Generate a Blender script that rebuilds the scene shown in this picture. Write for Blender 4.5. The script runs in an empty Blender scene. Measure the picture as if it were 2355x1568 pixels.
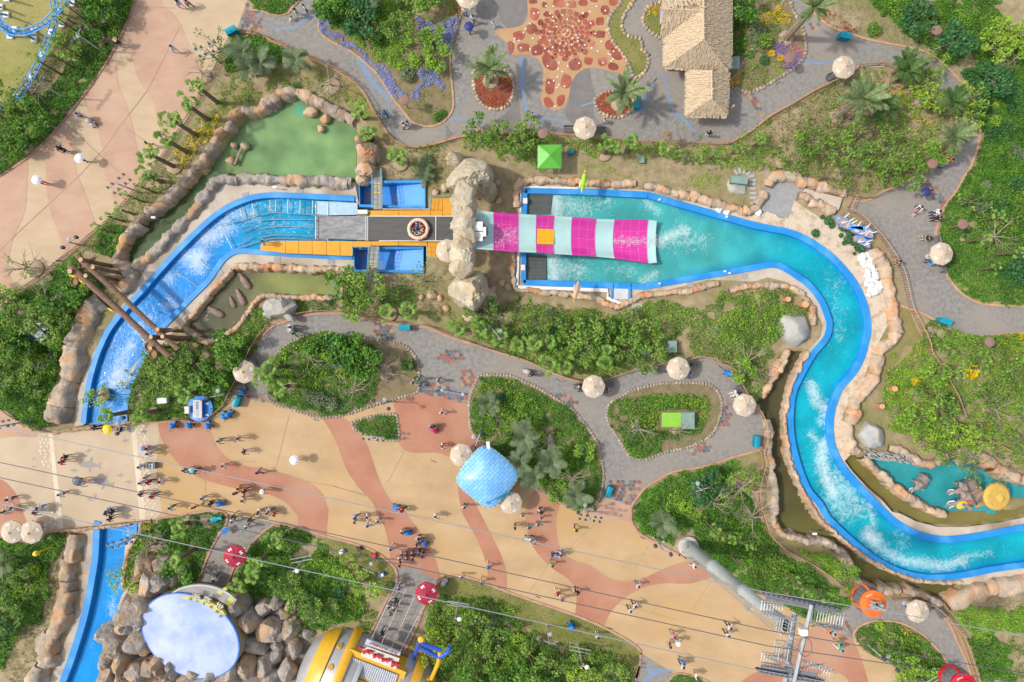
import bpy,bmesh,math,random
import numpy as np
from mathutils import Vector,Matrix,noise as mnoise
from mathutils.geometry import tessellate_polygon
random.seed(11);rng=np.random.default_rng(11)
R=math.radians
SC=bpy.context.scene;COL=SC.collection
# ---------------------------------------------------------------- camera, sky, sun, exposure
H=112*24/36 
cam=bpy.data.cameras.new('camera');cam.lens=24;cam.sensor_width=36;cam.clip_end=1500;cam.clip_start=0.5
co=bpy.data.objects.new('camera',cam);co.location=(0,0,H);COL.objects.link(co);SC.camera=co
SUN_EL,SUN_AZ=R(50),R(180)
w=bpy.data.worlds.new('World');SC.world=w;w.use_nodes=True
nt=w.node_tree;bg=nt.nodes['Background']
sky=nt.nodes.new('ShaderNodeTexSky');sky.sky_type='NISHITA';sky.sun_disc=False
sky.sun_elevation=SUN_EL;sky.sun_rotation=R(273);sky.dust_density=2.5;sky.air_density=1.0;sky.ozone_density=1.0
_hs=nt.nodes.new('ShaderNodeHueSaturation');_hs.inputs['Saturation'].default_value=.5;nt.links.new(sky.outputs[0],_hs.inputs['Color']);nt.links.new(_hs.outputs[0],bg.inputs[0]);bg.inputs[1].default_value=0.15
sd=bpy.data.lights.new('sun','SUN');sd.energy=2.0;sd.angle=R(3);sd.color=(1,.955,.88)
so=bpy.data.objects.new('sun',sd);COL.objects.link(so)
_d=Vector((math.cos(SUN_EL),-0.03,-math.sin(SUN_EL)))
so.rotation_euler=_d.to_track_quat('-Z','Y').to_euler()
vs=SC.view_settings;vs.view_transform='Standard';vs.look='None';vs.gamma=1;vs.use_curve_mapping=False
vs.exposure=0.55
# ---------------------------------------------------------------- plan coordinates
PX=2354/112
TX=[0,588.5,1177,1765.5];TY={'A':0,'B':395.4,'C':781.6,'D':1172.4};TK=.25212
def conv(t,u,v):
 if t=='O':return(u,v)
 return(TX[int(t[1])-1]+u*TK,TY[t[0]]+v*TK)
def P(s):
 out=[];t='O'
 for k in s.split():
  if k[0].isalpha():t=k;continue
  u,v=k.split(',');out.append(conv(t,float(u),float(v)))
 return out
def W(p,z=0.0):
 k=(1-z/H)/PX
 return Vector(((p[0]-1177)*k,(784-p[1])*k,z))
def smooth(p,n=5,closed=True):
 N=len(p);out=[]
 if N<3:return list(p)
 rngi=range(N)if closed else range(N-1)
 for i in rngi:
  a,b,c,d=[p[(i+j)%N]if closed else p[min(max(i+j,0),N-1)]for j in(-1,0,1,2)]
  for k in range(n):
   t=k/n;t2=t*t;t3=t2*t
   out.append(tuple(.5*(2*b[q]+(c[q]-a[q])*t+(2*a[q]-5*b[q]+4*c[q]-d[q])*t2+(3*b[q]-a[q]-3*c[q]+d[q])*t3)for q in(0,1)))
 if not closed:out.append(p[-1])
 return out
def S(s,n=5,closed=True):return smooth(P(s),n,closed)
def resample(p,step,closed=False):
 q=list(p)+([p[0]]if closed else[]);out=[];acc=0;nxt=0
 for(a,b)in zip(q[:-1],q[1:]):
  L=math.dist(a,b)
  if L<1e-9:continue
  while nxt<=acc+L+1e-9:
   t=(nxt-acc)/L;out.append((a[0]+(b[0]-a[0])*t,a[1]+(b[1]-a[1])*t));nxt+=step
  acc+=L
 return out
def inside(poly,xy):
 """vectorised point in polygon; xy (N,2)"""
 x,y=xy[:,0],xy[:,1];r=np.zeros(len(x),bool);p=np.asarray(poly,float)
 for i in range(len(p)):
  x1,y1=p[i];x2,y2=p[i-1]
  if y1==y2:continue
  c=((y1>y)!=(y2>y))&(x<(x2-x1)*(y-y1)/(y2-y1)+x1);r^=c
 return r
# ---------------------------------------------------------------- materials
MAT={}
def _n(t,ty,**kw):
 n=t.nodes.new(ty)
 for k,v in kw.items():setattr(n,k,v)
 return n
def mat(name,c1,c2=None,scale=1.0,rough=.8,detail=4,bump=0,bscale=None,c3=None,s3=.15,metal=0,rand=0,spec=.3,lo=.35,hi=.65,stretch=None,emit=None,coat=0):
 """painted / mineral surface: two tones mixed by noise at 'scale' per metre, a third broad stain tone, fine bump"""
 if name in MAT:return MAT[name]
 m=bpy.data.materials.new(name);m.use_nodes=True;t=m.node_tree;b=t.nodes['Principled BSDF']
 b.inputs['Roughness'].default_value=rough;b.inputs['Metallic'].default_value=metal;b.inputs['Specular IOR Level'].default_value=spec
 b.inputs['Coat Weight'].default_value=coat
 geo=_n(t,'ShaderNodeNewGeometry');vec=geo.outputs['Position']
 if stretch:
  mp=_n(t,'ShaderNodeMapping');mp.inputs['Scale'].default_value=stretch[:3];mp.inputs['Rotation'].default_value=(0,0,stretch[3]);t.links.new(vec,mp.inputs[0]);vec=mp.outputs[0]
 col=None
 if c2 is None:c2=tuple(x*.82 for x in c1)
 nz=_n(t,'ShaderNodeTexNoise');nz.inputs['Scale'].default_value=scale;nz.inputs['Detail'].default_value=detail;nz.inputs['Roughness'].default_value=.62
 t.links.new(vec,nz.inputs['Vector'])
 rp=_n(t,'ShaderNodeValToRGB');rp.color_ramp.elements[0].position=lo;rp.color_ramp.elements[1].position=hi
 rp.color_ramp.elements[0].color=(*c1,1);rp.color_ramp.elements[1].color=(*c2,1)
 t.links.new(nz.outputs['Fac'],rp.inputs[0]);col=rp.outputs[0]
 if c3:
  n3=_n(t,'ShaderNodeTexNoise');n3.inputs['Scale'].default_value=s3;n3.inputs['Detail'].default_value=6;t.links.new(vec,n3.inputs['Vector'])
  r3=_n(t,'ShaderNodeValToRGB');r3.color_ramp.elements[0].position=.48;r3.color_ramp.elements[1].position=.68;t.links.new(n3.outputs['Fac'],r3.inputs[0])
  mx=_n(t,'ShaderNodeMix',data_type='RGBA');t.links.new(r3.outputs[0],mx.inputs[0]);t.links.new(col,mx.inputs[6]);mx.inputs[7].default_value=(*c3,1);col=mx.outputs[2]
 if rand:
  oi=_n(t,'ShaderNodeObjectInfo');hs=_n(t,'ShaderNodeHueSaturation');mr=_n(t,'ShaderNodeMapRange')
  mr.inputs[3].default_value=1-rand;mr.inputs[4].default_value=1+rand;t.links.new(oi.outputs['Random'],mr.inputs[0]);t.links.new(mr.outputs[0],hs.inputs['Value']);t.links.new(col,hs.inputs['Color']);col=hs.outputs[0]
 t.links.new(col,b.inputs['Base Color'])
 if bump:
  nb=_n(t,'ShaderNodeTexNoise');nb.inputs['Scale'].default_value=bscale or scale*4;nb.inputs['Detail'].default_value=5;t.links.new(vec,nb.inputs['Vector'])
  bp=_n(t,'ShaderNodeBump');bp.inputs['Strength'].default_value=1;bp.inputs['Distance'].default_value=bump;t.links.new(nb.outputs['Fac'],bp.inputs['Height']);t.links.new(bp.outputs[0],b.inputs['Normal'])
 if emit:b.inputs['Emission Color'].default_value=(*c1,1);b.inputs['Emission Strength'].default_value=emit
 MAT[name]=m;return m
def leafmat(name,cols,trans=.28,rough=.55):
 if name in MAT:return MAT[name]
 m=bpy.data.materials.new(name);m.use_nodes=True;t=m.node_tree;b=t.nodes['Principled BSDF'];out=t.nodes['Material Output']
 cols=[(c[0]*1.62,c[1]*1.56,c[2]*1.4)if name.startswith('leaf')and 'silver' not in name and 'dry' not in name else c for c in cols]
 g=_n(t,'ShaderNodeNewGeometry');rp=_n(t,'ShaderNodeValToRGB');e=rp.color_ramp.elements
 while len(e)<len(cols):e.new(.5)
 for i,c in enumerate(cols):e[i].position=i/(len(cols)-1);e[i].color=(*c,1)
 nz=_n(t,'ShaderNodeTexNoise');nz.inputs['Scale'].default_value=.55;nz.inputs['Detail'].default_value=3;t.links.new(g.outputs['Position'],nz.inputs['Vector'])
 ad=_n(t,'ShaderNodeMath',operation='MULTIPLY_ADD');t.links.new(g.outputs['Random Per Island'],ad.inputs[0]);ad.inputs[1].default_value=.75
 sb=_n(t,'ShaderNodeMath',operation='MULTIPLY_ADD');t.links.new(nz.outputs['Fac'],sb.inputs[0]);sb.inputs[1].default_value=1.3;sb.inputs[2].default_value=-.52;t.links.new(sb.outputs[0],ad.inputs[2])
 t.links.new(ad.outputs[0],rp.inputs[0]);t.links.new(rp.outputs[0],b.inputs['Base Color']);b.inputs['Roughness'].default_value=rough;b.inputs['Specular IOR Level'].default_value=.25
 tr=_n(t,'ShaderNodeBsdfTranslucent');t.links.new(rp.outputs[0],tr.inputs[0]);mx=_n(t,'ShaderNodeMixShader');mx.inputs[0].default_value=trans
 t.links.new(b.outputs[0],mx.inputs[1]);t.links.new(tr.outputs[0],mx.inputs[2]);t.links.new(mx.outputs[0],out.inputs[0])
 MAT[name]=m;return m
def plain(name,c,rough=.5,metal=0,spec=.35):
 return mat(name,c,tuple(x*.88 for x in c),scale=2.5,rough=rough,metal=metal,spec=spec)
# ---------------------------------------------------------------- mesh builder
class MB:
 def __init__(s):s.v=[];s.f=[];s.m=[];s.sm=False
 def face(s,idx,m=0):s.f.append(tuple(idx));s.m.append(m)
 def box(s,c,d,rz=0,m=0,top=1.0,tilt=None):
  """box centred at c, size d; 'top' scales the upper face"""
  n=len(s.v);ca,sa=math.cos(rz),math.sin(rz)
  for z in(-.5,.5):
   k=top if z>0 else 1
   for x,y in((-.5,-.5),(.5,-.5),(.5,.5),(-.5,.5)):
    X,Y,Z=x*d[0]*k,y*d[1]*k,z*d[2]
    if tilt:Z+=X*tilt
    s.v.append((c[0]+X*ca-Y*sa,c[1]+X*sa+Y*ca,c[2]+Z))
  for q in((3,2,1,0),(4,5,6,7),(0,1,5,4),(1,2,6,5),(2,3,7,6),(3,0,4,7)):s.face([n+i for i in q],m)
 def tube(s,a,b,r0,r1=None,n=6,m=0,cap=True):
  a,b=Vector(a),Vector(b);r1=r0 if r1 is None else r1;d=b-a
  if d.length<1e-6:return
  q=d.to_track_quat('Z','Y').to_matrix();k=len(s.v)
  for(c,r)in((a,r0),(b,r1)):
   for i in range(n):s.v.append(tuple(c+q@Vector((r*math.cos(i*2*math.pi/n),r*math.sin(i*2*math.pi/n),0))))
  for i in range(n):j=(i+1)%n;s.face((k+i,k+j,k+n+j,k+n+i),m)
  if cap:s.face([k+i for i in range(n)][::-1],m);s.face([k+n+i for i in range(n)],m)
 def path(s,pts,r,n=6,m=0):
  for a,b in zip(pts[:-1],pts[1:]):s.tube(a,b,r,r,n,m)
 def lathe(s,prof,c=(0,0,0),n=16,m=0,sx=1,sy=1,ms=None):
  k=len(s.v)
  for(r,z)in prof:
   for i in range(n):a=i*2*math.pi/n;s.v.append((c[0]+r*sx*math.cos(a),c[1]+r*sy*math.sin(a),c[2]+z))
  for j in range(len(prof)-1):
   for i in range(n):i2=(i+1)%n;s.face((k+j*n+i,k+j*n+i2,k+(j+1)*n+i2,k+(j+1)*n+i),ms[j]if ms else m)
  s.face([k+i for i in range(n)][::-1],m);s.face([k+(len(prof)-1)*n+i for i in range(n)],ms[-1]if ms else m)
 def poly(s,pts,m=0):
  """flat or gently sloped polygon of 3D points, concave allowed"""
  k=len(s.v);s.v+=[tuple(p)for p in pts];V=[Vector((p[0],p[1],0))for p in pts]
  area=sum(V[i-1].x*V[i].y-V[i].x*V[i-1].y for i in range(len(V)))
  for t in tessellate_polygon([V]):
   a,b,c=[V[i]for i in t]
   cr=(b.x-a.x)*(c.y-a.y)-(b.y-a.y)*(c.x-a.x)
   if abs(cr)<1e-10:continue
   s.face([k+i for i in(t if cr>0 else t[::-1])],m)
 def prism(s,xy,z0,z1,m=0,inset=1.0):
  """vertical prism from 2D outline"""
  n=len(xy);A=sum(xy[i-1][0]*xy[i][1]-xy[i][0]*xy[i-1][1]for i in range(n))
  if A<0:xy=xy[::-1]
  cx=sum(p[0]for p in xy)/n;cy=sum(p[1]for p in xy)/n
  k=len(s.v);s.v+=[(p[0],p[1],z0)for p in xy];up=[(cx+(p[0]-cx)*inset,cy+(p[1]-cy)*inset,z1)for p in xy]
  k2=len(s.v);s.v+=up
  for i in range(n):j=(i+1)%n;s.face((k+i,k+j,k2+j,k2+i),m)
  s.poly(up,m)
 def ribbon(s,line,prof,closed=False,m=0):
  """sweep a profile [(offset, z)] along a plan line of (x,y) metres"""
  n=len(line);k=len(s.v);np_=len(prof)
  for i in range(n):
   a=line[i-1]if(i>0 or closed)else line[i];b=line[(i+1)%n]if(i<n-1 or closed)else line[i]
   d=Vector((b[0]-a[0],b[1]-a[1]));d=d.normalized()if d.length>1e-9 else Vector((1,0));nx,ny=-d.y,d.x
   for(o,z)in prof:s.v.append((line[i][0]+nx*o,line[i][1]+ny*o,z))
  for i in range(n if closed else n-1):
   j=(i+1)%n
   for q in range(np_-1):s.face((k+i*np_+q,k+j*np_+q,k+j*np_+q+1,k+i*np_+q+1),m)
 def mesh(s,name,mats):
  me=bpy.data.meshes.new(name);me.from_pydata(s.v,[],s.f)
  for x in(mats if isinstance(mats,(list,tuple))else[mats]):me.materials.append(x)
  if any(s.m):me.polygons.foreach_set('material_index',s.m)
  if s.sm:me.polygons.foreach_set('use_smooth',[True]*len(s.f))
  me.update();return me
 def build(s,name,mats,parent=None,loc=None,rz=0):
  return link(name,s.mesh(name,mats),parent,loc,rz)
def link(name,me,parent=None,loc=None,rz=0,sc=None):
 o=bpy.data.objects.new(name,me);COL.objects.link(o)
 if loc is not None:o.location=loc
 o.rotation_euler=(0,0,rz)
 if sc is not None:o.scale=sc if hasattr(sc,'__len__')else(sc,sc,sc)
 if parent:o.parent=parent
 return o
def quadmesh(name,V,mats,tri=False,smooth_=False):
 """V (N,4,3) loose quads -> mesh, fast"""
 N=V.shape[0];k=V.shape[1];me=bpy.data.meshes.new(name);me.vertices.add(N*k);me.vertices.foreach_set('co',V.reshape(-1).astype(np.float32))
 me.loops.add(N*k);me.loops.foreach_set('vertex_index',np.arange(N*k,dtype=np.int32));me.polygons.add(N);me.polygons.foreach_set('loop_start',np.arange(N,dtype=np.int32)*k)
 for x in(mats if isinstance(mats,(list,tuple))else[mats]):me.materials.append(x)
 me.update();me.validate();return me
def tag(o,label=None,cat=None,group=None,kind=None):
 if label:o['label']=label
 if cat:o['category']=cat
 if group:o['group']=group
 if kind:o['kind']=kind
 return o
def empty(name,loc=(0,0,0),rz=0):
 o=bpy.data.objects.new(name,None);COL.objects.link(o);o.location=loc;o.rotation_euler=(0,0,rz);o.empty_display_size=.3;return o
def copytree(o,parent=None):
 c=o.copy();COL.objects.link(c);c.parent=parent
 for ch in o.children:copytree(ch,c)
 return c
def sub(name,me,parent,loc=None,rz=0,sc=None,label=None):
 o=link(name,me,parent,loc,rz,sc)
 if label:o['label']=label
 return o
# ---------------------------------------------------------------- labels: look + nearest landmark
LM={}
for ln in '''green rock pond|680,330;hippo pond|720,650;log gate|270,690;blue sign deck|460,938;half disc roof|440,1455;yellow submarine building|850,1520;blue kiosk roof|1120,1097
rock arch|1080,530;water slide|1300,545;splash pool|1500,560;thatched roof|1605,100;star plaza|1290,110;green canopy|1263,360;parrot figure|1341,415;pelican figure|1324,660
coral mosaic|1965,530;white coral heap|2000,630;cable car tower|1835,1440;orange cable cabin|2013,1390;elephant pool|2160,1110;straw parasol|2292,1143;slate spring|2040,1045
lime hatch cover|1545,965;triangular flower bed|870,983;shark prints|210,1085;coaster track|90,100;upper red parasol|538,1280;lower red parasol|980,1366;left oval bed|770,860
middle oval bed|1235,1010;right path parasol|2167,583;upper right corner|2330,30;purple flower bed|985,140;lower left corner|30,1540;big grey boulder|1825,770
right ladder fence|2190,900;stepping stones|1728,430;channel bend|230,870;pink promenade|280,190;promenade pickets|340,500;lower left channel|240,1400;lower right corner|2330,1540
upper right parasol|1942,153;bridge handrail|200,975;red Y band|1480,1335;red curved band|650,1130;left plaza edge|40,1150;grey tower column|1640,1290;lower right island|2065,1490
stamped stone patch|1090,870;queue lane mouth|945,1275;rock building path|500,1320;left palm row|420,260;lawn crescent|1520,150;plaza bin pair|1400,1132;middle path bins|930,753;lower left pickets|60,940;elephant shaped rock|640,707;bare tree bed|1640,1160'''.replace('\n',';').split(';'):
 k,v=ln.split('|');LM[k]=tuple(float(x)for x in v.split(','))
PENDING=[]
TMPS=bpy.data.scenes.new('tmp')
def bake(o):
 TMPS.collection.objects.link(o);vl=TMPS.view_layers[0];vl.update();me=bpy.data.meshes.new_from_object(o.evaluated_get(vl.depsgraph));bpy.data.objects.remove(o);return me
ORD=['','second','third','fourth','fifth','sixth','seventh','eighth','ninth','tenth','eleventh','twelfth','thirteenth','fourteenth','fifteenth','sixteenth','seventeenth','eighteenth','nineteenth','twentieth']
def thing(o,desc,cat,p,group=None):
 """label is finished at the end, when the neighbours that look alike are known"""
 o['category']=cat
 if group:o['group']=group
 PENDING.append((o,desc,p));return o
def finish_labels():
 B={}
 for o,d,p in PENDING:
  L=min(LM,key=lambda k:math.dist(LM[k],p));dx,dy=p[0]-LM[L][0],p[1]-LM[L][1]
  if math.hypot(dx,dy)<22:di='at'
  elif abs(dx)>abs(dy):di='right of' if dx>0 else 'left of'
  else:di='below' if dy>0 else 'above'
  B.setdefault((d,di,L),[]).append((math.hypot(dx,dy),o))
 for(d,di,L),it in B.items():
  it.sort(key=lambda t:t[0])
  for i,(r,o)in enumerate(it):
   o['label']=f'{d}, {di} the {L}' if len(it)==1 else(f'{d}, nearest {di} the {L}' if i==0 else f'{d}, {ORD[min(i,19)]} nearest {di} the {L}')
# ================================================================ SETTING
M_soil=mat('soil',(.37,.285,.175),(.235,.19,.10),scale=.9,rough=.95,bump=.06,bscale=3,c3=(.20,.185,.065),s3=.14)
M_plaza=mat('plaza_beige',(.50,.34,.185),(.41,.27,.14),scale=.22,rough=.75,detail=8,bump=.012,bscale=5,c3=(.46,.29,.125),s3=.09,stretch=(1,1.6,1,.22))
M_prom=mat('promenade_beige',(.50,.375,.245),(.44,.32,.20),scale=.3,rough=.8,detail=7,bump=.01,bscale=6,stretch=(1,2.2,1,.7))
M_pink=mat('promenade_pink',(.47,.305,.215),(.415,.25,.17),scale=.3,rough=.8,detail=7,bump=.01,bscale=6,c3=(.49,.33,.22),s3=.12,stretch=(1,2.2,1,.7))
M_red=mat('band_red',(.42,.20,.125),(.36,.155,.095),scale=.35,rough=.75,detail=8,bump=.012,bscale=5,c3=(.43,.245,.16),s3=.11)
M_pale=mat('bridge_beige',(.50,.39,.27),(.44,.335,.225),scale=.3,rough=.8,detail=7,bump=.01,bscale=6)
M_path=mat('path_grey',(.275,.255,.23),(.185,.173,.158),scale=2.4,rough=.8,detail=10,bump=.015,bscale=4,c3=(.275,.24,.20),s3=.16)
M_wet=mat('path_wet',(.16,.15,.145),(.21,.19,.165),scale=.8,rough=.25,spec=.5)
M_conc=mat('concrete_pale',(.53,.455,.37),(.44,.37,.295),scale=.5,rough=.85,detail=7,bump=.01,c3=(.27,.21,.145),s3=.22)
M_kerb=mat('kerb_terracotta',(.50,.31,.19),(.40,.235,.145),scale=1.6,rough=.85)
M_kerb2=mat('kerb_pinkish',(.47,.28,.20),(.38,.21,.15),scale=1.6,rough=.85)
M_blue=mat('wall_blue',(.015,.25,.62),(.015,.20,.53),scale=.5,rough=.5,spec=.4,detail=8,c3=(.06,.31,.66),s3=.45)
M_line=mat('painted_blue',(.16,.24,.37),(.21,.255,.33),scale=1.4,rough=.8,detail=7)
M_white=mat('white_paint',(.74,.73,.70),(.64,.63,.60),scale=2,rough=.6)
M_lawn=mat('lawn',(.20,.19,.055),(.145,.155,.04),scale=.7,rough=.95,bump=.03,bscale=9,c3=(.26,.215,.09),s3=.2)
M_lawn2=mat('lawn_dry',(.26,.21,.085),(.185,.175,.055),scale=.8,rough=.95,bump=.03,bscale=9,c3=(.32,.25,.13),s3=.22)
M_lawn3=mat('lawn_coaster',(.29,.265,.075),(.215,.215,.06),scale=.5,rough=.95,bump=.03,bscale=9,c3=(.33,.28,.11),s3=.12)
# ---- outlines (sheet coordinates)
O={}
O['promenade']=P('A1 1240,-60')+S('A1 1240,0 1180,160 1110,320 1000,530 860,740 720,930 580,1110 420,1290 240,1450 60,1568 -60,1640',3,False)+P('B1 -60,1290 0,1290 180,1090 400,960 640,760 900,520 1180,240 1330,50 A1 1500,1400 1700,1100 1840,860 1990,520 2090,320 2170,290 2230,150 2290,-60')
O['path_upper']=P('A1 2290,-60 2260,0 2200,150 2160,280')+S('A2 0,310 150,370 300,440 450,510 600,580 760,660 880,740 980,840 1060,980 1140,1120 1220,1240 1290,1300 1400,1340 1530,1330 1700,1290 1900,1240 2334,1215 A3 560,1240 900,1270 1300,1300 1700,1310 1950,1310 2050,1270 2200,1180 2334,1070 A4 200,960 400,840 560,760 680,690 820,610 1060,600 1200,640 1400,740 1500,820 1560,900 1640,1000 1670,1100 1690,1250 1680,1400 1560,1450 1400,1560 B4 1350,20 1250,90 1060,170 900,230 780,215',3,False)+P('B4 770,250 715,350')+S('B4 840,430 980,560 1100,740 1190,900 1230,1050 1270,1220 1520,1350 1600,1390 1700,1440 1850,1480 2000,1490 2334,1462 2420,1455',3,False)+S('B4 2420,1225 2334,1225 2100,1220 1900,1190 1750,1100 1650,980 1600,860 1555,740 1530,610 1540,500 1570,420 1610,310 1680,220 1750,110 1810,0 A4 1830,1550 1900,1370 1930,1200 1920,1050 1880,950 1800,810 1700,690 1600,590 1500,510 1350,450 1100,400 900,360 780,320 650,280 540,230 450,150 400,100 330,40 250,-60',3,False)
O['plaza']=P('C1 -60,600 60,640 150,720 340,815 480,835 860,790 1240,750 1400,740 1700,725 1920,700')+S('C1 1920,700 2030,630 2120,560 2190,480',3,False)+P('C1 2334,545 C2 120,565 300,640 620,720 900,660 1260,560 1480,485 1700,530 1940,590 2040,900 2150,1000 2334,1100 C3 60,1250 300,1400 560,1560 800,1480 850,1425 1090,1515')+S('C3 1085,1545 D3 1080,0 1090,110 1160,210 1300,290 1450,370 1560,440 1700,470 1900,640 2150,740 2334,800 D4 150,870 400,1020 560,1045 770,1175',3,False)+S('D4 800,1190 900,1300 1080,1400 1400,1560 1460,1640',3,False)+P('D4 0,1700 D3 1800,1680 1800,1568 1700,1530 1560,1490 1480,1490 1170,1300')+S('D3 1170,1300 1130,1240 1040,1180 840,1070 580,960 200,830 0,760 D2 2060,655 1880,600 1760,605 1680,640',3,False)+P('D2 1600,620 1430,520 1270,530')+S('D2 1270,530 1240,500 1160,430 1040,360 900,310 640,240 340,150 200,120',3,False)+P('D1 2070,40 2030,20 1900,8 1640,50 1370,92 860,150 420,198 -60,260')
O['path_lower']=P('B2 30,1568 60,1520')+S('B2 60,1500 150,1410 260,1370 370,1330 500,1300 620,1290 800,1295 960,1330 1080,1360 1250,1390 1420,1410 1560,1420 1700,1480 1860,1540 C2 2050,60 2200,110 2334,150 C3 150,200 300,270 500,350 650,385 850,360 1000,310 1200,250 1420,190 1600,170 1720,150 1860,170 1980,240 2060,380 2130,490 2240,640 2300,760 2290,900 2270,990 2150,1030 2000,1070 1800,1140 1600,1175 1460,1200 1330,1270 1230,1330 1150,1420 1090,1515',3,False)+P('C3 850,1430 840,1300')+P('C3 0,1000 C2 1990,700 1940,592 1480,488 1480,300 C2 900,300 300,500 C2 0,560 C1 2190,490')+S('C1 2190,480 2235,330 2280,220 2334,130 ',3,False)
O['path_rock']=P('D1 2066,30 2080,20 2334,62 D2 200,118')+S('D2 180,125 80,190 0,260 D1 2280,330 2200,420 2130,530 2080,650 2010,730',3,False)+P('D1 1900,760 1740,720')+S('D1 1780,660 1830,600 1870,480 1930,350 1980,250 2050,150 2075,60',3,False)
O['path_queue']=S('D2 1265,528 1285,600 1270,680 1200,800 1130,940 1070,1070 1020,1180',3,False)+P('D2 1340,1310')+S('D2 1400,1190 1480,1020 1540,860 1620,700 1690,640',3,False)+P('D2 1560,595 1430,518')
O['path_bottom']=P('D3 1168,1298 1162,1420 1130,1530 1110,1680 1400,1680 1420,1568 1480,1490 1560,1487 1400,1410 1250,1340')
O['path_right']=P('D4 560,1045 640,960')+S('D4 700,890 830,815 1100,815 1320,798 1450,850 1570,940 1660,1060 1720,1200 1790,1340 1840,1480 1880,1600',3,False)+P('D4 1720,1640 1600,1400 1300,1100 900,1100 770,1175')
PAVED=['promenade','path_upper','plaza','path_lower','path_rock','path_queue','path_bottom','path_right']
BED={}
BED['bed_upper_left']=S('A2 -60,90 50,100 150,135 230,140 300,115 340,60 380,20 420,-60 A1 2230,-60 2280,20 2320,60',3)
BED['bed_upper_middle']=S('A2 600,-60 610,50 585,140 570,230 580,290 640,350 720,400 830,450 920,510 1010,590 1100,670 1180,790 1250,900 1330,1000 1420,1110 1520,1150 1620,1150 1710,1110 1780,1030 1800,950 1790,800 1770,600 1780,450 1820,300 1870,130 1890,-60',3)
BED['palm_bed_left']=S('A2 1990,640 1985,760 2010,870 2060,950 2150,995 2240,990 2310,940 2345,850 2345,740 2310,670 2240,625 2100,610',3)
BED['palm_bed_right']=S('A3 755,930 790,870 870,840 980,830 1070,850 1105,910 1095,990 1050,1040 970,1070 880,1060 800,1020',3)
BED['lawn_crescent']=S('A3 870,240 900,140 980,40 1040,-60 1150,-60 1060,80 1010,170 1005,260 1060,330 1160,350 1190,400 1180,450 1230,490 1245,560 1230,620 1180,690 1110,700 1070,600 1000,480 920,380',3)
BED['entrance_bed']=S('A3 1195,200 1210,120 1250,60 1310,35 1380,50 1400,340 1330,330 1250,280',3)
BED['flower_bed_thatch']=P('A3 1970,-60')+S('A3 1970,780 2050,810 2150,840 2250,810 2334,770 A4 150,680 250,610 330,520 345,400 310,240 240,120 200,0 190,-60',3,False)
BED['oval_bed_left']=S('C2 150,205 200,120 300,30 B2 350,1540 430,1500 550,1470 700,1470 900,1500 1000,1520 1130,1540 1250,1560 C2 1350,50 1430,120 1470,200 1490,330 1475,470 1330,520 1200,560 1010,615 880,660 760,690 620,712 450,670 280,620 130,550 110,440 130,300',3)
BED['triangle_bed']=S('C2 880,755 960,725 1080,690 1230,680 1280,690 1300,800 1305,880 1290,915 1180,905 1020,865 930,830 885,790',3)
BED['oval_bed_middle']=S('C2 1945,590 1960,500 2000,400 2040,330 2150,318 2334,330 C3 100,375 200,415 320,485 430,550 540,625 620,710 720,840 790,965 830,1150 830,1300 790,1460 700,1545 560,1540 400,1450 200,1350 60,1255 C2 2250,1080 2080,955 1985,860 1950,750',3)
BED['round_bed_hatch']=S('C3 890,580 940,545 1000,510 1100,460 1250,420 1400,395 1600,390 1780,402 1850,440 1900,520 1915,600 1890,720 1830,850 1720,930 1560,990 1400,1020 1250,1080 1160,1090 1060,1040 1000,950 940,850 880,760 865,660',3)
BED['island_bed_right']=S('D4 780,1120 850,1050 950,1012 1100,1010 1250,1042 1400,1130 1560,1290 1640,1410 1700,1580 1500,1640 1400,1560 1080,1400 900,1300 800,1190',3)
BED['bed_bottom_edge']=S('D3 1420,1590 1440,1540 1490,1495 1560,1490 1700,1530 1800,1580 1700,1680 1500,1680',3)
CH={}
aL=S('B2 900,245 400,220 150,213 0,228 B1 2200,268 2050,340 1900,450 1700,640 1500,850 1300,1080 1140,1250 1000,1430 930,1568 C1 870,190 815,400 780,620 765,760',4,False)
aR=S('B2 885,778 400,757 0,728 B1 2200,722 2120,740 2040,800 1980,880 1900,995 1750,1145 1600,1300 1480,1425 1400,1530 C1 1340,120 1260,260 1190,420 1150,600 1145,760',4,False)
bR=P('B3 120,168')+S('B3 120,168 600,180 1240,212',3,False)+S('B3 1240,212 1500,287 1800,372 2050,442 2200,484 2334,512 B4 60,524 150,540 300,592 440,672 575,772 690,890 790,1020 855,1155 898,1300 907,1450 C4 890,10 860,130 800,260 720,360 660,430 615,530 585,620 565,760 575,920 605,1015 665,1140 760,1255 880,1385 1060,1568 D4 1170,118 1340,210 1500,255 1650,265 1900,235 2334,155 2420,140',4,False)
bL=P('B3 105,1012')+S('B3 105,1012 350,1015 700,1028 1210,1045',3,False)+S('B3 1210,1045 1500,995 1800,943 2050,899 2160,880 2240,866 B4 20,846 100,856 180,895 270,955 365,1025 475,1160 535,1300 558,1400 525,1520 C4 430,100 355,215 285,350 237,450 208,600 203,760 218,920 250,1060 300,1220 370,1375 475,1500 D4 540,65 690,215 855,358 1000,462 1200,560 1400,608 1600,612 1800,588 2050,538 2334,498 2420,480',4,False)
cL=S('D1 895,100 885,165 870,450 810,800 760,1020 660,1340 575,1568 540,1660',4,False)
cR=S('D1 1240,100 1235,230 1150,330 1125,600 1125,720 1070,900 1050,970 920,1250 870,1568 850,1660',4,False)
CH['channel_conveyor']=aL+aR[::-1]
CH['channel_splash']=bR+bL[::-1]
CH['channel_below']=cL+cR[::-1]
PD={}
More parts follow.
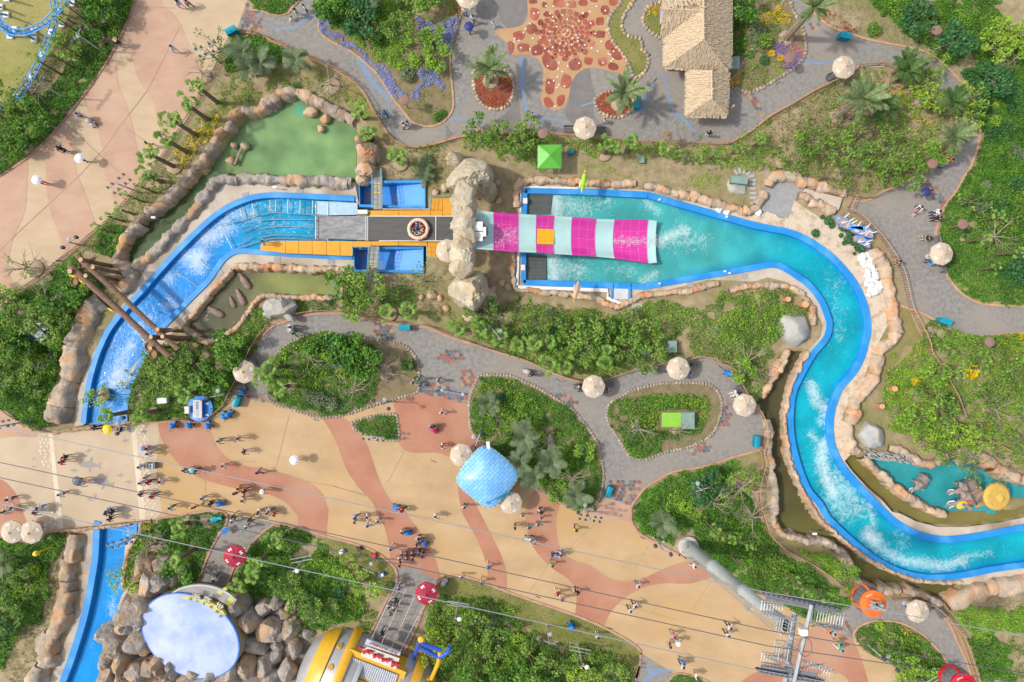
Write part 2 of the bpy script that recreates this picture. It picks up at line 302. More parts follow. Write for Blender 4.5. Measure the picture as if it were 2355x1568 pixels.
PD['pond_green']=P('A1 2250,1060 2170,1130 2060,1310 1950,1420 1880,1568 B1 1830,10 1640,180 1460,330 1300,490 1170,680 1110,790 1180,870 1250,890 1350,740 1500,600 1640,430 1800,270 1950,80 2050,50 2334,62 B2 0,62 400,80 900,70 A2 890,1568 900,1150 830,1050 760,1005 620,950 480,880 380,880 250,880 150,980 0,1070')
PD['pond_hippo']=P('B1 2120,870 2334,880 B2 0,890 600,905 850,900 780,1150 500,1130 300,1125 90,1110 0,1170 B1 2280,1250 2180,1390 2050,1490 1900,1540 1760,1470 1690,1380 1830,1210 1990,1040 2090,910')
PD['canal_right']=P('C3 2240,560 2300,640 2334,800 C4 0,1000 60,1300 80,1568 D4 40,40 100,190 300,250 500,300 700,400 780,560 850,670 1000,700 1250,690 1450,750 1560,830 1650,800 1800,660 1700,670 1400,640 1200,600 1000,520 860,430 640,260 520,150 420,0 C4 380,1568 300,1400 220,1200 165,1000 150,800 165,600 215,400 280,200 370,110 220,100 120,170 60,300 C3 2334,420')
PD['pond_elephant']=P('C4 890,1060 1100,1080 1300,1110 1500,1110 1650,1040 1850,1040 1950,1120 2200,1300 2400,1370 2400,1440 2220,1450 2100,1568 1500,1545 1350,1460 1200,1350 1050,1210 950,1130')
PD['canal_olive']=P('C4 700,1100 760,1045 870,1090 980,1190 1120,1330 1300,1440 1500,1530 1700,1568 D4 1950,20 2200,10 2420,-20 2420,40 2334,60 2100,110 1800,150 1550,150 1350,100 1200,20 1130,0 C4 1050,1460 900,1330 780,1200')
TANK={'tank_upper':P('B2 935,95 1545,95 1545,330 945,330'),'tank_lower':P('B2 895,700 1525,700 1525,915 895,910')}
BASIN=list(CH.values())+list(PD.values())+list(TANK.values())
# ---- terrain sheet with sunken basins
def terrain():
 st=8.0;xs=np.arange(-1900,2354+1900,st);xs=np.concatenate([np.linspace(-30000,-1950,30),xs,np.linspace(4300,32000,30)])
 ys=np.arange(-1300,1568+1300,st);ys=np.concatenate([np.linspace(-30000,-1350,30),ys,np.linspace(2900,32000,30)])
 X,Y=np.meshgrid(xs,ys);xy=np.stack([X.ravel(),Y.ravel()],1);z=np.zeros(len(xy))
 for p in BASIN:
  a=np.asarray(p);bb=(xy[:,0]>a[:,0].min())&(xy[:,0]<a[:,0].max())&(xy[:,1]>a[:,1].min())&(xy[:,1]<a[:,1].max())
  id_=np.nonzero(bb)[0];z[id_[inside(p,xy[id_])]]=-1.7
 V=np.stack([(xy[:,0]-1177)/PX,(784-xy[:,1])/PX,z],1);nx,ny=len(xs),len(ys)
 i=np.arange(ny*nx).reshape(ny,nx);q=np.stack([i[1:,:-1],i[1:,1:],i[:-1,1:],i[:-1,:-1]],-1).reshape(-1,4)
 me=bpy.data.meshes.new('ground');me.vertices.add(len(V));me.vertices.foreach_set('co',V.ravel());me.loops.add(q.size);me.loops.foreach_set('vertex_index',q.ravel().astype(np.int32))
 me.polygons.add(len(q));me.polygons.foreach_set('loop_start',np.arange(len(q),dtype=np.int32)*4);me.materials.append(M_soil);me.update()
 tag(link('ground',me),kind='structure')
terrain()
_fc=[0]
def flat(name,pts,z,m,kind='structure',parent=None):
 _fc[0]+=1;z+=.00018*(_fc[0]%17);b=MB();b.poly([W(p,0)[:2]+(z,)if False else(W(p)[0],W(p)[1],z)for p in pts]);o=b.build(name,m,parent)
 if kind:o['kind']=kind
 return o
M_of=dict(promenade=M_prom,path_upper=M_path,plaza=M_plaza,path_lower=M_path,path_rock=M_path,path_queue=M_path,path_bottom=M_path,path_right=M_path)
for i,k in enumerate(PAVED):flat({'promenade':'promenade','plaza':'plaza'}.get(k,'path'),O[k],.016+.004*(i%2)+(.004 if k=='plaza' else 0),M_of[k])
br=MB();br.prism([tuple(W(p)[:2])for p in P('C1 470,830 860,786 1250,745 D1 1380,95 860,152 420,202')],-.45,.0195);tag(br.build('bridge_slab',M_pale),kind='structure')
flat('bridge_paving',P('C1 130,705 340,815 480,835 860,790 1240,750 1440,742 1455,860 1430,1100 1440,1300 1480,1568 D1 1420,85 860,150 420,198 250,215 240,130 C1 200,1500 150,1400 60,1300 0,1270 -60,1260 -60,900 150,880'),.028,M_pale)
def band(s,m=M_red,z=.032,n=4):return flat('paving_band',S(s,n),z,m)
flat('paving_band',P('C1 -60,600 60,640 150,720 335,812')+S('C1 345,885 150,880 0,832 -60,800',3,False),.034,M_pink)
band('C1 0,1270 60,1300 150,1400 190,1500 205,1568 D1 245,130 150,200 -80,260 C1 -80,1270',z=.034)
flat('paving_band',S('C1 1440,760 1460,870 1520,980 1580,1070 1660,1160 1760,1225 1880,1280 2020,1320 2200,1365 2334,1385 C2 100,1405 200,1440 300,1510 350,1568 D2 380,60 385,150',4,False)+S('D2 640,240 660,0 C2 650,1530 630,1440 580,1370 480,1300 330,1240 160,1195 0,1165 C1 2200,1140 2080,1080 1980,970 1930,860 1920,780 1905,712',4,False),.036,M_red)
flat('paving_band',S('C2 605,718 680,830 750,980 800,1120 860,1240 960,1370 1060,1480 1100,1568 D2 1150,100 1200,270 1230,450 1240,500',4,False)+P('D2 1270,528 1430,519 1560,595 1680,640')+S('D2 1680,600 1640,460 1560,330 1500,210 1400,70 1350,0 C2 1250,1490 1150,1330 1080,1150 1020,970 940,830 870,760 770,692',4,False),.034,M_red)
flat('paving_band',P('C2 1258,562 1480,487')+P('C2 1700,530 1938,591')+S('C2 1950,750 1990,860 2080,950 2200,1050',4,False)+P('C2 2200,1200')+S('C2 1900,1200 1830,1110 1760,1070 1650,1030 1450,1030 1350,1000 1300,930 1285,800 1275,680 1255,600',4,False),.036,M_red)
flat('paving_band',S('C2 1835,1200 1835,1290 1850,1420 1880,1568 D2 1920,100 2000,240 2070,400 2110,540 2110,672',4,False)+S('D2 2285,740 2285,690 2280,560 2230,400 2150,240 2060,60 C2 2010,1510 1960,1400 1990,1200',4,False),.036,M_red)
flat('paving_band',S('C3 130,1568 150,1450 190,1390',4,False)+P('C3 230,1345 300,1400 450,1475')+S('D3 420,0 400,100 410,220 440,350 500,420 600,470 680,490 770,540 850,600 950,640 1060,650 1200,620 1350,550 1500,490 1640,465 1730,510 1840,590 1740,640 1600,672 1400,668 1250,690 1130,740 1030,800 950,870 880,960 840,1060',4,False)+P('D3 836,1068 700,1010 575,958')+S('D3 590,800 560,690 500,620 380,540 260,430 180,310 130,150 120,0',4,False),.034,M_red)
flat('paving_band',P('C3 850,1430 1088,1516 1085,1568 D3 1078,60 1088,105')+S('D3 950,90 800,80 640,30',4,False)+P('C3 700,1562 800,1490'),.032,M_pink)
flat('paving_band',P('D3 2060,1640')+S('D3 2080,1568 2200,1490 2334,1440 D4 100,1330 250,1200 330,1120 420,1070 560,1048',4,False)+P('D4 770,1178')+S('D4 810,1260 850,1360 915,1568 930,1640',4,False)+S('D4 750,1600 720,1540 650,1490 560,1470 450,1500 300,1568 200,1640',4,False),.036,M_red)
flat('paving_band',P('A1 1242,-40')+S('A1 1238,10 1180,165 1112,325 ',3,False)+P('A1 1118,400')+S('A1 1120,430 1200,530 1250,700 1330,830 1400,930 1420,1020 1450,1130 1470,1250',4,False)+P('A1 1520,1375 1700,1100 1830,880')+S('A1 1850,620 1840,580 1740,430 1680,300 1640,200 1570,110 1500,60 1440,-40',4,False),.032,M_pink)
flat('paving_band',S('A1 1062,440 1040,480 1000,535 860,745 775,858',3,False)+S('A1 770,940 800,1010 880,1150 920,1290 940,1450 B1 950,0 1000,120 1030,240 1045,350',4,False)+P('B1 1180,240 1330,50')+S('A1 1300,1540 1250,1330 1200,1100 1150,950 1080,760 1060,530',4,False),.032,M_pink)
flat('paving_band',S('A1 590,1105 520,1180 440,1270 370,1340',3,False)+S('A1 370,1380 410,1450 420,1568 B1 430,200 480,420 550,600 610,775',4,False)+P('B1 640,760 900,520')+S('B1 840,380 780,200 700,0 A1 690,1400 670,1240 600,1140',4,False),.032,M_pink)
flat('paving_band',S('A1 250,1440 200,1490 60,1568',2,False)+P('A1 -60,1640 B1 -60,1285 100,1170')+S('B1 130,1080 80,850 110,650 160,520 230,350 250,100 A1 260,1568',4,False),.032,M_pink)
flat('paving_band',P('D1 0,240 250,110 400,100 400,195 200,212'),.037,M_red)
for s in('C1 442,840 484,836 512,1120 565,1568 D1 582,180 536,186','C1 1190,760 1240,752 1262,1040 1300,1300 1325,1568 D1 1330,96 1280,104'):flat('paving_strip',P(s),.040,M_white if False else mat('strip_cream',(.62,.53,.40),(.56,.47,.345),scale=.8))
M_cob=mat('cobble_cream',(.58,.50,.38),(.53,.45,.335),scale=2)
cz=[P('C1 345,840 440,840 480,1180 390,1160'),P('D1 440,20 530,20 550,170 460,185'),P('C1 1245,755 1340,745 1360,960 1385,1280 1425,1568 D1 1430,80 1335,95 C1 1305,1290')]
strip_o=empty('cobble_strip',tuple(W(conv('C1',1300,1100))));strip_o['kind']='structure'
for poly in cz:
 a=np.asarray(poly)
 x0,y0,x1,y1=a[:,0].min(),a[:,1].min(),a[:,0].max(),a[:,1].max();yy=y0;r=0
 while yy<y1:
  xx=x0+(r%2)*5.5
  while xx<x1:
   q=(xx+rng.uniform(-2,2),yy+rng.uniform(-2,2))
   if inside(poly,np.array([q]))[0]:
    b=MB();wv=W(q);k=rng.uniform(.13,.2);b.prism([(wv[0]+k*rng.uniform(.75,1.2)*math.cos(t),wv[1]+k*rng.uniform(.75,1.2)*math.sin(t))for t in np.linspace(0,6.28,8)[:-1]],.02,.05)
    o=b.build('cobble',M_cob);o.parent=strip_o;o.matrix_parent_inverse=Matrix.Translation(-strip_o.location)
   xx+=10.5
  yy+=8.5;r+=1
M_shark=mat('shark_print',(.285,.25,.235),(.325,.285,.26),scale=3,rough=.8)
def shark(t,u,v,L,ang):
 prof=[(-.5,0),(-.38,.09),(-.15,.14),(-.05,.15),(.04,.36),(.1,.33),(.12,.12),(.32,.05),(.42,.16),(.47,.15),(.44,.03),(.5,-.12),(.45,-.12),(.37,-.03),(.1,-.11),(.05,-.3),(0,-.3),(-.02,-.13),(-.2,-.13),(-.4,-.07)]
 c=W(conv(t,u,v));ca,sa=math.cos(ang),math.sin(ang);L*=.012
 o=flat('shark_print',[(0,0)],.0,M_shark)if False else None
 b=MB();b.poly([(c[0]+(x*ca-y*sa)*L,c[1]+(x*sa+y*ca)*L,.041)for x,y in prof]);o=b.build('shark_print',M_shark);o['kind']='structure'
for a in((820,1140,215,-.1),(945,1300,215,-.28),(1145,920,70,.3),(810,1012,70,.3),(675,1190,70,-.1),(1100,1235,70,0),(1175,1295,70,-.1),(870,1425,60,1.2),(820,1450,70,-.6),(1120,1525,60,-.2),(310,1085,45,.4),(310,1155,40,.2)):shark('C1',*a)
for s in('A2 30,160 80,210 190,255 340,250 430,170 560,120 590,40 600,70 575,140 470,180 350,275 190,275 70,215','A2 900,515 970,540 1080,740 1190,850 1220,900 1210,1090 1195,1090 1200,910 1160,880 1010,720','A2 1770,1065 2050,1095 2110,1140 2040,1115 1760,1090','A3 75,510 110,510 115,830 150,1010 270,1065 450,1090 560,1150 440,1112 290,1085 280,1150 265,1080 120,1010 75,800','A3 1400,640 1330,700 1280,800 1200,1010 1080,1030 1090,1010 1190,980 1250,790 1360,690','A3 1380,690 1400,690 1470,1000 1580,1080 1640,1150 1690,1240 1570,1120 1510,1060 1460,1160 1490,1050 1440,970','A4 320,545 450,565 600,555 600,575 450,592 330,570','A3 620,965 750,920 760,935 630,975','D3 1200,1420 1240,1440 1400,1450 1500,1470 1400,1475 1320,1500 1220,1568 1180,1568 1250,1490'):
 flat('painted_line',P(s),.024,M_line)
for s in('A2 2150,20 2200,60 2220,150 2250,220 2334,260 2334,0 2200,-40','A3 0,-40 130,-40 130,150 60,250 -40,260','A2 2180,1100 2260,1050 2334,950 A3 40,850 60,900 80,1150 10,1200 A2 2260,1180 2200,1130','A3 520,700 600,640 700,620 720,700 740,800 770,900 740,1000 760,1100 720,1140 600,1150 520,1100 480,1020 520,900','A3 350,1190 400,1160 500,1190 480,1215 380,1215','A2 1735,1140 1770,1190 1800,1220 1740,1260'):
 flat('wet_patch',S(s,3),.0245,M_wet)
APR=[]
def wm(pl):return[tuple(W(p)[:2])for p in pl]
for i,(s)in enumerate(('B1 1330,880 1480,640 1640,470 1790,330 1900,200 2020,80 2334,80 B2 0,80 900,100 940,300 900,260 400,235 0,240 B1 2200,280 1900,460 1500,870 1300,1100 1140,1270 1000,1450 920,1568 C1 870,180 830,330 800,500 780,640 770,770 680,790 700,560 760,330 850,120 940,-40 B1 1050,1300 1160,1150 1270,980',
 'B2 0,740 890,790 900,880 0,880 B1 2150,870 2000,1030 1850,1200 1720,1350 1640,1420 1560,1480 1480,1568 C1 1400,60 1250,300 1150,400 1200,250 1340,100 B1 1480,1420 1760,1140 1980,880 2050,800 2200,725',
 'B3 30,1060 45,700 60,120 140,100 600,120 1240,170 1400,220 1700,290 2000,380 2334,480 2334,530 1240,215 120,170 110,1010 1210,1045 2334,850 B4 90,840 230,930 365,1025 475,1160 535,1300 560,1400 530,1520 C4 430,100 355,215 285,350 237,450 208,600 203,760 218,920 250,1060 300,1220 370,1375 475,1500 D4 540,65 690,215 855,358 1000,462 1200,560 1400,608 1600,612 1800,588 2050,538 2334,498 2420,480 2420,660 2100,650 1800,680 1500,670 1200,600 1000,530 760,340 560,170 400,0 C4 300,1400 200,1150 160,900 165,600 220,400 310,180 400,60 B4 480,1500 500,1400 440,1250 300,1080 150,1000 0,960 B3 2200,1000 1800,980 1400,1080 1000,1180 860,1100',
 'C4 690,1090 770,1200 900,1340 1050,1470 1130,1568 D4 1200,30 1350,105 1550,155 1800,155 2100,115 2420,50 2420,150 1900,235 1650,265 1500,255 1340,210 1170,118 1060,0 C4 880,1385 760,1255 665,1140',
 'D1 760,190 880,180 870,450 810,800 760,1020 660,1340 575,1568 540,1680 400,1680 500,1450 600,1200 700,900 750,600 770,400','D1 1240,110 1280,108 1290,230 1200,350 1160,700 1110,700 1125,600 1140,330 1235,230')):
 APR.append(P(s));flat('concrete_apron',P(s),.012 if i!=1 else .010,M_conc)
M_peb=mat('pebble_bed',(.50,.375,.255),(.62,.54,.44),scale=7,rough=.9,detail=2,bump=.05,bscale=7,c3=(.40,.30,.21),s3=1.2)
PEB=P('B4 -20,300 100,420 185,420 240,260 340,330 480,420 620,480 800,640 830,730 960,860 1000,1000 1050,1100 1070,1250 1090,1400 1000,1568 C4 990,50 930,200 850,400 760,550 690,650 670,800 690,950 750,1050 690,1110 620,1010 590,900 580,750 600,620 630,530 690,430 750,350 830,250 880,120 905,0 B4 915,1420 905,1300 865,1150 795,1010 700,880 575,765 440,665 300,585 150,530 -20,505')
PEB2=P('B3 1640,290 2000,350 2150,400 2334,370 2345,500 2000,400')
flat('pebble_bed',PEB,.018,M_peb);flat('pebble_bed',PEB2,.018,M_peb)
flat('lawn',P('A1 -60,-60 720,-60 650,60 590,230 520,390 440,520 360,620 270,760 180,880 100,970 -60,1070'),.008,M_lawn3)
flat('lawn',P('D3 -20,770 200,835 580,965 840,1075 1040,1185 1130,1245 1165,1310 1155,1420 1120,1500 1000,1360 850,1270 700,1220 500,1200 300,1180 150,1080 0,990 D2 2000,850 1700,800 1600,740 1690,640 1760,605 1880,600 2060,655 2334,765'),.010,M_lawn)
flat('lawn',P('D2 620,250 900,320 1040,370 1150,430 1235,500 1275,560 1280,650 1200,790 1080,780 1000,650 900,560 800,450 620,330'),.010,M_lawn)
flat('lawn',P('A2 340,520 450,520 640,610 800,690 900,770 980,870 1060,1010 1130,1150 1210,1260 1130,1350 1090,1200 940,1050 880,1040 800,900 700,780 560,740 400,640'),.010,M_lawn2)
flat('lawn',P('B4 1200,1220 1290,1260 1340,1400 1420,1568 C4 1250,60 1180,200 1060,300 950,500 820,700 800,680 860,500 1000,320 1040,150 1130,60 B4 1210,1500 1220,1350'),.010,M_lawn2)
flat('lawn',P('D4 100,230 400,330 560,350 700,520 780,700 740,740 600,560 400,420 200,330'),.010,M_lawn2)
M_bedsoil=mat('bed_soil',(.24,.185,.105),(.17,.14,.07),scale=1.2,rough=.95,bump=.05,bscale=4)
M_barkred=mat('bark_red',(.25,.075,.045),(.17,.055,.03),scale=3,rough=.95,bump=.04,bscale=6)
BM=dict(palm_bed_left=M_barkred,palm_bed_right=M_barkred,lawn_crescent=M_lawn,entrance_bed=M_lawn)
M_stone=mat('kerb_stone',(.37,.305,.23),(.27,.22,.165),scale=1.5,rough=.85,rand=.18)
M_stone2=mat('kerb_stone_orange',(.55,.37,.22),(.42,.30,.20),scale=1.5,rough=.85,rand=.2)
def rockmesh(name,m,seed,sub_=2,amp=.28,flat_=.62,facet=False,el=1.0,hi=0,fine=0):
 b=bmesh.new();bmesh.ops.create_icosphere(b,subdivisions=sub_,radius=1);off=Vector((seed*7.1,seed*3.7,seed*1.3))
 rr=random.Random(seed);axs=[Vector((rr.gauss(0,1),rr.gauss(0,1),abs(rr.gauss(.2,.6)))).normalized()for _ in range(11)]
 for v in b.verts:
  n=v.co.normalized();k=1+amp*(mnoise.noise(n*1.1+off)*1.4+.5*mnoise.noise(n*2.6+off))+hi*mnoise.noise(n*5+off)+fine*mnoise.noise(n*13+off)
  v.co=n*k
  for ax in axs:
   d=v.co.dot(ax)
   if facet and d>.74:v.co-=ax*(d-.74)*.88
  v.co.x*=el;v.co.z*=flat_
 me=bpy.data.meshes.new(name);b.to_mesh(me);b.free();me.materials.append(m);me.polygons.foreach_set('use_smooth',[not facet]*len(me.polygons));return me
ST=[[rockmesh('kerb_stone',mm,s,1,.22,.6,False,1.25)for s in range(3)]for mm in(M_stone,M_stone2)]
def kerbstones(root,line,size,which=None,step=None):
 """stones in a row along a sheet line; parts of root"""
 for i,q in enumerate(resample(line,(step or size*1.05)*PX,True)):
  k=which if which is not None else(0 if rng.random()<.65 else 1)
  nx=line[min(range(len(line)),key=lambda j:(line[j][0]-q[0])**2+(line[j][1]-q[1])**2)]
  c=W(q);s=size*rng.uniform(.46,.62)
  o=link('kerb_stone',ST[k][int(rng.integers(3))],root,(c[0]-root.location.x,c[1]-root.location.y,.05),rng.uniform(0,6.28),(s*1.15,s,s))
def kerbline(line,wdt=.22,m=None,closed=False,h=.12):
 b=MB();b.ribbon(wm(line),[(-wdt/2,0),(-wdt/2,h),(wdt/2,h),(wdt/2,0)],closed);tag(b.build('kerb',m or M_kerb),kind='structure')
for k,p in BED.items():
 c=(sum(q[0]for q in p)/len(p),sum(q[1]for q in p)/len(p));loc=W(c)
 b=MB();b.prism([(W(q)[0]-loc[0],W(q)[1]-loc[1])for q in p],0,.075);o=b.build('planting_bed',BM.get(k,M_bedsoil),None,(loc[0],loc[1],0));o['kind']='structure'
 if k in('palm_bed_left','palm_bed_right'):kerbstones(o,p,.4)
 elif k in('oval_bed_left','oval_bed_middle','round_bed_hatch','triangle_bed'):kerbstones(o,p,.34,0)
 elif k in('lawn_crescent','entrance_bed'):kerbstones(o,p,.42)
 elif k=='flower_bed_thatch':kerbstones(o,p[1:],.4,0)
 else:kerbline(p,.2,M_kerb if k!='bed_bottom_edge' else M_kerb2,True)
KER=[('A1 1240,-20 1180,160 1110,320 1000,530 860,740 720,930 580,1110 420,1290 240,1450 60,1568 -20,1620',M_kerb2),('A2 -40,300 150,368 300,438 450,508 600,578 760,658 880,738 980,838 1060,978 1140,1118 1220,1238 1290,1300 1400,1342 1530,1334 1700,1292 1900,1242 2334,1218 A3 560,1240 900,1272 1300,1302 1700,1312 1950,1312 2050,1272 2200,1182 2334,1072 A4 200,962 400,842 560,762 690,690',M_kerb),
 ('B4 2400,1222 2334,1222 2100,1217 1900,1187 1750,1097 1650,977 1600,857 1530,607 1540,497 1610,307 1680,217 1750,107 1810,0 A4 1830,1550 1900,1370 1930,1200 1920,1050 1880,950 1800,810 1700,690 1600,590 1500,510 1350,450 1100,400 900,360 780,320 650,280 540,230 450,150 400,100',M_kerb),('B4 1190,1215 1290,1250 1400,1290 1520,1352',M_kerb),('B4 1270,-10 1250,88 1060,172 900,262 790,268',M_kerb),('B4 1850,1490 2000,1495 2334,1466',M_kerb),
 ('C3 2260,1000 2150,1032 2000,1072 1800,1142 1600,1177 1460,1202 1330,1272 1230,1332 1150,1422 1090,1512 1082,1560 D3 1082,60 1092,112 1160,212 1300,292 1450,372 1530,410',M_kerb2),('B2 60,1500 150,1410 260,1368 370,1328 500,1298 620,1288 800,1293 960,1328 1080,1358 1250,1388 1420,1408 1560,1418 1700,1478 1860,1538 C2 2050,58 2200,108 2334,148 C3 150,198 300,268 500,348 650,383',M_kerb2),
 ('D3 1168,1310 1172,1290 1130,1238 1040,1178 840,1070 580,960 200,830 0,760 D2 2060,655 1880,600 1760,605 1680,642 1620,702 1540,862 1480,1022 1400,1192 1340,1310',M_kerb2),('D2 1030,1150 1070,1070 1130,940 1200,800 1270,680 1286,600 1270,530 1240,498 1160,428 1040,358 900,308 640,238 340,148 200,118 80,190 0,262 D1 2280,332 2200,422 2130,532 2080,652 2010,730',M_kerb2),('D1 1760,700 1830,600 1870,480 1930,350 1980,250 2050,150 2075,60 2030,18 1900,6 1640,48 1400,88',M_kerb2),('D3 1160,1420 1130,1530 1110,1640',M_kerb2),('D3 1172,1300 1162,1420 1128,1530',M_kerb2),
 ('D4 1560,935 1660,1060 1720,1200 1790,1340 1840,1480 1890,1620',M_kerb2),('A1 2170,290 A2 -30,300',M_kerb),('D3 1520,405 1580,450',M_kerb2),('D3 2150,742 2334,802',M_kerb2)]
for s,m in KER:kerbline(S(s,3,False),.24,m)
for s in('A4 690,690 820,612 1060,602','C1 490,842 860,796 1250,754','D1 420,192 860,144 1380,90'):kerbline(P(s),.3,M_conc)
# ---- water
def water_mat(name,bump=.02,scale=1.6,rough=.12):
 m=bpy.data.materials.new(name);m.use_nodes=True;t=m.node_tree;b=t.nodes['Principled BSDF'];b.inputs['IOR'].default_value=1.33
 at=_n(t,'ShaderNodeAttribute',attribute_name='tint');fo=_n(t,'ShaderNodeAttribute',attribute_name='foam');g=_n(t,'ShaderNodeNewGeometry')
 n1=_n(t,'ShaderNodeTexNoise');n1.inputs['Scale'].default_value=1.25;n1.inputs['Detail'].default_value=9;n1.inputs['Roughness'].default_value=.7;n1.inputs['Distortion'].default_value=2.4;t.links.new(g.outputs['Position'],n1.inputs['Vector'])
 n2=_n(t,'ShaderNodeTexNoise');n2.inputs['Scale'].default_value=.35;n2.inputs['Detail'].default_value=5;t.links.new(g.outputs['Position'],n2.inputs['Vector'])
 hs=_n(t,'ShaderNodeHueSaturation');mr=_n(t,'ShaderNodeMapRange');mr.inputs[1].default_value=.3;mr.inputs[2].default_value=.7;mr.inputs[3].default_value=.76;mr.inputs[4].default_value=1.18;t.links.new(n2.outputs['Fac'],mr.inputs[0]);t.links.new(mr.outputs[0],hs.inputs['Value']);t.links.new(at.outputs['Color'],hs.inputs['Color'])  # noise varies the water tone, with reflection mottles painted into the colour
 a1=_n(t,'ShaderNodeMath',operation='MULTIPLY_ADD');t.links.new(n1.outputs['Fac'],a1.inputs[0]);a1.inputs[1].default_value=2.2;t.links.new(fo.outputs['Fac'],a1.inputs[2])
 m2=_n(t,'ShaderNodeMapRange');m2.inputs[1].default_value=1.30;m2.inputs[2].default_value=2.5;t.links.new(a1.outputs[0],m2.inputs[0])
 mx=_n(t,'ShaderNodeMix',data_type='RGBA');t.links.new(m2.outputs[0],mx.inputs[0]);t.links.new(hs.outputs[0],mx.inputs[6]);mx.inputs[7].default_value=(.70,.77,.76,1)
 t.links.new(mx.outputs[2],b.inputs['Base Color']);r2=_n(t,'ShaderNodeMapRange');r2.inputs[3].default_value=rough;r2.inputs[4].default_value=.7;t.links.new(m2.outputs[0],r2.inputs[0]);t.links.new(r2.outputs[0],b.inputs['Roughness'])
 n3=_n(t,'ShaderNodeTexNoise');n3.inputs['Scale'].default_value=scale;n3.inputs['Detail'].default_value=6;n3.inputs['Distortion'].default_value=.6;t.links.new(g.outputs['Position'],n3.inputs['Vector'])
 ad=_n(t,'ShaderNodeMath',operation='MULTIPLY_ADD');t.links.new(m2.outputs[0],ad.inputs[0]);ad.inputs[1].default_value=1.2;t.links.new(n3.outputs['Fac'],ad.inputs[2])
 bp=_n(t,'ShaderNodeBump');bp.inputs['Strength'].default_value=.9;bp.inputs['Distance'].default_value=bump;t.links.new(ad.outputs[0],bp.inputs['Height']);t.links.new(bp.outputs[0],b.inputs['Normal']);return m
def pldist(pl,xy):
 d=np.full(len(xy),1e9)
 for a,b in zip(pl[:-1],pl[1:]):
  a=np.array(a);b=np.array(b);ab=b-a;t=np.clip(((xy-a)@ab)/max(ab@ab,1e-9),0,1);d=np.minimum(d,np.hypot(*(xy-(a+t[:,None]*ab)).T))
 return d
def water(name,poly,z,tint,foams,cell,m,grow=0):
 a=np.asarray(poly);c=cell*PX;xs=np.arange(a[:,0].min()-c,a[:,0].max()+2*c,c);ys=np.arange(a[:,1].min()-c,a[:,1].max()+2*c,c)
 X,Y=np.meshgrid(xs,ys);xy=np.stack([X.ravel(),Y.ravel()],1);I=inside(poly,xy).reshape(X.shape)
 cellin=I[:-1,:-1]|I[1:,:-1]|I[:-1,1:]|I[1:,1:];i=np.arange(X.size).reshape(X.shape);q=np.stack([i[1:,:-1],i[1:,1:],i[:-1,1:],i[:-1,:-1]],-1)[cellin]
 used=np.unique(q);remap=np.zeros(X.size,int);remap[used]=np.arange(len(used));q=remap[q];xy=xy[used]
 V=np.stack([(xy[:,0]-1177)/PX,(784-xy[:,1])/PX,np.full(len(xy),z)],1)
 me=bpy.data.meshes.new(name);me.vertices.add(len(V));me.vertices.foreach_set('co',V.ravel());me.loops.add(q.size);me.loops.foreach_set('vertex_index',q.ravel().astype(np.int32));me.polygons.add(len(q));me.polygons.foreach_set('loop_start',np.arange(len(q),dtype=np.int32)*4);me.update();me.materials.append(m)
 f=np.zeros(len(xy))-.32
 for s,r,k in foams:
  pl=P(s);d=pldist(pl,xy)if len(pl)>1 else np.hypot(*(xy-np.array(pl[0])).T);f=np.maximum(f,k*np.clip(1.12-d/(r*PX),0,1)**1.15-0)
 at=me.attributes.new('foam','FLOAT','POINT');at.data.foreach_set('value',f.astype(np.float32))
 T=tint(xy);ca=me.attributes.new('tint','FLOAT_COLOR','POINT');ca.data.foreach_set('color',np.concatenate([T,np.ones((len(T),1))],1).astype(np.float32).ravel())
 return tag(link(name,me),kind='structure')
def mixc(a,b,t):t=np.clip(t,0,1)[:,None];return np.array(a)*(1-t)+np.array(b)*t
MW=water_mat('water_fast',.035,1.4,.16);MP=water_mat('water_still',.012,1.0,.08)
def tA(xy):
 c=mixc((.0,.20,.55),(.0,.255,.45),(xy[:,0]-480)/120);d=pldist(aL,xy);c=c*(1-.0*d[:,None]);return c
water('channel_water',CH['channel_conveyor'],-.4,tA,[('B1 1850,600 1950,560 2050,480',1.7,.7),('B1 1700,770 1800,750 1780,840',1.6,.8),('B1 1530,960',1.1,.6),('B1 2080,370 2280,380',1.6,.5),('B1 1540,1200',1.6,.42),('B2 0,320 300,310 500,320',1.0,.28),('B2 680,300 900,310',1.1,.75),('B1 2334,460 B2 500,500',1.3,.2),('C1 1080,260 1040,380 1110,390',1.5,.85),('C1 1180,50 1050,240',1.3,.55),('B1 1220,1450 1350,1330',1.0,.4),('C1 1050,680',1.2,.4)],.22,MW)
def tB(xy):
 x=xy[:,0];c=mixc((.05,.32,.315),(.005,.31,.385),(x-1640)/200);c=c*1.0
 e=np.minimum(pldist(bR,xy),pldist(bL,xy))/PX;c2=mixc((.0,.22,.46),(1,1,1),e*0);t=np.clip(1-(e-.3)/.9,0,1)*(x>1560)*.55;return c*(1-t[:,None])+c2*t[:,None]
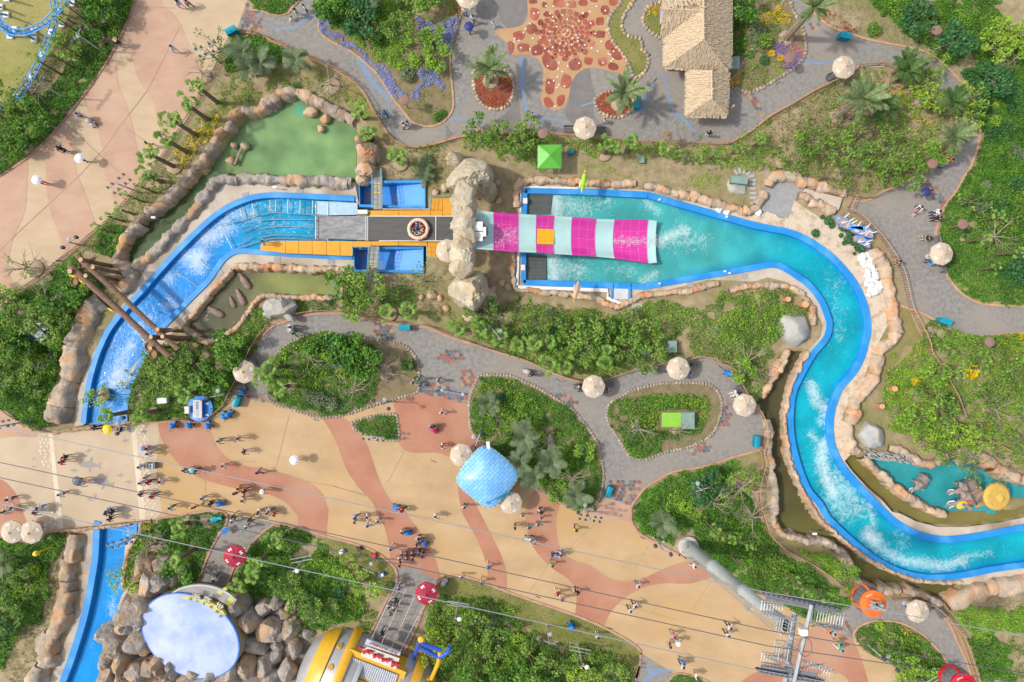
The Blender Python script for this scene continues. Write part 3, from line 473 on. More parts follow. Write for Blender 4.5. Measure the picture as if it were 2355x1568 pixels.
water('channel_water',CH['channel_splash'],-.35,tB,[('B3 400,230 400,380',1.7,.8),('B3 400,280 650,330',2.0,.5),('B3 370,760 380,960',1.7,.8),('B3 400,850 600,900',2.2,.48),('B3 750,300 850,280',1.6,.35),('B3 1320,640 1480,570 1580,530',1.1,.75),('B3 1350,620 1750,620',1.6,.36),('B3 1230,280 1330,350',.8,.5),('B3 1200,1000 1310,930',1.0,.55),('B3 900,880 1100,900',1.4,.3),('C4 410,420 450,560 530,620',1.1,.72),('C4 530,600 500,760',.9,.62),('C4 400,860 480,950',.8,.55),('C4 520,960 500,1130 560,1300 620,1420',1.3,.85),('C4 600,1250 780,1450',2.0,.55),('C4 620,1430 700,1560 900,1530',2.0,.52),('D4 930,230 1000,300',1.3,.95),('D4 950,290 1100,400 1300,480 1600,520 1800,480',1.1,.68),('D4 960,50 980,190',.8,.5),('D4 1200,180 1250,330',1.2,.33),('D4 1800,440 2040,400',.8,.4),('B4 620,900 660,1500',1.6,.22)],.22,MW)
water('channel_water',CH['channel_below'],-.5,lambda xy:mixc((.0,.235,.62),(.0,.215,.60),xy[:,1]*0),[('D1 1150,200',1.0,.42),('D1 1020,800 1000,960',.8,.45),('D1 1090,700',.8,.3)],.22,MW)
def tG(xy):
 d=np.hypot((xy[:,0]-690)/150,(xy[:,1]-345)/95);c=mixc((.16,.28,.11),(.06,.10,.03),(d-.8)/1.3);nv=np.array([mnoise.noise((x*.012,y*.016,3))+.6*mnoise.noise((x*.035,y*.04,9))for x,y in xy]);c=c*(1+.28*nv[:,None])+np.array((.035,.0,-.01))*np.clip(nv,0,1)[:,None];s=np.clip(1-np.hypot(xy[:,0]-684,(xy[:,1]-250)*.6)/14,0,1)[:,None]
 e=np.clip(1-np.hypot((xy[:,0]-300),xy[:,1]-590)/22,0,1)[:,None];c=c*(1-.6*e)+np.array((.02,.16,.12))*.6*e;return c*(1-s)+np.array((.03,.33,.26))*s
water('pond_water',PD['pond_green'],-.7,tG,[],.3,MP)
def tH(xy):
 c=mixc((.10,.10,.05),(.20,.22,.07),(xy[:,0]-560)/60);s=np.clip(1-np.hypot(xy[:,0]-770,(xy[:,1]-650)*.6)/22,0,1)[:,None]*.6;return c*(1-s)+np.array((.13,.30,.17))*s
water('pond_water',PD['pond_hippo'],-.55,tH,[('B1 1850,1300',.8,.35),('B1 1800,1330',.7,.3)],.3,MP)
water('pond_water',PD['canal_right'],-.75,lambda xy:mixc((.075,.065,.028),(.115,.105,.03),(xy[:,1]-1050)/200),[],.3,MP)
water('pond_water',PD['pond_elephant'],-.45,lambda xy:mixc((.03,.27,.29),(.035,.30,.32),xy[:,1]*0),[],.3,MP)
water('pond_water',PD['canal_olive'],-.7,lambda xy:mixc((.14,.12,.03),(.19,.165,.05),(xy[:,0]-1980)/150),[],.3,MP)
def wall(line,w=.6,z1=.14,z0=-1.6,m=None,name='channel_wall'):
 b=MB();b.ribbon(wm(line),[(-w/2,z0),(-w/2,z1-.03),(-w/2+.03,z1),(w/2-.03,z1),(w/2,z1-.03),(w/2,z0)]);return tag(b.build(name,m or M_blue),kind='structure')
wall(aL,.62);wall(aR,.6);wall(bR,.72);wall(bL,.68);wall(cL,.75);wall(P('D1 1240,100 1236,200 1230,240'),.45)
wall(P('B3 118,168 112,480 105,1012'),.55)
M_joint=mat('joint',(.36,.25,.15),(.30,.21,.13),scale=2);M_jointp=mat('joint_pink',(.33,.22,.17),(.28,.19,.15),scale=2)
def strip(s,w_,m,z=.0435):
 b=MB();b.ribbon(wm(P(s)),[(-w_/2,z),(w_/2,z)]);tag(b.build('paving_joint',m),kind='structure')
for s in('A1 1640,250 1350,820 1180,1040 940,1370 B1 700,60 440,300 200,520 0,720','A1 640,1160 960,1460 1090,1568','A1 1250,60 1600,75','A1 1150,1170 1330,1290'):strip(s,.05,M_jointp)
for s in('C1 1870,1400 1885,1095 2334,1110 C2 0,1120','C2 0,1160 300,1260 700,1330 1000,1420 1250,1480','C2 700,1330 1100,1440','D2 1350,30 1700,90 2150,210','D2 2150,210 2080,470','D3 1240,330 1110,560','D3 1820,640 1650,900','D3 1340,840 1280,940','D3 540,320 800,90','D3 900,830 1500,1000','C2 300,700 200,1100 160,1200','C2 1380,960 1200,1300','D3 150,760 330,500'):strip(s,.035,M_joint)
M_slot=mat('slot',(.05,.045,.04),rough=.6)
for s in('C2 525,725 578,735','C2 1595,1098 1645,1113','C2 1353,885 1405,900','D2 415,145 465,160','B2 912,1358 962,1366','B2 1643,1466 1692,1480','C3 400,355 448,380','C3 380,1472 425,1495','C3 605,708 642,752','C3 1845,850 1865,800','D3 215,785 262,802','D3 1165,240 1212,265','C3 1880,235 1925,262','D3 870,1070 920,1085','A4 70,775 112,745'):strip(s,.07,M_slot)
# ================================================================ VEGETATION
FOOT=[P('A3 1350,-60 1990,-60 1990,640 1960,1060 1590,1050 1590,620 1395,605 1350,340'),P('D1 1300,1000 1350,860 1560,790 1650,700 1800,680 2000,720 2180,850 2250,1000 2334,1568 1200,1700 850,1568 900,1250 1050,960 1180,760 1330,780'),P('D2 400,1568 400,1380 520,1160 720,1040 900,1000 1020,1180 1300,1270 1560,1290 1680,1568'),P('C2 1830,1210 2090,965 C3 60,1250 C2 2150,1540'),P('A3 235,1320 450,1320 450,1530 235,1530'),P('C1 1700,630 1730,540 1820,505 1930,570 1945,650 1880,730 1780,735'),P('C3 1330,640 1680,640 1680,820 1330,820'),P('D3 1500,330 1540,220 1620,200 1700,260 1690,350 1640,420 1550,420'),P('B2 1780,0 2200,0 2150,250 2130,860 2130,1290 1760,1250 1780,860')]
BASE=[]
def mask_grid(k=3.0):
 xs=np.arange(0,2354,k)+k/2;ys=np.arange(0,1568,k)+k/2;X,Y=np.meshgrid(xs,ys);xy=np.stack([X.ravel(),Y.ravel()],1);M=np.zeros(len(xy),bool)
 def paint(p,val):
  a=np.asarray(p);ii=np.nonzero((xy[:,0]>a[:,0].min())&(xy[:,0]<a[:,0].max())&(xy[:,1]>a[:,1].min())&(xy[:,1]<a[:,1].max()))[0]
  M[ii[inside(p,xy[ii])]]=val
 for n in PAVED:paint(O[n],True)
 for p in BED.values():paint(p,False)
 for p in BASIN+APR+FOOT+[PEB,PEB2]:paint(p,True)
 return M.reshape(X.shape)
MK=3.0;MASK=mask_grid(MK)
def free(xy):
 i=np.clip((xy[:,1]/MK).astype(int),0,MASK.shape[0]-1);j=np.clip((xy[:,0]/MK).astype(int),0,MASK.shape[1]-1);return ~MASK[i,j]
_g=rng.random((256,256))
def vnoise(xy,sc):
 """cheap smooth value noise 0..1 for numpy arrays, sc in metres"""
 p=xy/(PX*sc);i=np.floor(p).astype(int);f=p-i;f=f*f*(3-2*f);a=_g[i[:,1]&255,i[:,0]&255];b=_g[i[:,1]&255,(i[:,0]+1)&255];c=_g[(i[:,1]+1)&255,i[:,0]&255];d=_g[(i[:,1]+1)&255,(i[:,0]+1)&255]
 return(a*(1-f[:,0])+b*f[:,0])*(1-f[:,1])+(c*(1-f[:,0])+d*f[:,0])*f[:,1]
L_hedge=leafmat('leaf_hedge',[(.022,.065,.010),(.045,.125,.016),(.075,.18,.022),(.12,.24,.03)])
L_bright=leafmat('leaf_bright',[(.06,.13,.018),(.10,.20,.024),(.15,.27,.03),(.21,.33,.04)])
L_mix=leafmat('leaf_mixed',[(.04,.085,.018),(.075,.15,.025),(.12,.21,.035),(.20,.29,.05)])
L_lime=leafmat('leaf_lime',[(.10,.19,.02),(.15,.26,.025),(.20,.31,.03),(.26,.36,.05)])
L_blueg=leafmat('leaf_bluegreen',[(.02,.07,.025),(.035,.11,.04),(.06,.16,.055)])
L_silver=leafmat('leaf_silver',[(.13,.18,.085),(.19,.25,.13),(.27,.33,.18)])
L_dry=leafmat('leaf_dry',[(.14,.11,.045),(.21,.19,.07),(.19,.23,.06),(.30,.26,.12)])
L_grass=leafmat('leaf_grass',[(.10,.15,.03),(.16,.22,.045),(.24,.28,.07)])
L_palm=leafmat('leaf_palm',[(.035,.075,.022),(.065,.12,.035),(.11,.18,.06)])
L_date=leafmat('leaf_date',[(.07,.11,.05),(.12,.17,.075),(.20,.24,.12)])
L_fan=leafmat('leaf_fan',[(.06,.13,.03),(.11,.21,.04),(.20,.30,.07)])
F_yel=leafmat('flower_yellow',[(.60,.36,.005),(.78,.52,.01),(.45,.40,.02)],.1)
F_pur=leafmat('flower_purple',[(.20,.22,.48),(.30,.33,.60),(.24,.30,.36)],.1)
F_vio=leafmat('flower_violet',[(.20,.08,.42),(.30,.14,.55),(.24,.12,.40)],.1)
F_pnk=leafmat('flower_pink',[(.62,.13,.20),(.72,.22,.30),(.5,.08,.14)],.1)
F_red=leafmat('flower_red',[(.40,.07,.03),(.52,.13,.05),(.30,.05,.05),(.5,.22,.05)],.1)
def leaves(n,xy,hfun,size,tilt=1.0,asp=.62,zlo=.0):
 """loose leaf faces: xy sheet coords -> (n,4,3)"""
 n=len(xy);c=np.stack([(xy[:,0]-1177)/PX,(784-xy[:,1])/PX],1);z=hfun
 s=size*rng.uniform(.6,1.35,n);th=rng.uniform(0,2*np.pi,n);ti=rng.normal(0,.55*tilt,n);t2=rng.normal(0,.55*tilt,n)
 a=np.stack([np.cos(th)*np.cos(ti),np.sin(th)*np.cos(ti),np.sin(ti)],1)*(s/2)[:,None];b=np.stack([-np.sin(th)*np.cos(t2),np.cos(th)*np.cos(t2),np.sin(t2)],1)*(s*asp/2)[:,None]
 C=np.concatenate([c,z[:,None]],1);return np.stack([C-a,C-b*1.0+a*.1,C+a,C+b+a*.1],1)
def fill(kind_,poly,m,dens,size,hmax,cover=1.0,clump=1.3,base=.05,grow=.5,tilt=1.0,usemask=True):
 """plants spread over a region: clumps from value noise, 'cover' of the ground hidden"""
 a=np.asarray(poly);x0,y0,x1,y1=a[:,0].min(),a[:,1].min(),a[:,0].max(),a[:,1].max();A=(x1-x0)*(y1-y0)/PX**2;n=int(A*dens*(2.1 if kind_[:3]=='flo' else 1.9 if size>.165 else 1.35));fh=kind_=='hedge' and cover>.9 and size<.3;n=int(n*(1.5 if fh else 1));size*=.66 if fh else .80;cover=1-(1-cover)*.62
 xy=np.stack([rng.uniform(x0,x1,n),rng.uniform(y0,y1,n)],1);jig=xy+np.stack([vnoise(xy+311,.8)-.5,vnoise(xy+77,.8)-.5],1)*PX*.9
 k=inside(poly,jig)
 if usemask:k&=free(xy)
 k&=(xy[:,0]>-25)&(xy[:,0]<2380)&(xy[:,1]>-25)&(xy[:,1]<1595)
 xy=xy[k];cl=.6*vnoise(xy,clump)+.4*vnoise(xy+1000,clump*.42)
 if cover<1:q=np.sort(cl)[int((1-cover)*(len(cl)-1))]if len(cl)else 0;kk=cl>q;xy,cl=xy[kk],cl[kk]
 h=base+hmax*np.clip((cl-.2)/.6,.12,1)*rng.uniform(.45,1.0,len(xy));return leaves(len(xy),xy,h,size,tilt)
STUFF={}
def veg(kind,s,m,dens,size,hmax,cover=1.0,clump=1.3,n=3,tilt=1.0,mask=True,poly=None,base=.05):
 q=poly if poly else S(s,n);V=fill(kind,q,m,dens,size,hmax,cover,clump,base,tilt=tilt,usemask=mask);STUFF.setdefault((kind,m),[]).append(V)
 if kind=='hedge' and cover>.74:STUFF[kind,m].append(fill(kind,q,m,13,.5,.12,min(1,cover+.05),clump,.03,tilt=.35,usemask=mask))
veg('hedge','A1 1235,-20 1190,130 1120,300 1010,505 880,710 740,905 600,1085 440,1265 260,1430 60,1550 -40,1600 -40,1150 200,1000 330,900 500,760 620,600 760,420 840,250 860,80 840,-20',L_hedge,55,.26,1.0,.82,1.6)
veg('hedge','A1 1215,60 1100,320 960,450 940,400 1050,200 1110,60',L_lime,30,.2,1.0,.6,.9)
veg('hedge','A1 -20,1020 120,930 350,900 420,1010 350,1130 120,1150 -20,1120',L_lime,40,.26,1.7,.6,1.2)
veg('shrub_cover','A1 730,20 850,0 870,160 800,330 640,440 560,600 420,760 300,900 200,930 400,660 560,430 640,250',L_silver,22,.22,.5,.45,1.1)
veg('grass','A1 690,60 840,60 600,520 300,900 180,900 420,560 600,300',L_grass,40,.2,.2,.5,.8)
veg('hedge','A1 2090,430 2170,330 A2 60,330 150,390 270,450 280,500 200,560 0,540 A1 2250,620 2120,680 2060,650',L_hedge,60,.26,1.1,.95,1.5)
veg('grass','A1 2334,480 2100,660 1960,800 1880,960 2010,1040 2200,980 A2 60,980 250,840 450,830 700,940 900,1000 1060,1020 900,860 640,680 400,560 0,520',L_grass,30,.2,.3,.42,.9)
veg('shrub_cover','A1 2334,700 2150,720 2000,900 2060,1000 2250,960 A2 100,820 330,820 300,660 100,600',L_mix,30,.22,.5,.45,.9)
veg('shrub_cover','A1 1920,1010 1980,1100 1880,1280 1760,1440 1640,1568 B1 1560,120 1400,250 1260,420 1130,620 1050,740 900,700 700,740 680,820 860,560 1020,440 1200,240 1350,60 A1 1560,1420 1760,1130',L_mix,42,.22,.6,.62,1.0)
veg('flowers_yellow','A1 1990,1030 2000,1120 1920,1250 1830,1380 1720,1540 1620,1560 1600,1420 1720,1280 1830,1120 1930,1060',F_yel,60,.17,.9,.8,.7)
veg('hedge','B1 900,560 1060,480 1140,520 1130,640 1050,760 960,780 860,700',L_hedge,60,.24,.9,.9,1.2)
veg('grass','B1 1400,110 1600,0 1700,-60 1640,100 1480,190 1350,300',L_lime,40,.17,.25,.7,.6)
veg('hedge','B1 -20,1200 180,1100 400,970 640,780 720,820 850,950 950,1080 900,1180 780,1280 700,1420 640,1568 C1 600,60 540,300 480,520 460,780 340,810 200,740 60,640 -20,610',L_hedge,60,.27,1.2,.93,1.8)
veg('shrub_cover','B1 0,1300 500,1150 760,1150 700,1400 620,1568 C1 560,260 460,560 100,560 0,300',L_bright,22,.25,1.5,.45,1.5)
veg('shrub_cover','C1 180,600 480,560 470,780 330,760 200,680',L_lime,40,.2,.5,.7,.9)
veg('shrub_cover','B1 400,960 640,790 640,860 520,960 440,1010',L_silver,30,.2,.5,.8,1)
veg('hedge','A2 660,-40 1050,-40 1340,-40 1420,150 1350,400 1370,520 1300,600 1220,620 1080,520 900,380 760,280 680,180',L_bright,45,.25,1.0,.92,1.3)
veg('hedge','A2 690,60 820,120 1000,200 1040,350 950,360 860,290 720,230',L_hedge,60,.28,1.9,.9,1.6)
veg('hedge','A2 850,60 1100,0 1150,80 1050,220 1000,330 880,280',L_blueg,50,.28,2.4,.8,1.6)
veg('flowers_purple','A2 590,130 650,190 680,290 830,370 940,440 1080,560 1190,640 1260,730 1330,830 1390,860 1300,930 1240,880 1160,760 1080,640 960,530 850,440 720,370 600,290 575,200',F_pur,150,.17,.3,.9,.7)
veg('flowers_purple','A2 1450,170 1560,200 1840,180 1830,280 1780,430 1690,490 1640,450 1500,340',F_pur,150,.18,.8,.85,.9)
veg('flowers_purple','A2 1480,620 1560,660 1640,660 1720,830 1580,790 1500,880 1420,900 1430,820 1520,760',F_pur,150,.18,.4,.9,.9)
veg('shrub_cover','A2 1300,-20 1720,-20 1840,60 1840,180 1560,200 1450,170 1400,350 1480,600 1330,700 1300,600 1420,400',L_mix,36,.23,.9,.6,1.2)
veg('flowers_red','A2 1740,20 1850,0 1870,130 1760,180',F_red,40,.18,.3,.6,.8)
veg('grass',None,L_grass,34,.16,.12,.8,1,poly=P('A2 1650,520 1790,440 1770,600 1790,800 1800,950 1780,1030 1710,1110 1620,1150 1520,1150 1420,1110 1330,1000 1310,940 1500,1040 1640,1050 1720,900 1720,780'))
veg('shrub_cover','A2 1440,950 1550,830 1700,850 1700,1000 1560,1060',L_mix,20,.2,.3,.4,.7)
veg('hedge',None,L_hedge,60,.24,.5,1,1.2,poly=BED['bed_upper_left'])
for p in('palm_bed_left','palm_bed_right'):
 veg('flowers_red',None,F_red,26,.26,.18,.5,.6,poly=BED[p])
veg('grass',None,L_grass,40,.15,.12,.9,1,poly=BED['lawn_crescent']);veg('grass',None,L_grass,40,.16,.15,.9,1,poly=BED['entrance_bed'])
veg('flowers_yellow','A3 1230,90 1340,45 1360,100 1330,140 1220,150',F_yel,60,.16,.4,.8,.7)
veg('hedge','A3 1990,60 2080,80 2120,200 2130,350 2110,500 1985,510',L_hedge,60,.25,.9,.95,1.3)
veg('flowers_yellow','A3 2070,180 2130,230 2130,420 2090,500',F_yel,18,.14,.9,.5,.8)
veg('flowers_yellow','A3 1970,640 2090,580 2095,680 2040,780 1975,760',F_yel,60,.16,.5,.8,.8)
veg('shrub_cover','A3 2100,-20 2334,-20 A4 200,60 200,300 100,400 0,500 A3 2334,760 2150,830 2060,800 2110,560 2130,300',L_mix,36,.2,.5,.62,.9)
veg('flowers_yellow','A4 0,90 100,80 220,130 210,210 60,230 A3 2230,180 2280,120',F_yel,70,.17,.4,.85,1)
veg('flowers_violet','A4 30,390 150,380 250,480 310,560 220,640 120,620 60,520',F_vio,75,.14,.3,.85,.8)
veg('flowers_pink','A4 200,400 290,370 340,430 330,540 260,530 220,470',F_pnk,50,.14,.3,.6,.7)
veg('grass','A4 0,550 100,530 160,650 60,730 -10,760',L_lime,50,.16,.25,.8,.6)
veg('hedge','A4 980,-30 2060,-30 2050,60 2130,180 2120,260 2250,330 2400,430 2400,1600 1880,1600 1930,1380 1950,1200 1930,1000 1800,760 1740,690 1860,620 1820,500 1600,620 1500,500 1420,390 1180,260 1040,120',L_hedge,56,.25,.75,.93,1.5)
veg('shrub_cover','A4 1000,0 1400,60 1800,120 2100,250 2000,400 1700,300 1400,240 1150,200',L_bright,24,.25,.9,.5,1.6)
veg('shrub_cover','A4 1880,430 2050,280 2250,250 2380,420 2300,560 2050,520',L_lime,20,.27,1.6,.55,1.3)
veg('hedge','A4 1740,690 1900,600 2050,560 2200,700 2300,1000 2200,1250 2000,1300 1950,1200 1900,950 1800,780',L_blueg,46,.26,1.0,.85,1.6)
veg('shrub_cover','A4 560,-20 980,-20 1100,200 1300,300 1440,400 1300,430 1050,380 850,330 650,260 520,180 430,60',L_silver,20,.16,.2,.5,.6)
veg('flowers_red','A4 440,110 580,120 800,280 780,320 660,280 520,220',F_red,7,.4,.25,.6,.5)
veg('shrub_cover','A4 -20,1120 300,920 640,720 840,650 1100,640 1300,720 1480,860 1600,980 1640,1120 1600,1250 1500,1500 1300,1568 B4 1100,120 880,200 600,120 300,40 0,0',L_mix,24,.22,.7,.02,1.1)
veg('dry_litter','A4 -20,1100 300,920 640,720 840,650 1300,720 1600,980 1640,1120 1500,1500 1200,1568 B4 880,200 600,120 0,0',L_dry,22,.2,.15,.6,.6)
veg('shrub_cover','A4 1150,900 1500,880 1580,1000 1500,1300 1400,1500 1100,1568 B4 960,60 A4 900,1400 1200,1200',L_bright,30,.24,1.0,.38,1.2)
veg('flowers_yellow','A4 1030,850 1150,800 1300,880 1270,980 1180,960 1060,930',F_yel,40,.15,.4,.6,.8);veg('flowers_yellow','A4 1320,1060 1560,1080 1540,1180 1350,1150',F_yel,28,.15,.4,.5,.8)
veg('shrub_cover','A4 0,1350 300,1250 600,1320 900,1400 900,1568 B4 700,100 300,20 0,0',L_bright,22,.24,.8,.1,1.1)
veg('shrub_cover','B4 960,0 1300,-60 1280,60 1080,150 960,100',L_bright,40,.25,1.2,.75,1.2)
veg('shrub_cover','A2 2334,1240 2050,1240 1900,1290 1900,1380 2150,1360 2180,1450 2334,1500 A3 0,1480 300,1540 480,1400 900,1440 1300,1450 1700,1480 2100,1568 2334,1500 A4 0,1400 0,1100 A3 2334,1100 2200,1210 2060,1290 1900,1330 1300,1320 560,1260 200,1240',L_bright,46,.23,.55,.72,1.1)
veg('shrub_cover','A3 0,1240 240,1170 400,1260 420,1320 230,1330 200,1430 0,1440 A2 2200,1330 2000,1280 1980,1180 2080,1170 2200,1240',L_mix,46,.25,1.5,.8,1.2)
veg('grass','A3 520,1500 700,1480 900,1500 880,1568 560,1568 B3 1630,100 1720,20 1900,50 1850,140 1700,160 1640,140',L_lime,46,.15,.18,.8,.6);veg('grass','B3 1610,60 1720,10 1900,40 1900,110 1800,150 1660,150',L_lime,50,.15,.18,.9,.6)
veg('grass','B3 1200,-20 1600,60 1900,180 2100,300 2150,200 1900,0 1400,-80 1000,-40',L_grass,20,.16,.15,.4,.7)
veg('dry_litter','A2 1200,1380 1750,1320 1760,1568 B2 1600,160 1200,60 1180,0',L_dry,16,.18,.15,.5,.7);veg('shrub_cover','A2 1250,1360 1700,1310 1760,1350 1500,1450 1420,1540 1300,1480',L_mix,30,.2,.5,.45,.8)
veg('shrub_cover','B3 0,1160 160,1150 200,1240 300,1220 700,1240 1000,1300 1300,1180 1450,1200 1650,1250 1750,1240 1900,1120 2334,1070 B4 100,1060 250,1100 380,1240 380,1330 200,1330 100,1480 C4 20,100 C3 2300,400 2200,560 2060,360 1900,180 1700,140 1400,190 1150,250 860,345 650,375 400,300 0,130 C2 2334,130 2000,20 1950,-40 B2 2000,1568 2000,1420 2140,1280',L_mix,52,.25,.9,.86,1.5)
veg('shrub_cover','B3 1950,1290 2100,1220 2334,1200 B4 200,1250 100,1450 B3 2334,1568 1900,1568 1860,1450',L_bright,46,.26,1.1,.85,1.3)
veg('grass','B3 1200,1190 1420,1170 1560,1230 1650,1290 1500,1340 1200,1320',L_lime,55,.17,.3,.85,.7);veg('grass','B3 200,1230 700,1230 1000,1310 900,1380 300,1320',L_lime,40,.17,.35,.6,.7)
veg('grass','B3 1900,1110 2334,1080 2334,1180 2000,1200 1850,1200',L_lime,42,.2,.4,.7,.8)
veg('hedge','B3 400,1350 900,1320 1200,1400 1350,1500 1300,1568 C3 900,60 500,200 300,100 B3 200,1568',L_hedge,34,.26,1.3,.55,1.6)
veg('shrub_cover','B2 1140,1060 1400,1040 1440,1200 1200,1230',L_hedge,50,.25,.9,.85,1.2);veg('shrub_cover','B2 860,960 1000,960 1000,1260 860,1250',L_bright,40,.25,1.3,.7,1.1)
veg('shrub_cover','B2 370,1170 780,1170 920,1210 980,1280 800,1270 500,1255 360,1270',L_hedge,55,.22,.5,.9,.9);veg('shrub_cover','B2 1500,1300 1750,1380 1950,1500 2334,1568 2334,1420 2050,1400 1750,1280 1560,1250',L_mix,40,.22,.5,.6,1.0)
veg('dry_litter','B2 1100,950 1600,940 1750,1100 1700,1300 1100,1250 1000,1000',L_dry,18,.18,.15,.5,.7)
veg('hedge','B1 1700,1568 1650,1450 1760,1480 1900,1560 2080,1500 2230,1380 2334,1240 B2 60,1300 120,1390 60,1470 0,1568 C1 2260,190 2120,440 2040,590 1930,690 1700,715 1200,735 1180,500 1260,280 1400,60',L_mix,50,.24,.9,.8,1.4)
veg('hedge','C1 1980,300 2140,280 2120,430 2030,600 1940,640 1920,560 1880,480',L_hedge,60,.24,.9,.95,1.3);veg('hedge','C1 2150,20 2320,20 2230,200 2120,170 2050,80',L_hedge,60,.24,.9,.9,1.3);veg('hedge','C1 1500,660 1700,640 1720,700 1400,735',L_hedge,60,.2,.6,.9,1.2)
veg('hedge',None,L_hedge,62,.23,.6,.97,1.2,poly=S('C2 170,190 230,110 350,10 B2 400,1540 560,1480 700,1485 950,1535 C2 1060,60 1140,160 1150,280 1100,420 1040,560 950,620 760,670 620,690 450,640 300,600 150,530 130,440',3))
veg('shrub_cover','C2 230,120 400,30 800,60 900,160 950,330 800,420 500,450 250,400 180,300',L_bright,40,.25,.9,.7,1.2);veg('shrub_cover','C2 420,480 560,450 720,500 820,590 720,630 520,610',L_silver,52,.22,.5,.95,.9);veg('shrub_cover','C2 140,500 400,560 430,620 250,580',L_bright,46,.2,.6,.8,.8)
veg('hedge',None,L_hedge,70,.22,.5,1,1.0,poly=S('C2 895,765 1080,700 1230,690 1282,700 1292,870 1240,905 1100,870 940,820',3));veg('flowers_red','C2 1000,760 1180,740 1220,800 1060,820',F_red,12,.16,.6,.5,.8)
veg('hedge',None,L_hedge,62,.23,.6,.96,1.3,poly=S('C2 1960,590 1985,490 2020,410 2060,345 2160,335 2300,340 C3 100,400 200,440 320,510 430,570 540,650 620,730 700,850 770,980 815,1150 815,1300 770,1440 690,1530 560,1530 400,1430 200,1330 80,1250 C2 2250,1060 2080,930 2000,860 1960,750',3))
veg('shrub_cover','C2 2100,450 C3 100,480 450,800 600,1000 560,1250 300,1300 C2 2250,900 2080,750',L_bright,34,.25,.9,.6,1.3);veg('hedge','C2 2000,400 2150,345 2334,360 2334,440 2100,440 2000,520',L_lime,40,.18,.7,.7,.8)
rb=S('C3 890,560 960,540 1050,560 1300,500 1500,490 1700,500 1780,560 1790,650 1740,760 1700,850 1560,880 1370,930 1360,1010 1250,1065 1160,1080 1060,1025 1000,930 940,830 885,760 870,650',3)
veg('hedge',None,L_hedge,62,.23,.6,.9,1.2,poly=rb);veg('shrub_cover','C3 1000,560 1350,500 1700,500 1780,620 1720,780 1680,650 1380,640 1300,820 1200,880 1100,720',L_bright,34,.22,.8,.62,.9);veg('flowers_yellow','C3 1060,680 1300,650 1330,820 1250,920 1150,800 1100,700',F_yel,14,.14,.7,.5,.8);veg('flowers_yellow','C3 1500,520 1700,520 1780,620 1750,720 1650,640',F_yel,12,.14,.8,.5,.8)
veg('grass',None,L_dry,26,.15,.1,.7,1,poly=BED['round_bed_hatch'])
veg('hedge','C3 1100,1540 1160,1450 1240,1360 1340,1290 1470,1220 1650,1195 1850,1150 2020,1090 2080,1180 2000,1250 2080,1350 2200,1420 2230,1568 D3 2290,150 D4 0,240 80,340 300,480 500,620 640,740 780,820 700,880 560,940 400,1000 200,900 D3 2334,780 2100,720 1900,600 1740,420 1640,210 1500,210 1450,340 1300,260 1180,180 1110,80',L_hedge,58,.25,.8,.94,1.4)
veg('shrub_cover','C3 1400,1400 1700,1300 2000,1400 2200,1500 D3 2250,200 D4 100,400 300,560 D3 2300,600 2000,350 1700,180 1400,0',L_bright,36,.25,1.0,.62,1.3)
veg('hedge','D4 300,380 450,350 600,430 690,530 680,600 560,580 400,470',L_bright,46,.25,.8,.9,1.2)
veg('shrub_cover','D3 1700,80 2200,150 D4 250,600 450,740 D3 2200,600 1900,350',L_dry,16,.24,.9,.4,1.2)
veg('shrub_cover','C4 1300,60 1420,0 2400,-40 2400,1100 2200,1040 1980,960 1800,1000 1500,1000 1400,900 1250,880 1100,800 1060,700 1030,520 1060,300 1180,200',L_bright,48,.25,.8,.84,1.3)
veg('shrub_cover','C4 1050,290 1200,230 1400,250 1400,420 1250,600 1060,620 1030,480',L_lime,46,.24,.8,.75,1.0);veg('shrub_cover','C4 1100,780 1300,820 1600,800 1850,880 1950,950 1700,980 1400,900 1200,880',L_lime,46,.24,.8,.75,1.0)
veg('hedge','C4 1750,150 2100,20 2380,200 2380,700 2100,600 1900,350',L_mix,34,.27,1.2,.6,1.6);veg('flowers_yellow','B4 2080,1480 2334,1450 2400,1450 C4 2400,90 2250,110 2130,60',F_yel,60,.17,.6,.75,.9);veg('flowers_yellow','C4 1220,130 1400,10 1420,80 1280,170 1200,240',F_yel,30,.15,.5,.5,.8)
veg('shrub_cover','C4 2050,1010 2250,1050 2400,1120 2400,1280 2280,1180 2120,1090',L_mix,40,.22,.5,.6,1.0)
veg('hedge','B4 1830,-20 2420,-20 2420,1210 2100,1205 1920,1180 1770,1090 1665,975 1615,860 1545,620 1555,500 1620,310 1690,220 1760,110',L_hedge,56,.24,.6,.93,1.3)
veg('shrub_cover','B4 1950,250 2334,100 2420,300 2420,1000 2150,900 1900,700 1850,500',L_mix,36,.26,1.0,.6,1.4);veg('shrub_cover','B4 1400,1400 1560,1350 1700,1450 2000,1500 2334,1475 2400,1475 2400,1568 C4 1500,60 1400,0',L_hedge,55,.24,.7,.9,1.3);veg('hedge','B4 2120,850 2250,790 2400,820 2400,1050 2200,1060 2100,980',L_blueg,46,.28,2.2,.95,1.3)
veg('hedge','D1 -30,300 180,310 420,220 590,200 580,330 470,460 450,600 440,800 380,900 360,1050 200,1100 150,1200 70,1350 -30,1420',L_hedge,58,.25,.9,.9,1.4);veg('grass','D1 450,500 570,450 510,750 430,1150 350,1400 300,1568 0,1568 60,1400 220,1100 380,900',L_dry,30,.17,.12,.6,.8);veg('shrub_cover','D1 300,420 480,320 560,300 480,460 430,700 300,640',L_bright,44,.22,.7,.75,1.1)
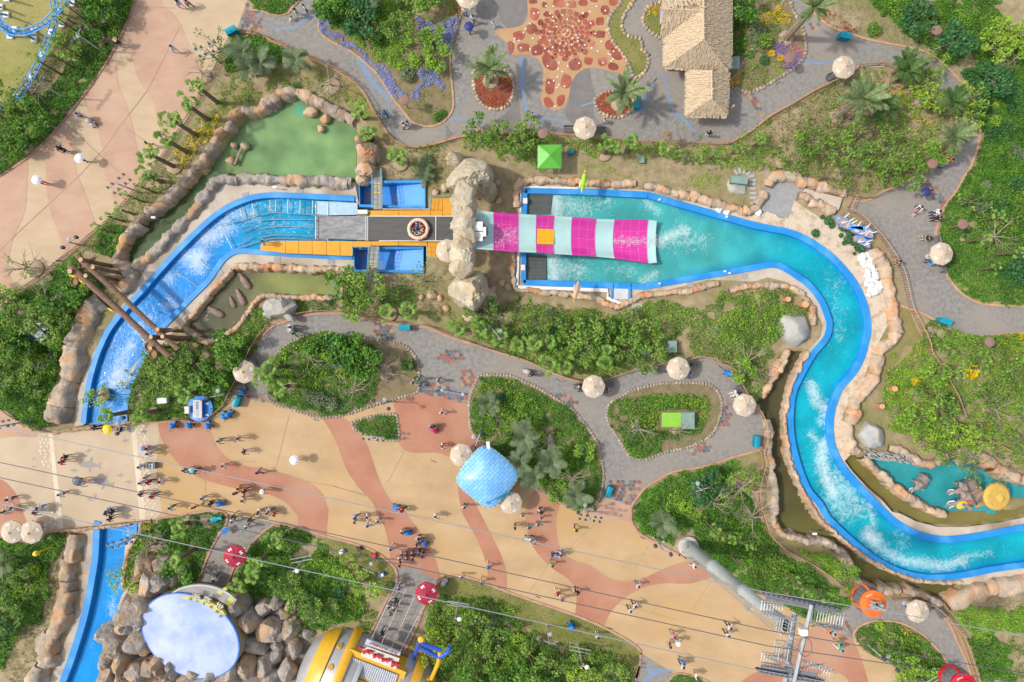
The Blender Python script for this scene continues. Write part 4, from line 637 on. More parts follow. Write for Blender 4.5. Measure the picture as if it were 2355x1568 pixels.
veg('hedge','D1 1290,110 1640,55 1900,15 2025,28 2060,70 2035,150 1970,245 1920,345 1860,475 1810,600 1740,700 1600,650 1560,560 1420,460 1240,520 1150,680 1140,560 1170,350 1280,240',L_hedge,58,.24,.8,.9,1.4);veg('shrub_cover','D1 1150,430 1260,300 1400,260 1380,440 1250,500 1180,640',L_lime,46,.22,.7,.75,1.0);veg('flowers_yellow','D1 1300,110 1390,90 1390,190 1320,200',F_yel,40,.14,.5,.6,.8)
veg('hedge','D2 120,180 220,135 340,160 600,250 650,330 700,420 850,560 900,640 800,720 920,780 1000,900 860,1000 700,1060 500,1100 380,980 380,840 200,800 0,790 D1 2334,1000 2150,760 2130,640 2220,480 2300,360 D2 0,280',L_hedge,52,.26,1.0,.88,1.6);veg('hedge','D2 430,420 620,380 750,430 880,560 900,640 760,680 560,600 430,540',L_bright,52,.25,.9,.9,1.2);veg('flowers_yellow','D2 800,790 920,780 1020,830 1000,890 860,890',F_yel,46,.15,.5,.7,.8);veg('shrub_cover','D2 900,560 1080,560 1070,700 940,720',L_bright,26,.2,.4,.5,.8)
veg('shrub_cover','D2 680,960 860,900 1100,930 1070,1040 1000,1120 940,1100',L_mix,46,.24,.8,.8,1.2)
veg('hedge','D2 1560,900 1690,780 1960,790 2334,860 D3 0,960 140,1080 300,1200 620,1230 850,1290 1000,1390 1120,1520 1120,1620 0,1620 D2 1680,1620 1640,1300 1560,1180',L_mix,54,.27,1.3,.9,1.8);veg('hedge','D3 -10,1020 200,1120 260,1250 100,1300 0,1400 D2 2100,1200 2200,950',L_hedge,50,.27,1.6,.8,1.8);veg('hedge','D2 1580,1080 1740,1040 1800,1180 1700,1260 1600,1220',L_lime,44,.25,1.8,.75,1.2);veg('hedge','D3 480,1420 700,1380 850,1450 800,1568 520,1568',L_lime,34,.26,1.8,.6,1.2);veg('flowers_red','D2 1570,950 1640,920 1730,1000 1640,1060',F_red,22,.15,.4,.5,.8)
veg('grass',None,L_grass,34,.15,.1,.8,1,poly=P('D3 0,770 200,835 580,965 840,1075 1040,1185 1130,1245 1165,1310 1155,1420 1100,1500 850,1270 500,1200 150,1080 0,990 D2 2000,830 1700,760 1690,640 1880,600 2060,655 2334,765'));veg('grass',None,L_grass,30,.15,.1,.7,1,poly=P('D2 620,250 900,320 1040,370 1150,430 1235,500 1275,560 1280,650 1200,790 1080,780 1000,650 900,560 800,450 620,330'))
veg('hedge',None,L_hedge,60,.23,.7,.92,1.2,poly=S('D4 795,1120 860,1060 950,1025 1100,1020 1230,1055 1380,1140 1530,1300 1610,1420 1650,1568 1400,1540 1100,1400 920,1290 810,1190',3));veg('shrub_cover','D4 950,1200 1200,1100 1400,1250 1600,1450 1500,1568 1200,1450',L_bright,36,.25,1.1,.6,1.3);veg('flowers_yellow','D4 1170,1030 1400,1130 1550,1270 1620,1370 1560,1330 1400,1190 1250,1120',F_yel,30,.15,.7,.5,.8)
veg('hedge','D4 1700,960 1820,860 1960,880 2150,900 2400,870 2400,1100 2150,1130 1900,1180 1820,1120',L_bright,56,.24,.7,.96,1.0);veg('hedge','D4 1820,1180 2000,1150 2150,1250 2200,1400 2260,1568 1960,1568 1900,1400',L_hedge,60,.24,.7,.95,1.2);veg('shrub_cover','D4 2100,1200 2400,1120 2400,1600 2250,1568 2200,1350',L_mix,36,.24,.8,.6,1.2);veg('dry_litter','D4 1800,880 2000,800 2400,700 2400,880 2100,880',L_dry,30,.16,.15,.7,.8)
veg('hedge',None,L_hedge,58,.22,.6,.95,1.2,poly=BED['bed_bottom_edge'])
veg('dry_litter','A1 -20,20 640,60 560,260 420,520 180,860 -20,1000',L_grass,10,.12,.08,.6,.8)
for(kind,m),parts in STUFF.items():
 o=link(kind,quadmesh(kind,np.concatenate(parts),m));o['kind']='stuff'
# ---------------------------------------------------------------- trees
M_bark=mat('bark_grey',(.26,.20,.15),(.16,.12,.09),scale=6,rough=.9);M_barkd=mat('bark_brown',(.15,.095,.065),(.085,.055,.04),scale=8,rough=.95,bump=.02);M_twig=mat('twig_grey',(.36,.29,.22),(.26,.205,.15),scale=6,rough=.9);M_pole=mat('stake_grey',(.46,.44,.41),(.36,.34,.31),scale=4,rough=.7);M_mound=mat('soil_mound',(.42,.31,.205),(.33,.24,.155),scale=2,rough=.95,bump=.04,bscale=5)
def frond_pinnate(m,L=2.6,wd=.5,droop=.55,up=.9,n=16,name='frond'):
 b=MB();pts=[]
 for i in range(9):t=i/8;pts.append(Vector((L*t*(1-.18*t*t),0,up*t*1.1*L*.42-droop*L*.75*t*t)))
 for i in range(8):b.tube(pts[i],pts[i+1],.035*(1-.09*i),.03*(1-.1*i),3,cap=False)
 for i in range(n):
  t=.12+.87*i/(n-1);k=t*8;j=min(int(k),7);p=pts[j].lerp(pts[j+1],k-j);w_=wd*math.sin(math.pi*min(.12+t*.92,1))**.6*1.05
  for s in(1,-1):
   d=Vector((.55,s*1.0,-.18+.3*(1-t))).normalized()*w_;q=Vector((.075,0,0));kk=len(b.v);b.v+=[tuple(p-q),tuple(p+q),tuple(p+d+q*.25),tuple(p+d*.98-q*.25)];b.face((kk,kk+1,kk+2,kk+3))
 return b.mesh(name,m)
def frond_fan(m,L=.85,r=.55,n=9,droop=.3,name='frond',seed=0,gap=False):
 b=MB();rr=random.Random(seed);tip=Vector((L,0,.16*L));b.tube((0,0,0),tip,.022,.014,3,cap=False);gp=.16 if gap else .0
 for i in range(n):
  a0=-2.0+4.0*(i+gp)/n;a1=-2.0+4.0*(i+1-gp)/n;am=(a0+a1)/2;k=len(b.v);rl=r*(1-.18*abs(am)/2)*rr.uniform(.9,1.1)
  b.v+=[tuple(tip),tuple(tip+Vector((rl*.72*math.cos(a0),rl*.72*math.sin(a0),-droop*.28*rl))),tuple(tip+Vector((rl*math.cos(am),rl*math.sin(am),-droop*rl*(1+.2*rr.random())))),tuple(tip+Vector((rl*.72*math.cos(a1),rl*.72*math.sin(a1),-droop*.28*rl+.02)))]
  b.face((k,k+1,k+2,k+3))
 return b.mesh(name,m)
FR={'date':[frond_pinnate(L_date,2.6,.30,.45,.7,22),frond_pinnate(L_date,2.2,.27,.6,.7,20)],'palm':[frond_pinnate(L_palm,1.9,.32,.5,.8,18),frond_pinnate(L_palm,1.7,.30,.7,.8,18)],'sago':[frond_pinnate(L_palm,1.0,.3,.5,.6,12)],'fan':[frond_fan(L_fan,.85,.46,8,seed=1),frond_fan(L_fan,.5,.44,8,droop=.5,seed=2),frond_fan(L_fan,.25,.42,8,droop=.2,seed=5)],'silver':[frond_pinnate(L_silver,1.75,.42,.75,.75,13),frond_pinnate(L_silver,1.4,.38,.9,.7,12)]}
def trunkmesh(h,r0,r1,m,rings=8,lean=(0,0),boots=True):
 b=MB();N=7;k=0
 for j in range(rings+1):
  t=j/rings;r=r0+(r1-r0)*t;z=h*t
  for q in((r*1.06,z),(r*.93,z+h/rings*.5))if boots and j<rings else((r,z),):
   for i in range(N):a=2*math.pi*i/N;b.v.append((lean[0]*t+q[0]*math.cos(a),lean[1]*t+q[0]*math.sin(a),q[1]))
 R_=len(b.v)//N
 for j in range(R_-1):
  for i in range(N):b.face((j*N+i,j*N+(i+1)%N,(j+1)*N+(i+1)%N,(j+1)*N+i))
 b.face([(R_-1)*N+i for i in range(N)]);b.sm=False;return b.mesh('trunk',m)
M_stem=mat('palm_trunk',(.33,.25,.17),(.22,.165,.115),scale=5,rough=.95);M_boot=mat('palm_boots',(.20,.145,.10),(.11,.075,.05),scale=9,rough=.95,bump=.03)
TR={}
def polemesh():
 b=MB()
 for a in(.4,2.5,4.6):b.tube((.18*math.cos(a),.18*math.sin(a),1.25),(1.15*math.cos(a),1.15*math.sin(a),0),.028,.028,4)
 return b.mesh('support_pole',M_pole)
POLES=polemesh()
def palm(kind,p,h,n=None,sc=1.0,poles=False,desc=None,group=None,mound=False,thick=1.0):
 o=empty({'date':'date_palm','palm':'feather_palm','sago':'cycad','fan':'fan_palm','silver':'silver_palm','slim':'fan_palm'}[kind],W(p),rng.uniform(0,6.28))
 f='fan' if kind=='slim' else kind;r={'date':.34,'palm':.22,'sago':.16,'fan':.21,'silver':.13,'slim':.10}[kind]*thick
 key=(kind,round(h*2),thick)
 if key not in TR:TR[key]=trunkmesh(round(h*2)/2,r*1.25,r*.85,M_boot if kind in('fan','slim','sago')else M_stem,max(3,int(h*2.2)))
 h=round(h*2)/2;sub('trunk',TR[key],o);n=n or{'date':26,'palm':18,'sago':18,'fan':15,'silver':12,'slim':7}[kind]
 for i in range(n):
  a=i*2.39996+rng.uniform(-.35,.35);t=(i+.5)/n;pit=-(1.15*(1-t)**1.5)+rng.uniform(-.12,.12)if kind in('date','palm','sago','silver')else(-.95+1.5*t+rng.uniform(-.15,.15))
  fo=sub('frond',FR[f][int(rng.integers(len(FR[f])))],o,(.05*math.cos(a),.05*math.sin(a),h-.05+.1*(1-t)),0,sc*rng.uniform(.7,1.15)*(.75 if kind=='slim' else .8 if kind=='silver' else 1));fo.rotation_euler=(0,pit,a)
 if poles and h>1.2:sub('support_pole',POLES,o)
 if mound:b=MB();b.lathe([(.95,0),(.8,.1),(.4,.2)],n=11);b.sm=True;sub('root_mound',b.mesh('root_mound',M_mound),o,(0,0,.07))
 return thing(o,desc,'palm tree' if kind!='sago' else 'cycad',p,group)
def leafcloud(centers,rad,per,size,squash=.75):
 out=[]
 for c in centers:
  n=per;d=rng.normal(0,1,(n,3));d /= np.linalg.norm(d,axis=1)[:,None];r=rad*rng.uniform(.35,1,n)**.6;pos=np.array(c)+d*r[:,None]*np.array((1,1,squash))
  s=size*rng.uniform(.6,1.3,n);th=rng.uniform(0,6.28,n);ti=rng.normal(0,.6,n);a=np.stack([np.cos(th)*np.cos(ti),np.sin(th)*np.cos(ti),np.sin(ti)],1)*(s/2)[:,None];b=np.stack([-np.sin(th),np.cos(th),rng.normal(0,.5,n)],1)*(s*.33)[:,None]
  out.append(np.stack([pos-a,pos-b,pos+a,pos+b],1))
 return np.concatenate(out)
def branches(h,rc,seed,nb=6,twigs=3,r0=.09,m=None,up=.75):
 rr=random.Random(seed);b=MB();tips=[];b.tube((0,0,0),(0,0,h*.5),r0,r0*.75,6)
 for i in range(nb):
  a=i*2.4+rr.uniform(-.4,.4);z=h*(.34+.3*rr.random());L=rc*rr.uniform(.6,1.05);e=Vector((L*math.cos(a)*.62,L*math.sin(a)*.62,z+L*up*rr.uniform(.5,1.1)));b.tube((0,0,min(z,h*.5)),e,r0*.55,r0*.3,4,cap=False)
  for k in range(twigs):
   a2=a+rr.uniform(-.9,.9);L2=L*rr.uniform(.35,.65);e2=e+Vector((L2*math.cos(a2),L2*math.sin(a2),L2*rr.uniform(.1,.7)));b.tube(e,e2,r0*.3,r0*.12,3,cap=False);tips.append(tuple(e2))
   if twigs>3:
    for q in range(2):a3=a2+rr.uniform(-1,1);e3=e2+Vector((L2*.5*math.cos(a3),L2*.5*math.sin(a3),L2*.35*rr.random()));b.tube(e2,e3,r0*.12,r0*.06,3,cap=False)
  tips.append(tuple(e))
 return b.mesh('trunk',m or M_bark),tips
BT={}
def broad(kind,seed,h,rc,m,per,rad,size,r0=.09,nb=6):
 tm,tips=branches(h,rc,seed,nb,3,r0);BT.setdefault(kind,[]).append((tm,quadmesh('crown',leafcloud(tips,rad,per,size),m)))
for s in range(3):
 broad('green',s,2.6,1.5,L_mix,20,.42,.26);broad('lime',s+10,2.4,1.5,L_lime,15,.38,.24);broad('dark',s+20,2.6,1.3,L_hedge,34,.5,.27);broad('blue',s+30,2.4,1.2,L_blueg,34,.5,.25);broad('bright',s+40,2.3,1.4,L_bright,22,.42,.26);broad('sparse',s+50,2.8,1.7,L_mix,6,.35,.22)
BARE=[branches(2.2,1.7,60+s,7,4,.10,M_twig,.45)[0]for s in range(4)]
RING=MB();RING.lathe([(.85,0),(.75,.1),(.5,.16),(.18,.2)],n=12);RING.sm=True;RING=RING.mesh('root_mound',M_mound)
DESC={'green':'open mid green tree','lime':'loose lime green tree','dark':'dense dark green tree','blue':'bluish green bushy tree','bright':'small bright green tree','sparse':'thin sparsely leaved tree'}
def tree(kind,p,sc=1.0,group='trees in the planting beds',ring=False):
 o=empty('broadleaf_tree',W(p),rng.uniform(0,6.28));o.scale=(sc,)*3;tm,cm=BT[kind][int(rng.integers(3))];sub('trunk',tm,o);sub('crown',cm,o)
 if ring or rng.random()<.25:sub('root_mound',RING,o,(0,0,.02))
 if rng.random()<.4:sub('support_pole',POLES,o)
 return thing(o,DESC[kind],'tree',p,group)
def bare(p,sc=1.0,ring=True,poles=True):
 o=empty('bare_tree',W(p),rng.uniform(0,6.28));o.scale=(sc,)*3;sub('trunk',BARE[int(rng.integers(4))],o)
 if ring:sub('root_mound',RING,o,(0,0,.02))
 if poles:sub('support_pole',POLES,o)
 return thing(o,'leafless grey bare tree','tree',p,'bare trees in the planting beds')
def bush(kind,p,r):
 key='bush_'+kind
 if key not in BT:
  m={'green':L_mix,'dark':L_hedge,'lime':L_lime,'blue':L_blueg,'yellow':F_yel,'silver':L_silver,'bright':L_bright}[kind];b=MB();b.tube((0,0,0),(0,0,.4),.05,.04,5);st=b.mesh('stem',M_bark)
  BT[key]=[(st,quadmesh('foliage',leafcloud([(0,0,.55)],.8,330,.2,.62),m))for _ in range(2)]
 o=empty('bush',W(p),rng.uniform(0,6.28));o.scale=(r,r,r*rng.uniform(.8,1.1));st,fm=BT[key][int(rng.integers(2))];sub('stem',st,o);sub('foliage',fm,o)
 return thing(o,{'green':'mid green rounded bush','dark':'dark green clipped bush','lime':'lime green rounded bush','blue':'blue green rounded bush','yellow':'yellow flowering ball bush','silver':'silvery grey green bush','bright':'bright green rounded bush'}[kind],'bush',p,'bushes in the planting beds')
for s,h in(('A1 1990,940',5.2),('A1 1900,1095',5.2),('A1 1790,1235',5.4),('A1 1710,1390',4.6),('A1 1590,1520',5.0),('B1 1490,95',3.6),('A2 990,1080',3),('A2 1060,1270',2.2),('A2 1320,1490',3),('A3 840,1400',3.5),('A3 1040,1380',3.4),('B2 1220,1290',2.5),('B2 1420,1280',3),('B2 1860,1440',3.4),('B2 2060,1420',3.4),('B2 2240,1500',3),('C3 60,40',3.2),('C3 190,30',3.4),('C3 330,215',3),('C3 480,240',3.2),('C3 810,190',3.2),('C3 830,90',3),('C3 340,20',3),('C1 1200,650',4.6),('C1 1460,640',4.2),('C1 1800,480',3.2),('C1 1880,370',2.6),('D1 1720,110',2.4),('D1 1780,350',4.4),('D1 2270,600',2.8),('D2 120,390',3.8),('D2 250,220',2.4),('C2 250,240',3.8),('C2 200,330',4),('C2 300,420',3.6),('D2 60,520',3)):
 palm('fan',P(s)[0],h,desc='shaggy trunked fan palm',group='fan palms in the planting beds',sc=1.0,mound=rng.random()<.5)
for s,h in(('B1 1420,190',3.6),('B1 1320,275',4),('B1 1220,385',3.2),('B1 1130,450',3),('B1 1060,560',3.4),('A1 885,155',5.5),('A1 890,265',5.5),('A1 800,360',5),('A1 770,545',5),('A1 690,630',4.5),('A1 560,680',4.2),('A1 200,1150',4),('C4 1460,85',3),('C4 1580,230',4),('C4 1560,300',3.4),('C4 1800,250',3),('C4 1850,165',2.4),('B4 1950,440',3),('B4 1800,640',3.4),('B4 2050,760',4),('B4 1930,890',2.4),('B4 2300,310',4.5),('B4 2330,30',4.5),('D3 1760,100',4),('D3 1880,170',4),('D3 2050,250',4),('D3 2000,420',4),('D4 130,560',4),('D4 230,660',4),('D4 400,700',4),('A3 1340,1420',2.4),('A3 1470,1450',2.2),('A3 1650,1490',2.4),('A3 1800,1450',2.4),('A3 2000,1400',2.6),('A3 2200,1330',2.6),('B3 330,1530',2.6)):
 palm('slim',P(s)[0],h,desc='slim young palm',group='slim young palms',sc=.9)
for s,h,k,sc,pol in(('A2 2140,740',3.4,'date',1.15,True),('A3 975,950',3.6,'date',1.2,True),('A4 160,350',7.2,'date',.95,True),('A4 620,1060',5.4,'date',1.25,True),('A4 930,1060',3,'palm',1.2,False),('A4 1130,740',3,'palm',1.2,False),('A4 1520,1010',3.2,'palm',1.1,False),('A4 1480,1340',3.8,'date',1.0,False),('A4 1130,660',2.4,'palm',1.1,False),('A2 420,620',2.4,'silver',1.5,False),('A1 2290,560',2.4,'silver',1.6,False),('A1 2334,690',2.2,'silver',1.5,False),('A2 90,640',2.2,'silver',1.5,False),('C3 110,850',2.6,'silver',1.7,False),('C3 340,1070',2.8,'silver',1.8,False),('C3 70,1080',2.6,'silver',1.7,False),('C3 200,1200',2.6,'silver',1.6,False),('C3 560,1370',2.4,'silver',1.5,False),('C2 2120,560',2.2,'silver',1.4,False),('D3 1330,70',2,'silver',1.5,False),('D1 170,420',2.6,'silver',1.5,False),('C2 1390,230',.5,'sago',1.0,False),('A2 1110,60',3,'silver',1.5,False),('A2 1560,1530',.6,'silver',1.2,False),('B2 1560,40',.6,'silver',1.1,False)):
 palm(k,P(s)[0],h,sc=sc,poles=pol,desc={'date':'big arching feather palm','palm':'dark short feather palm','silver':'silvery drooping palm','sago':'dark green spiky cycad'}[k],group=None if k=='sago' else{'date':'date palms','palm':'dark feather palms','silver':'silvery palms'}[k],mound=k=='date')
for s,sc in(('C2 520,160',1),('C2 800,230',1.05),('C2 1170,290',1.15),('C2 920,450',1.1),('A2 700,790',1.2),('B1 520,1230',1.25),('C3 330,930',.9),('C3 1140,800',1),('C3 2100,200',1.25),('C3 540,1240',1),('C3 2050,1330',1.2),('C3 1790,1460',1.3),('D1 1420,300',1.5),('C4 2020,640',1.1),('C4 1180,670',.6),('C4 1570,720',.6),('D3 2150,40',1.2),('A4 1400,60',1.1),('A2 1540,330',1.0),('C3 1500,830',.7),('A1 960,170',1.0),('B1 330,880',1.2),('A1 1880,700',.9),('C4 1700,360',.5),('B4 2000,600',1),('A4 2200,560',.9)):bare(P(s)[0],sc)
TL='''green|A1 150,1010|A1 300,1080|A1 60,1230|A1 180,1330|B1 200,1200|B1 330,1330|B1 640,1300|B1 540,1450|B1 120,1500|C1 120,150|C1 300,220|C1 90,400|C1 400,430|C1 300,90|C1 1500,180|C1 1650,300|C1 1560,400|C1 1700,150|C1 1850,220|B2 900,1000|B2 1050,1060|B2 940,1170|B2 800,1010|B2 2060,1270|B3 200,1400|B3 500,1440|B3 800,1420|B3 1050,1400|B3 700,1530|B3 1200,1480|C3 500,40|C3 640,100|C3 1000,80|C3 1200,150|A3 120,1230|A3 80,1330|A2 2050,1230|A2 2250,1290|A4 300,1330|A4 560,1400|A4 700,1330|A4 1000,1250|A4 880,1480|A4 1150,1500|B4 1050,60|B4 1180,40|C4 1350,450|C4 1500,620|C4 1900,480|C4 2150,300|C4 2250,150|C4 1900,750|C4 2100,900|C4 2280,600|C4 1550,1010|D2 420,780|D2 560,820|D2 700,850|D2 350,620|D2 2000,1000|D2 2200,1130|D2 2080,1300|D2 1850,1050|D3 150,1250|D3 300,1400|D3 620,1330|D3 900,1440|D1 80,700|D1 150,560|D1 330,600|D1 200,900|A2 1320,330|A2 900,120|A2 1100,330
dark|A1 900,330|A1 970,80|A1 1050,150|A1 440,1150|A1 250,1350|A2 720,120|A2 780,200|B1 820,1000|B1 700,1150|C1 2180,80|C1 2030,380|C2 960,120|C2 1040,200|C2 700,60|D3 200,1500|D3 60,1400|D2 2150,1500|D2 1950,1480|C1 200,40|D1 1700,560|A3 2050,150
blue|A2 980,260|A2 1050,120|B4 2220,880|B4 2310,960|A4 1600,450|A4 1850,1000|A4 1950,800|C2 820,100|C3 1720,1320|A4 1250,250|D1 100,1000
bright|A2 1520,420|A2 1620,420|A2 1540,610|A2 1680,590|A2 1500,80|A2 1600,40|C3 1880,1290|C3 2130,1230|D4 660,540|C3 2060,280|A4 1480,1430|A4 1350,1490|B2 920,1230|A1 700,500|C4 1250,700|C4 1480,760|C4 1420,300|D4 1200,1350|D4 1300,1480|D4 1480,1480|D2 1020,620|C3 420,1380|C3 650,1000
lime|A4 2000,330|A4 2100,430|A4 2250,400|A4 1950,480|A4 2300,530|A4 1700,1050|A4 1780,1120|A4 1740,950|A4 1450,650|A1 120,1050|D2 1680,1120|D2 1620,1190|D2 1750,1200|D3 600,1480|D3 720,1520|D4 1180,1520|D1 1230,560|D2 850,470|C1 950,500|C4 1650,860|C4 1350,900|C4 1750,900|B1 60,1120|A4 1400,930|A4 1330,820
sparse|A1 2050,500|A1 1990,560|C1 1330,350|C1 1290,480|B1 300,900|A4 1350,640|A4 250,1150|A4 460,1260|A4 120,1480|A4 820,1180|C4 1750,1100|C4 1650,1060|C4 1800,1150|B2 1300,1040|B2 1550,1000|B2 2200,1420|C2 2200,700|B4 1750,300|A3 1500,1400|A3 2100,1380|A1 430,900|D2 520,980|C4 2250,900|D1 1500,250|B4 480,60|B4 650,20|A4 350,1420|A4 620,1160|A4 1050,1350'''
for ln in TL.split('\n'):
 a=ln.split('|')
 for s in a[1:]:tree(a[0],P(s)[0],rng.uniform(.75,1.15)*(1.15 if a[0]in('dark','blue')else 1))
BL='''green|A2 1650,1075,.7|A4 945,285,1.0|A3 2140,120,.6|A3 2290,390,1.1|A3 2090,90,.6|B2 1950,280,.5|C2 1460,350,.4
dark|A2 1700,1040,.6|A3 2160,500,.6|C1 300,260,.6|D2 1225,680,.55|D1 1865,260,.8|A2 370,795,.6|B3 550,90,.3|A4 305,1250,.7|C2 435,610,.5
yellow|A4 25,495,.5|A4 107,538,.5|A4 90,80,.4
lime|A2 1450,560,.9|A2 1330,620,.7|C1 340,620,.8|C3 2050,1400,.8|D4 1000,1050,.8
blue|C3 1725,1310,1.0|B2 680,1190,.5|A3 2290,560,.7
silver|C2 600,540,1.1|C2 700,580,1.0|C2 530,510,1.0|A2 1380,700,1.1|A2 1560,1480,.9|A3 2200,280,.9|A3 2190,360,.8|A1 830,160,1.0
bright|B2 560,130,.4|B2 380,85,.5|B3 660,60,.3|B3 1560,210,.5|B3 1810,260,.4|B3 2030,320,.4|D3 140,1330,.8|C4 1130,140,.4|C1 660,230,.8|C1 560,600,.8|B1 1430,700,.5'''
for ln in BL.split('\n'):
 a=ln.split('|')
 for s in a[1:]:t,q=s.split(' ');u,v,r=q.split(',');bush(a[0],conv(t,float(u),float(v)),float(r))
for kinds,num,pl in((('dark','silver','lime'),7,'A4 1950,900 2250,1000 2334,1300 2300,1540 1950,1540 1980,1300'),(('lime','blue','silver','dark'),8,'B4 1850,100 2300,100 2334,700 2200,760 1900,500'),(('yellow','dark','blue','silver'),9,'C4 1300,200 2300,300 2300,900 1900,950 1500,800 1200,700'),(('dark','silver','lime','blue'),8,'B3 250,1280 900,1330 1300,1450 1250,1550 300,1550'),(('silver','lime','dark'),5,'C2 250,150 800,100 900,300 700,420 300,380'),(('blue','lime','silver'),5,'C2 2050,420 C3 200,500 500,900 400,1100 C2 2150,850'),(('silver','dark','lime','blue'),8,'C3 1300,1400 1900,1250 2150,1400 D3 2200,150 D4 200,450 D3 1900,300'),(('silver','blue','lime'),7,'C1 60,150 520,100 420,700 80,560'),(('blue','lime','silver'),6,'C1 1350,200 1900,150 2000,450 1500,600'),(('silver','blue','lime'),6,'D2 250,700 700,500 850,650 500,1050'),(('silver','blue','lime'),7,'D2 1800,900 2300,950 D3 500,1350 100,1500 D2 1900,1450'),(('silver','lime'),4,'D1 60,450 400,450 350,800 80,1000'),(('blue','silver','dark'),5,'A2 780,60 1300,50 1350,400 1100,450')):
 q=P(pl);a=np.asarray(q);c=0
 while c<num:
  x=(rng.uniform(a[:,0].min(),a[:,0].max()),rng.uniform(a[:,1].min(),a[:,1].max()))
  if inside(q,np.array([x]))[0]and free(np.array([x]))[0]:bush(kinds[c%len(kinds)],x,rng.uniform(.5,1.15));c+=1
# ================================================================ ROCKWORK
M_rockA=mat('rock_beige',(.44,.35,.26),(.27,.23,.19),scale=.9,rough=.9,detail=10,bump=.16,bscale=2.2,c3=(.47,.26,.12),s3=.6,rand=.16,lo=.42,hi=.58)
M_rockB=mat('rock_grey',(.38,.33,.28),(.24,.21,.19),scale=1.1,rough=.9,detail=10,bump=.18,bscale=2.2,c3=(.44,.27,.14),s3=.5,rand=.16,lo=.42,hi=.58)
M_rockC=mat('rock_warm',(.52,.37,.24),(.36,.30,.23),scale=1.0,rough=.9,detail=10,bump=.14,bscale=2.4,c3=(.53,.26,.12),s3=.6,rand=.14)
M_rockD=mat('rock_pale',(.52,.45,.32),(.33,.285,.20),scale=.7,rough=.9,detail=10,bump=.22,bscale=1.8,c3=(.44,.33,.21),s3=.4,rand=.08)
M_rockE=mat('rock_bluegrey',(.40,.39,.36),(.30,.30,.29),scale=.9,rough=.9,detail=8,bump=.12,bscale=1.5,c3=(.44,.40,.31),s3=.5)
RK={m:[rockmesh('rock',m,10+s,3,.22,.85,True,1.0,.09)for s in range(5)]for m in(M_rockA,M_rockB,M_rockC)}
for m in RK:
 for me in RK[m]:me.polygons.foreach_set('use_smooth',[True]*len(me.polygons))
def bank(s,label,m,size=1.0,hgt=.55,z=-.1,elong=1.25,step=.62,group=None,name='rock_bank'):
 line=S(s,4,False);c0=W(line[len(line)//2]);root=empty(name,(c0[0],c0[1],0));st=.16*max(size,.7);q=resample(line,st*PX);P2=[W(p)for p in q];i=0;K=10;sd_=rng.uniform(0,50)
 while i<len(q)-2:
  n=int(rng.uniform(.5,1.7)*size*elong/st);n=min(max(4,n),len(q)-1-i);b=MB();g=rng.uniform(.85,1.15);hb=hgt*rng.uniform(.85,1.2);sk=rng.uniform(-.12,.12)*size
  for a in range(n+1):
   k=i+a;p0,p1=P2[max(k-1,0)],P2[min(k+1,len(P2)-1)];d=(p1-p0).normalized();nx=Vector((-d.y,d.x,0));t=a/n;pin=(1-abs(2*t-1)**3.5);wd=size*.52*g*(.90+.10*pin);hh=hb*(.84+.16*pin)
   for c in range(K+1):
    o=-1+2*c/K;v=P2[k]+nx*(o*wd+sk)+d*((pin<.01)*(.12 if a==0 else-.12)*0);zz=-.9+(hh+.9)*(1-abs(o)**4.5);w_=Vector((v.x*.9+sd_,v.y*.9,zz*.9));nn=mnoise.noise(w_/max(size,.6)*1.2)*.34+(.18-.5*abs(mnoise.noise(w_*1.9/max(size,.6))))*.75+mnoise.noise(w_*5)*.07
    b.v.append((v.x-c0[0]+nx.x*nn*size*o,v.y-c0[1]+nx.y*nn*size*o,z+.1+zz+nn*hgt*1.1*(1-abs(o)**6)))
  for a in range(n):
   for c in range(K):x=a*(K+1)+c;b.face((x,x+K+1,x+K+2,x+1)[::-1])
  b.face(list(range(K+1)));b.face(list(range(n*(K+1),(n+1)*(K+1)))[::-1]);b.sm=True;b.build('rock',m,root);i+=max(1,n-1)
 return tag(root,label,'rock wall',group)
bank('B1 1080,790 1110,690 1180,570 1290,460 1400,350 1540,240 1650,150 1750,40 A1 1850,1480 1930,1370 2030,1240 2120,1110 2190,1030 2334,1020 A2 60,1000 170,900 290,860 430,860 560,920 660,970 750,1010 830,1050 910,1110','grey and orange boulder wall on the outer shore of the green pond',M_rockA,1.15,.75)
bank('B1 1250,895 1330,820 1430,730 1530,620 1640,500 1760,380 1860,260 1960,130 2040,75 2200,70 2334,72 B2 120,80 300,80 500,85 700,92 890,105','boulder wall between the green pond and the conveyor channel',M_rockB,1.25,.7)
bank('B1 2150,862 2334,868 B2 200,870 400,882 550,888 720,888 850,895','row of round boulders on the top edge of the hippo pond',M_rockC,.85,.55)
bank('B2 855,890 840,1000 800,1100 770,1160','short beige log shaped rock ridge closing the hippo pond on the right',M_rockC,.75,.5,elong=1.6)
bank('B1 2110,890 2040,985 1950,1070 1840,1200 1760,1310 1700,1360','narrow brown rock edge between the blue channel and the hippos',M_rockC,.6,.4,elong=1.7)
bank('B1 1690,1420 1770,1490 1900,1555 2050,1500 2180,1400 2290,1260 B2 40,1150 150,1130 300,1140 500,1145 700,1155','low rock edge along the bottom of the hippo pond',M_rockC,.7,.45)
bank('B1 1060,830 1130,870 1200,930 1210,990 1150,1050 1100,1100','boulders at the closed end of the green canal near the log gate',M_rockA,1.5,.8)
bank('B1 960,1190 850,1270 780,1380 740,1500 C1 720,60 690,180 650,300 620,420 600,540 580,650 560,770','tall weathered rock wall left of the blue channel bend',M_rockA,2.3,1.15,elong=1.0,step=.5)
bank('D1 690,210 680,330 660,450 645,600 620,750 580,900 540,1020 500,1140 470,1240 430,1350 390,1460 350,1590','long brown rock wall left of the channel below the bridge',M_rockA,2.1,1.1,elong=1.05,step=.48)
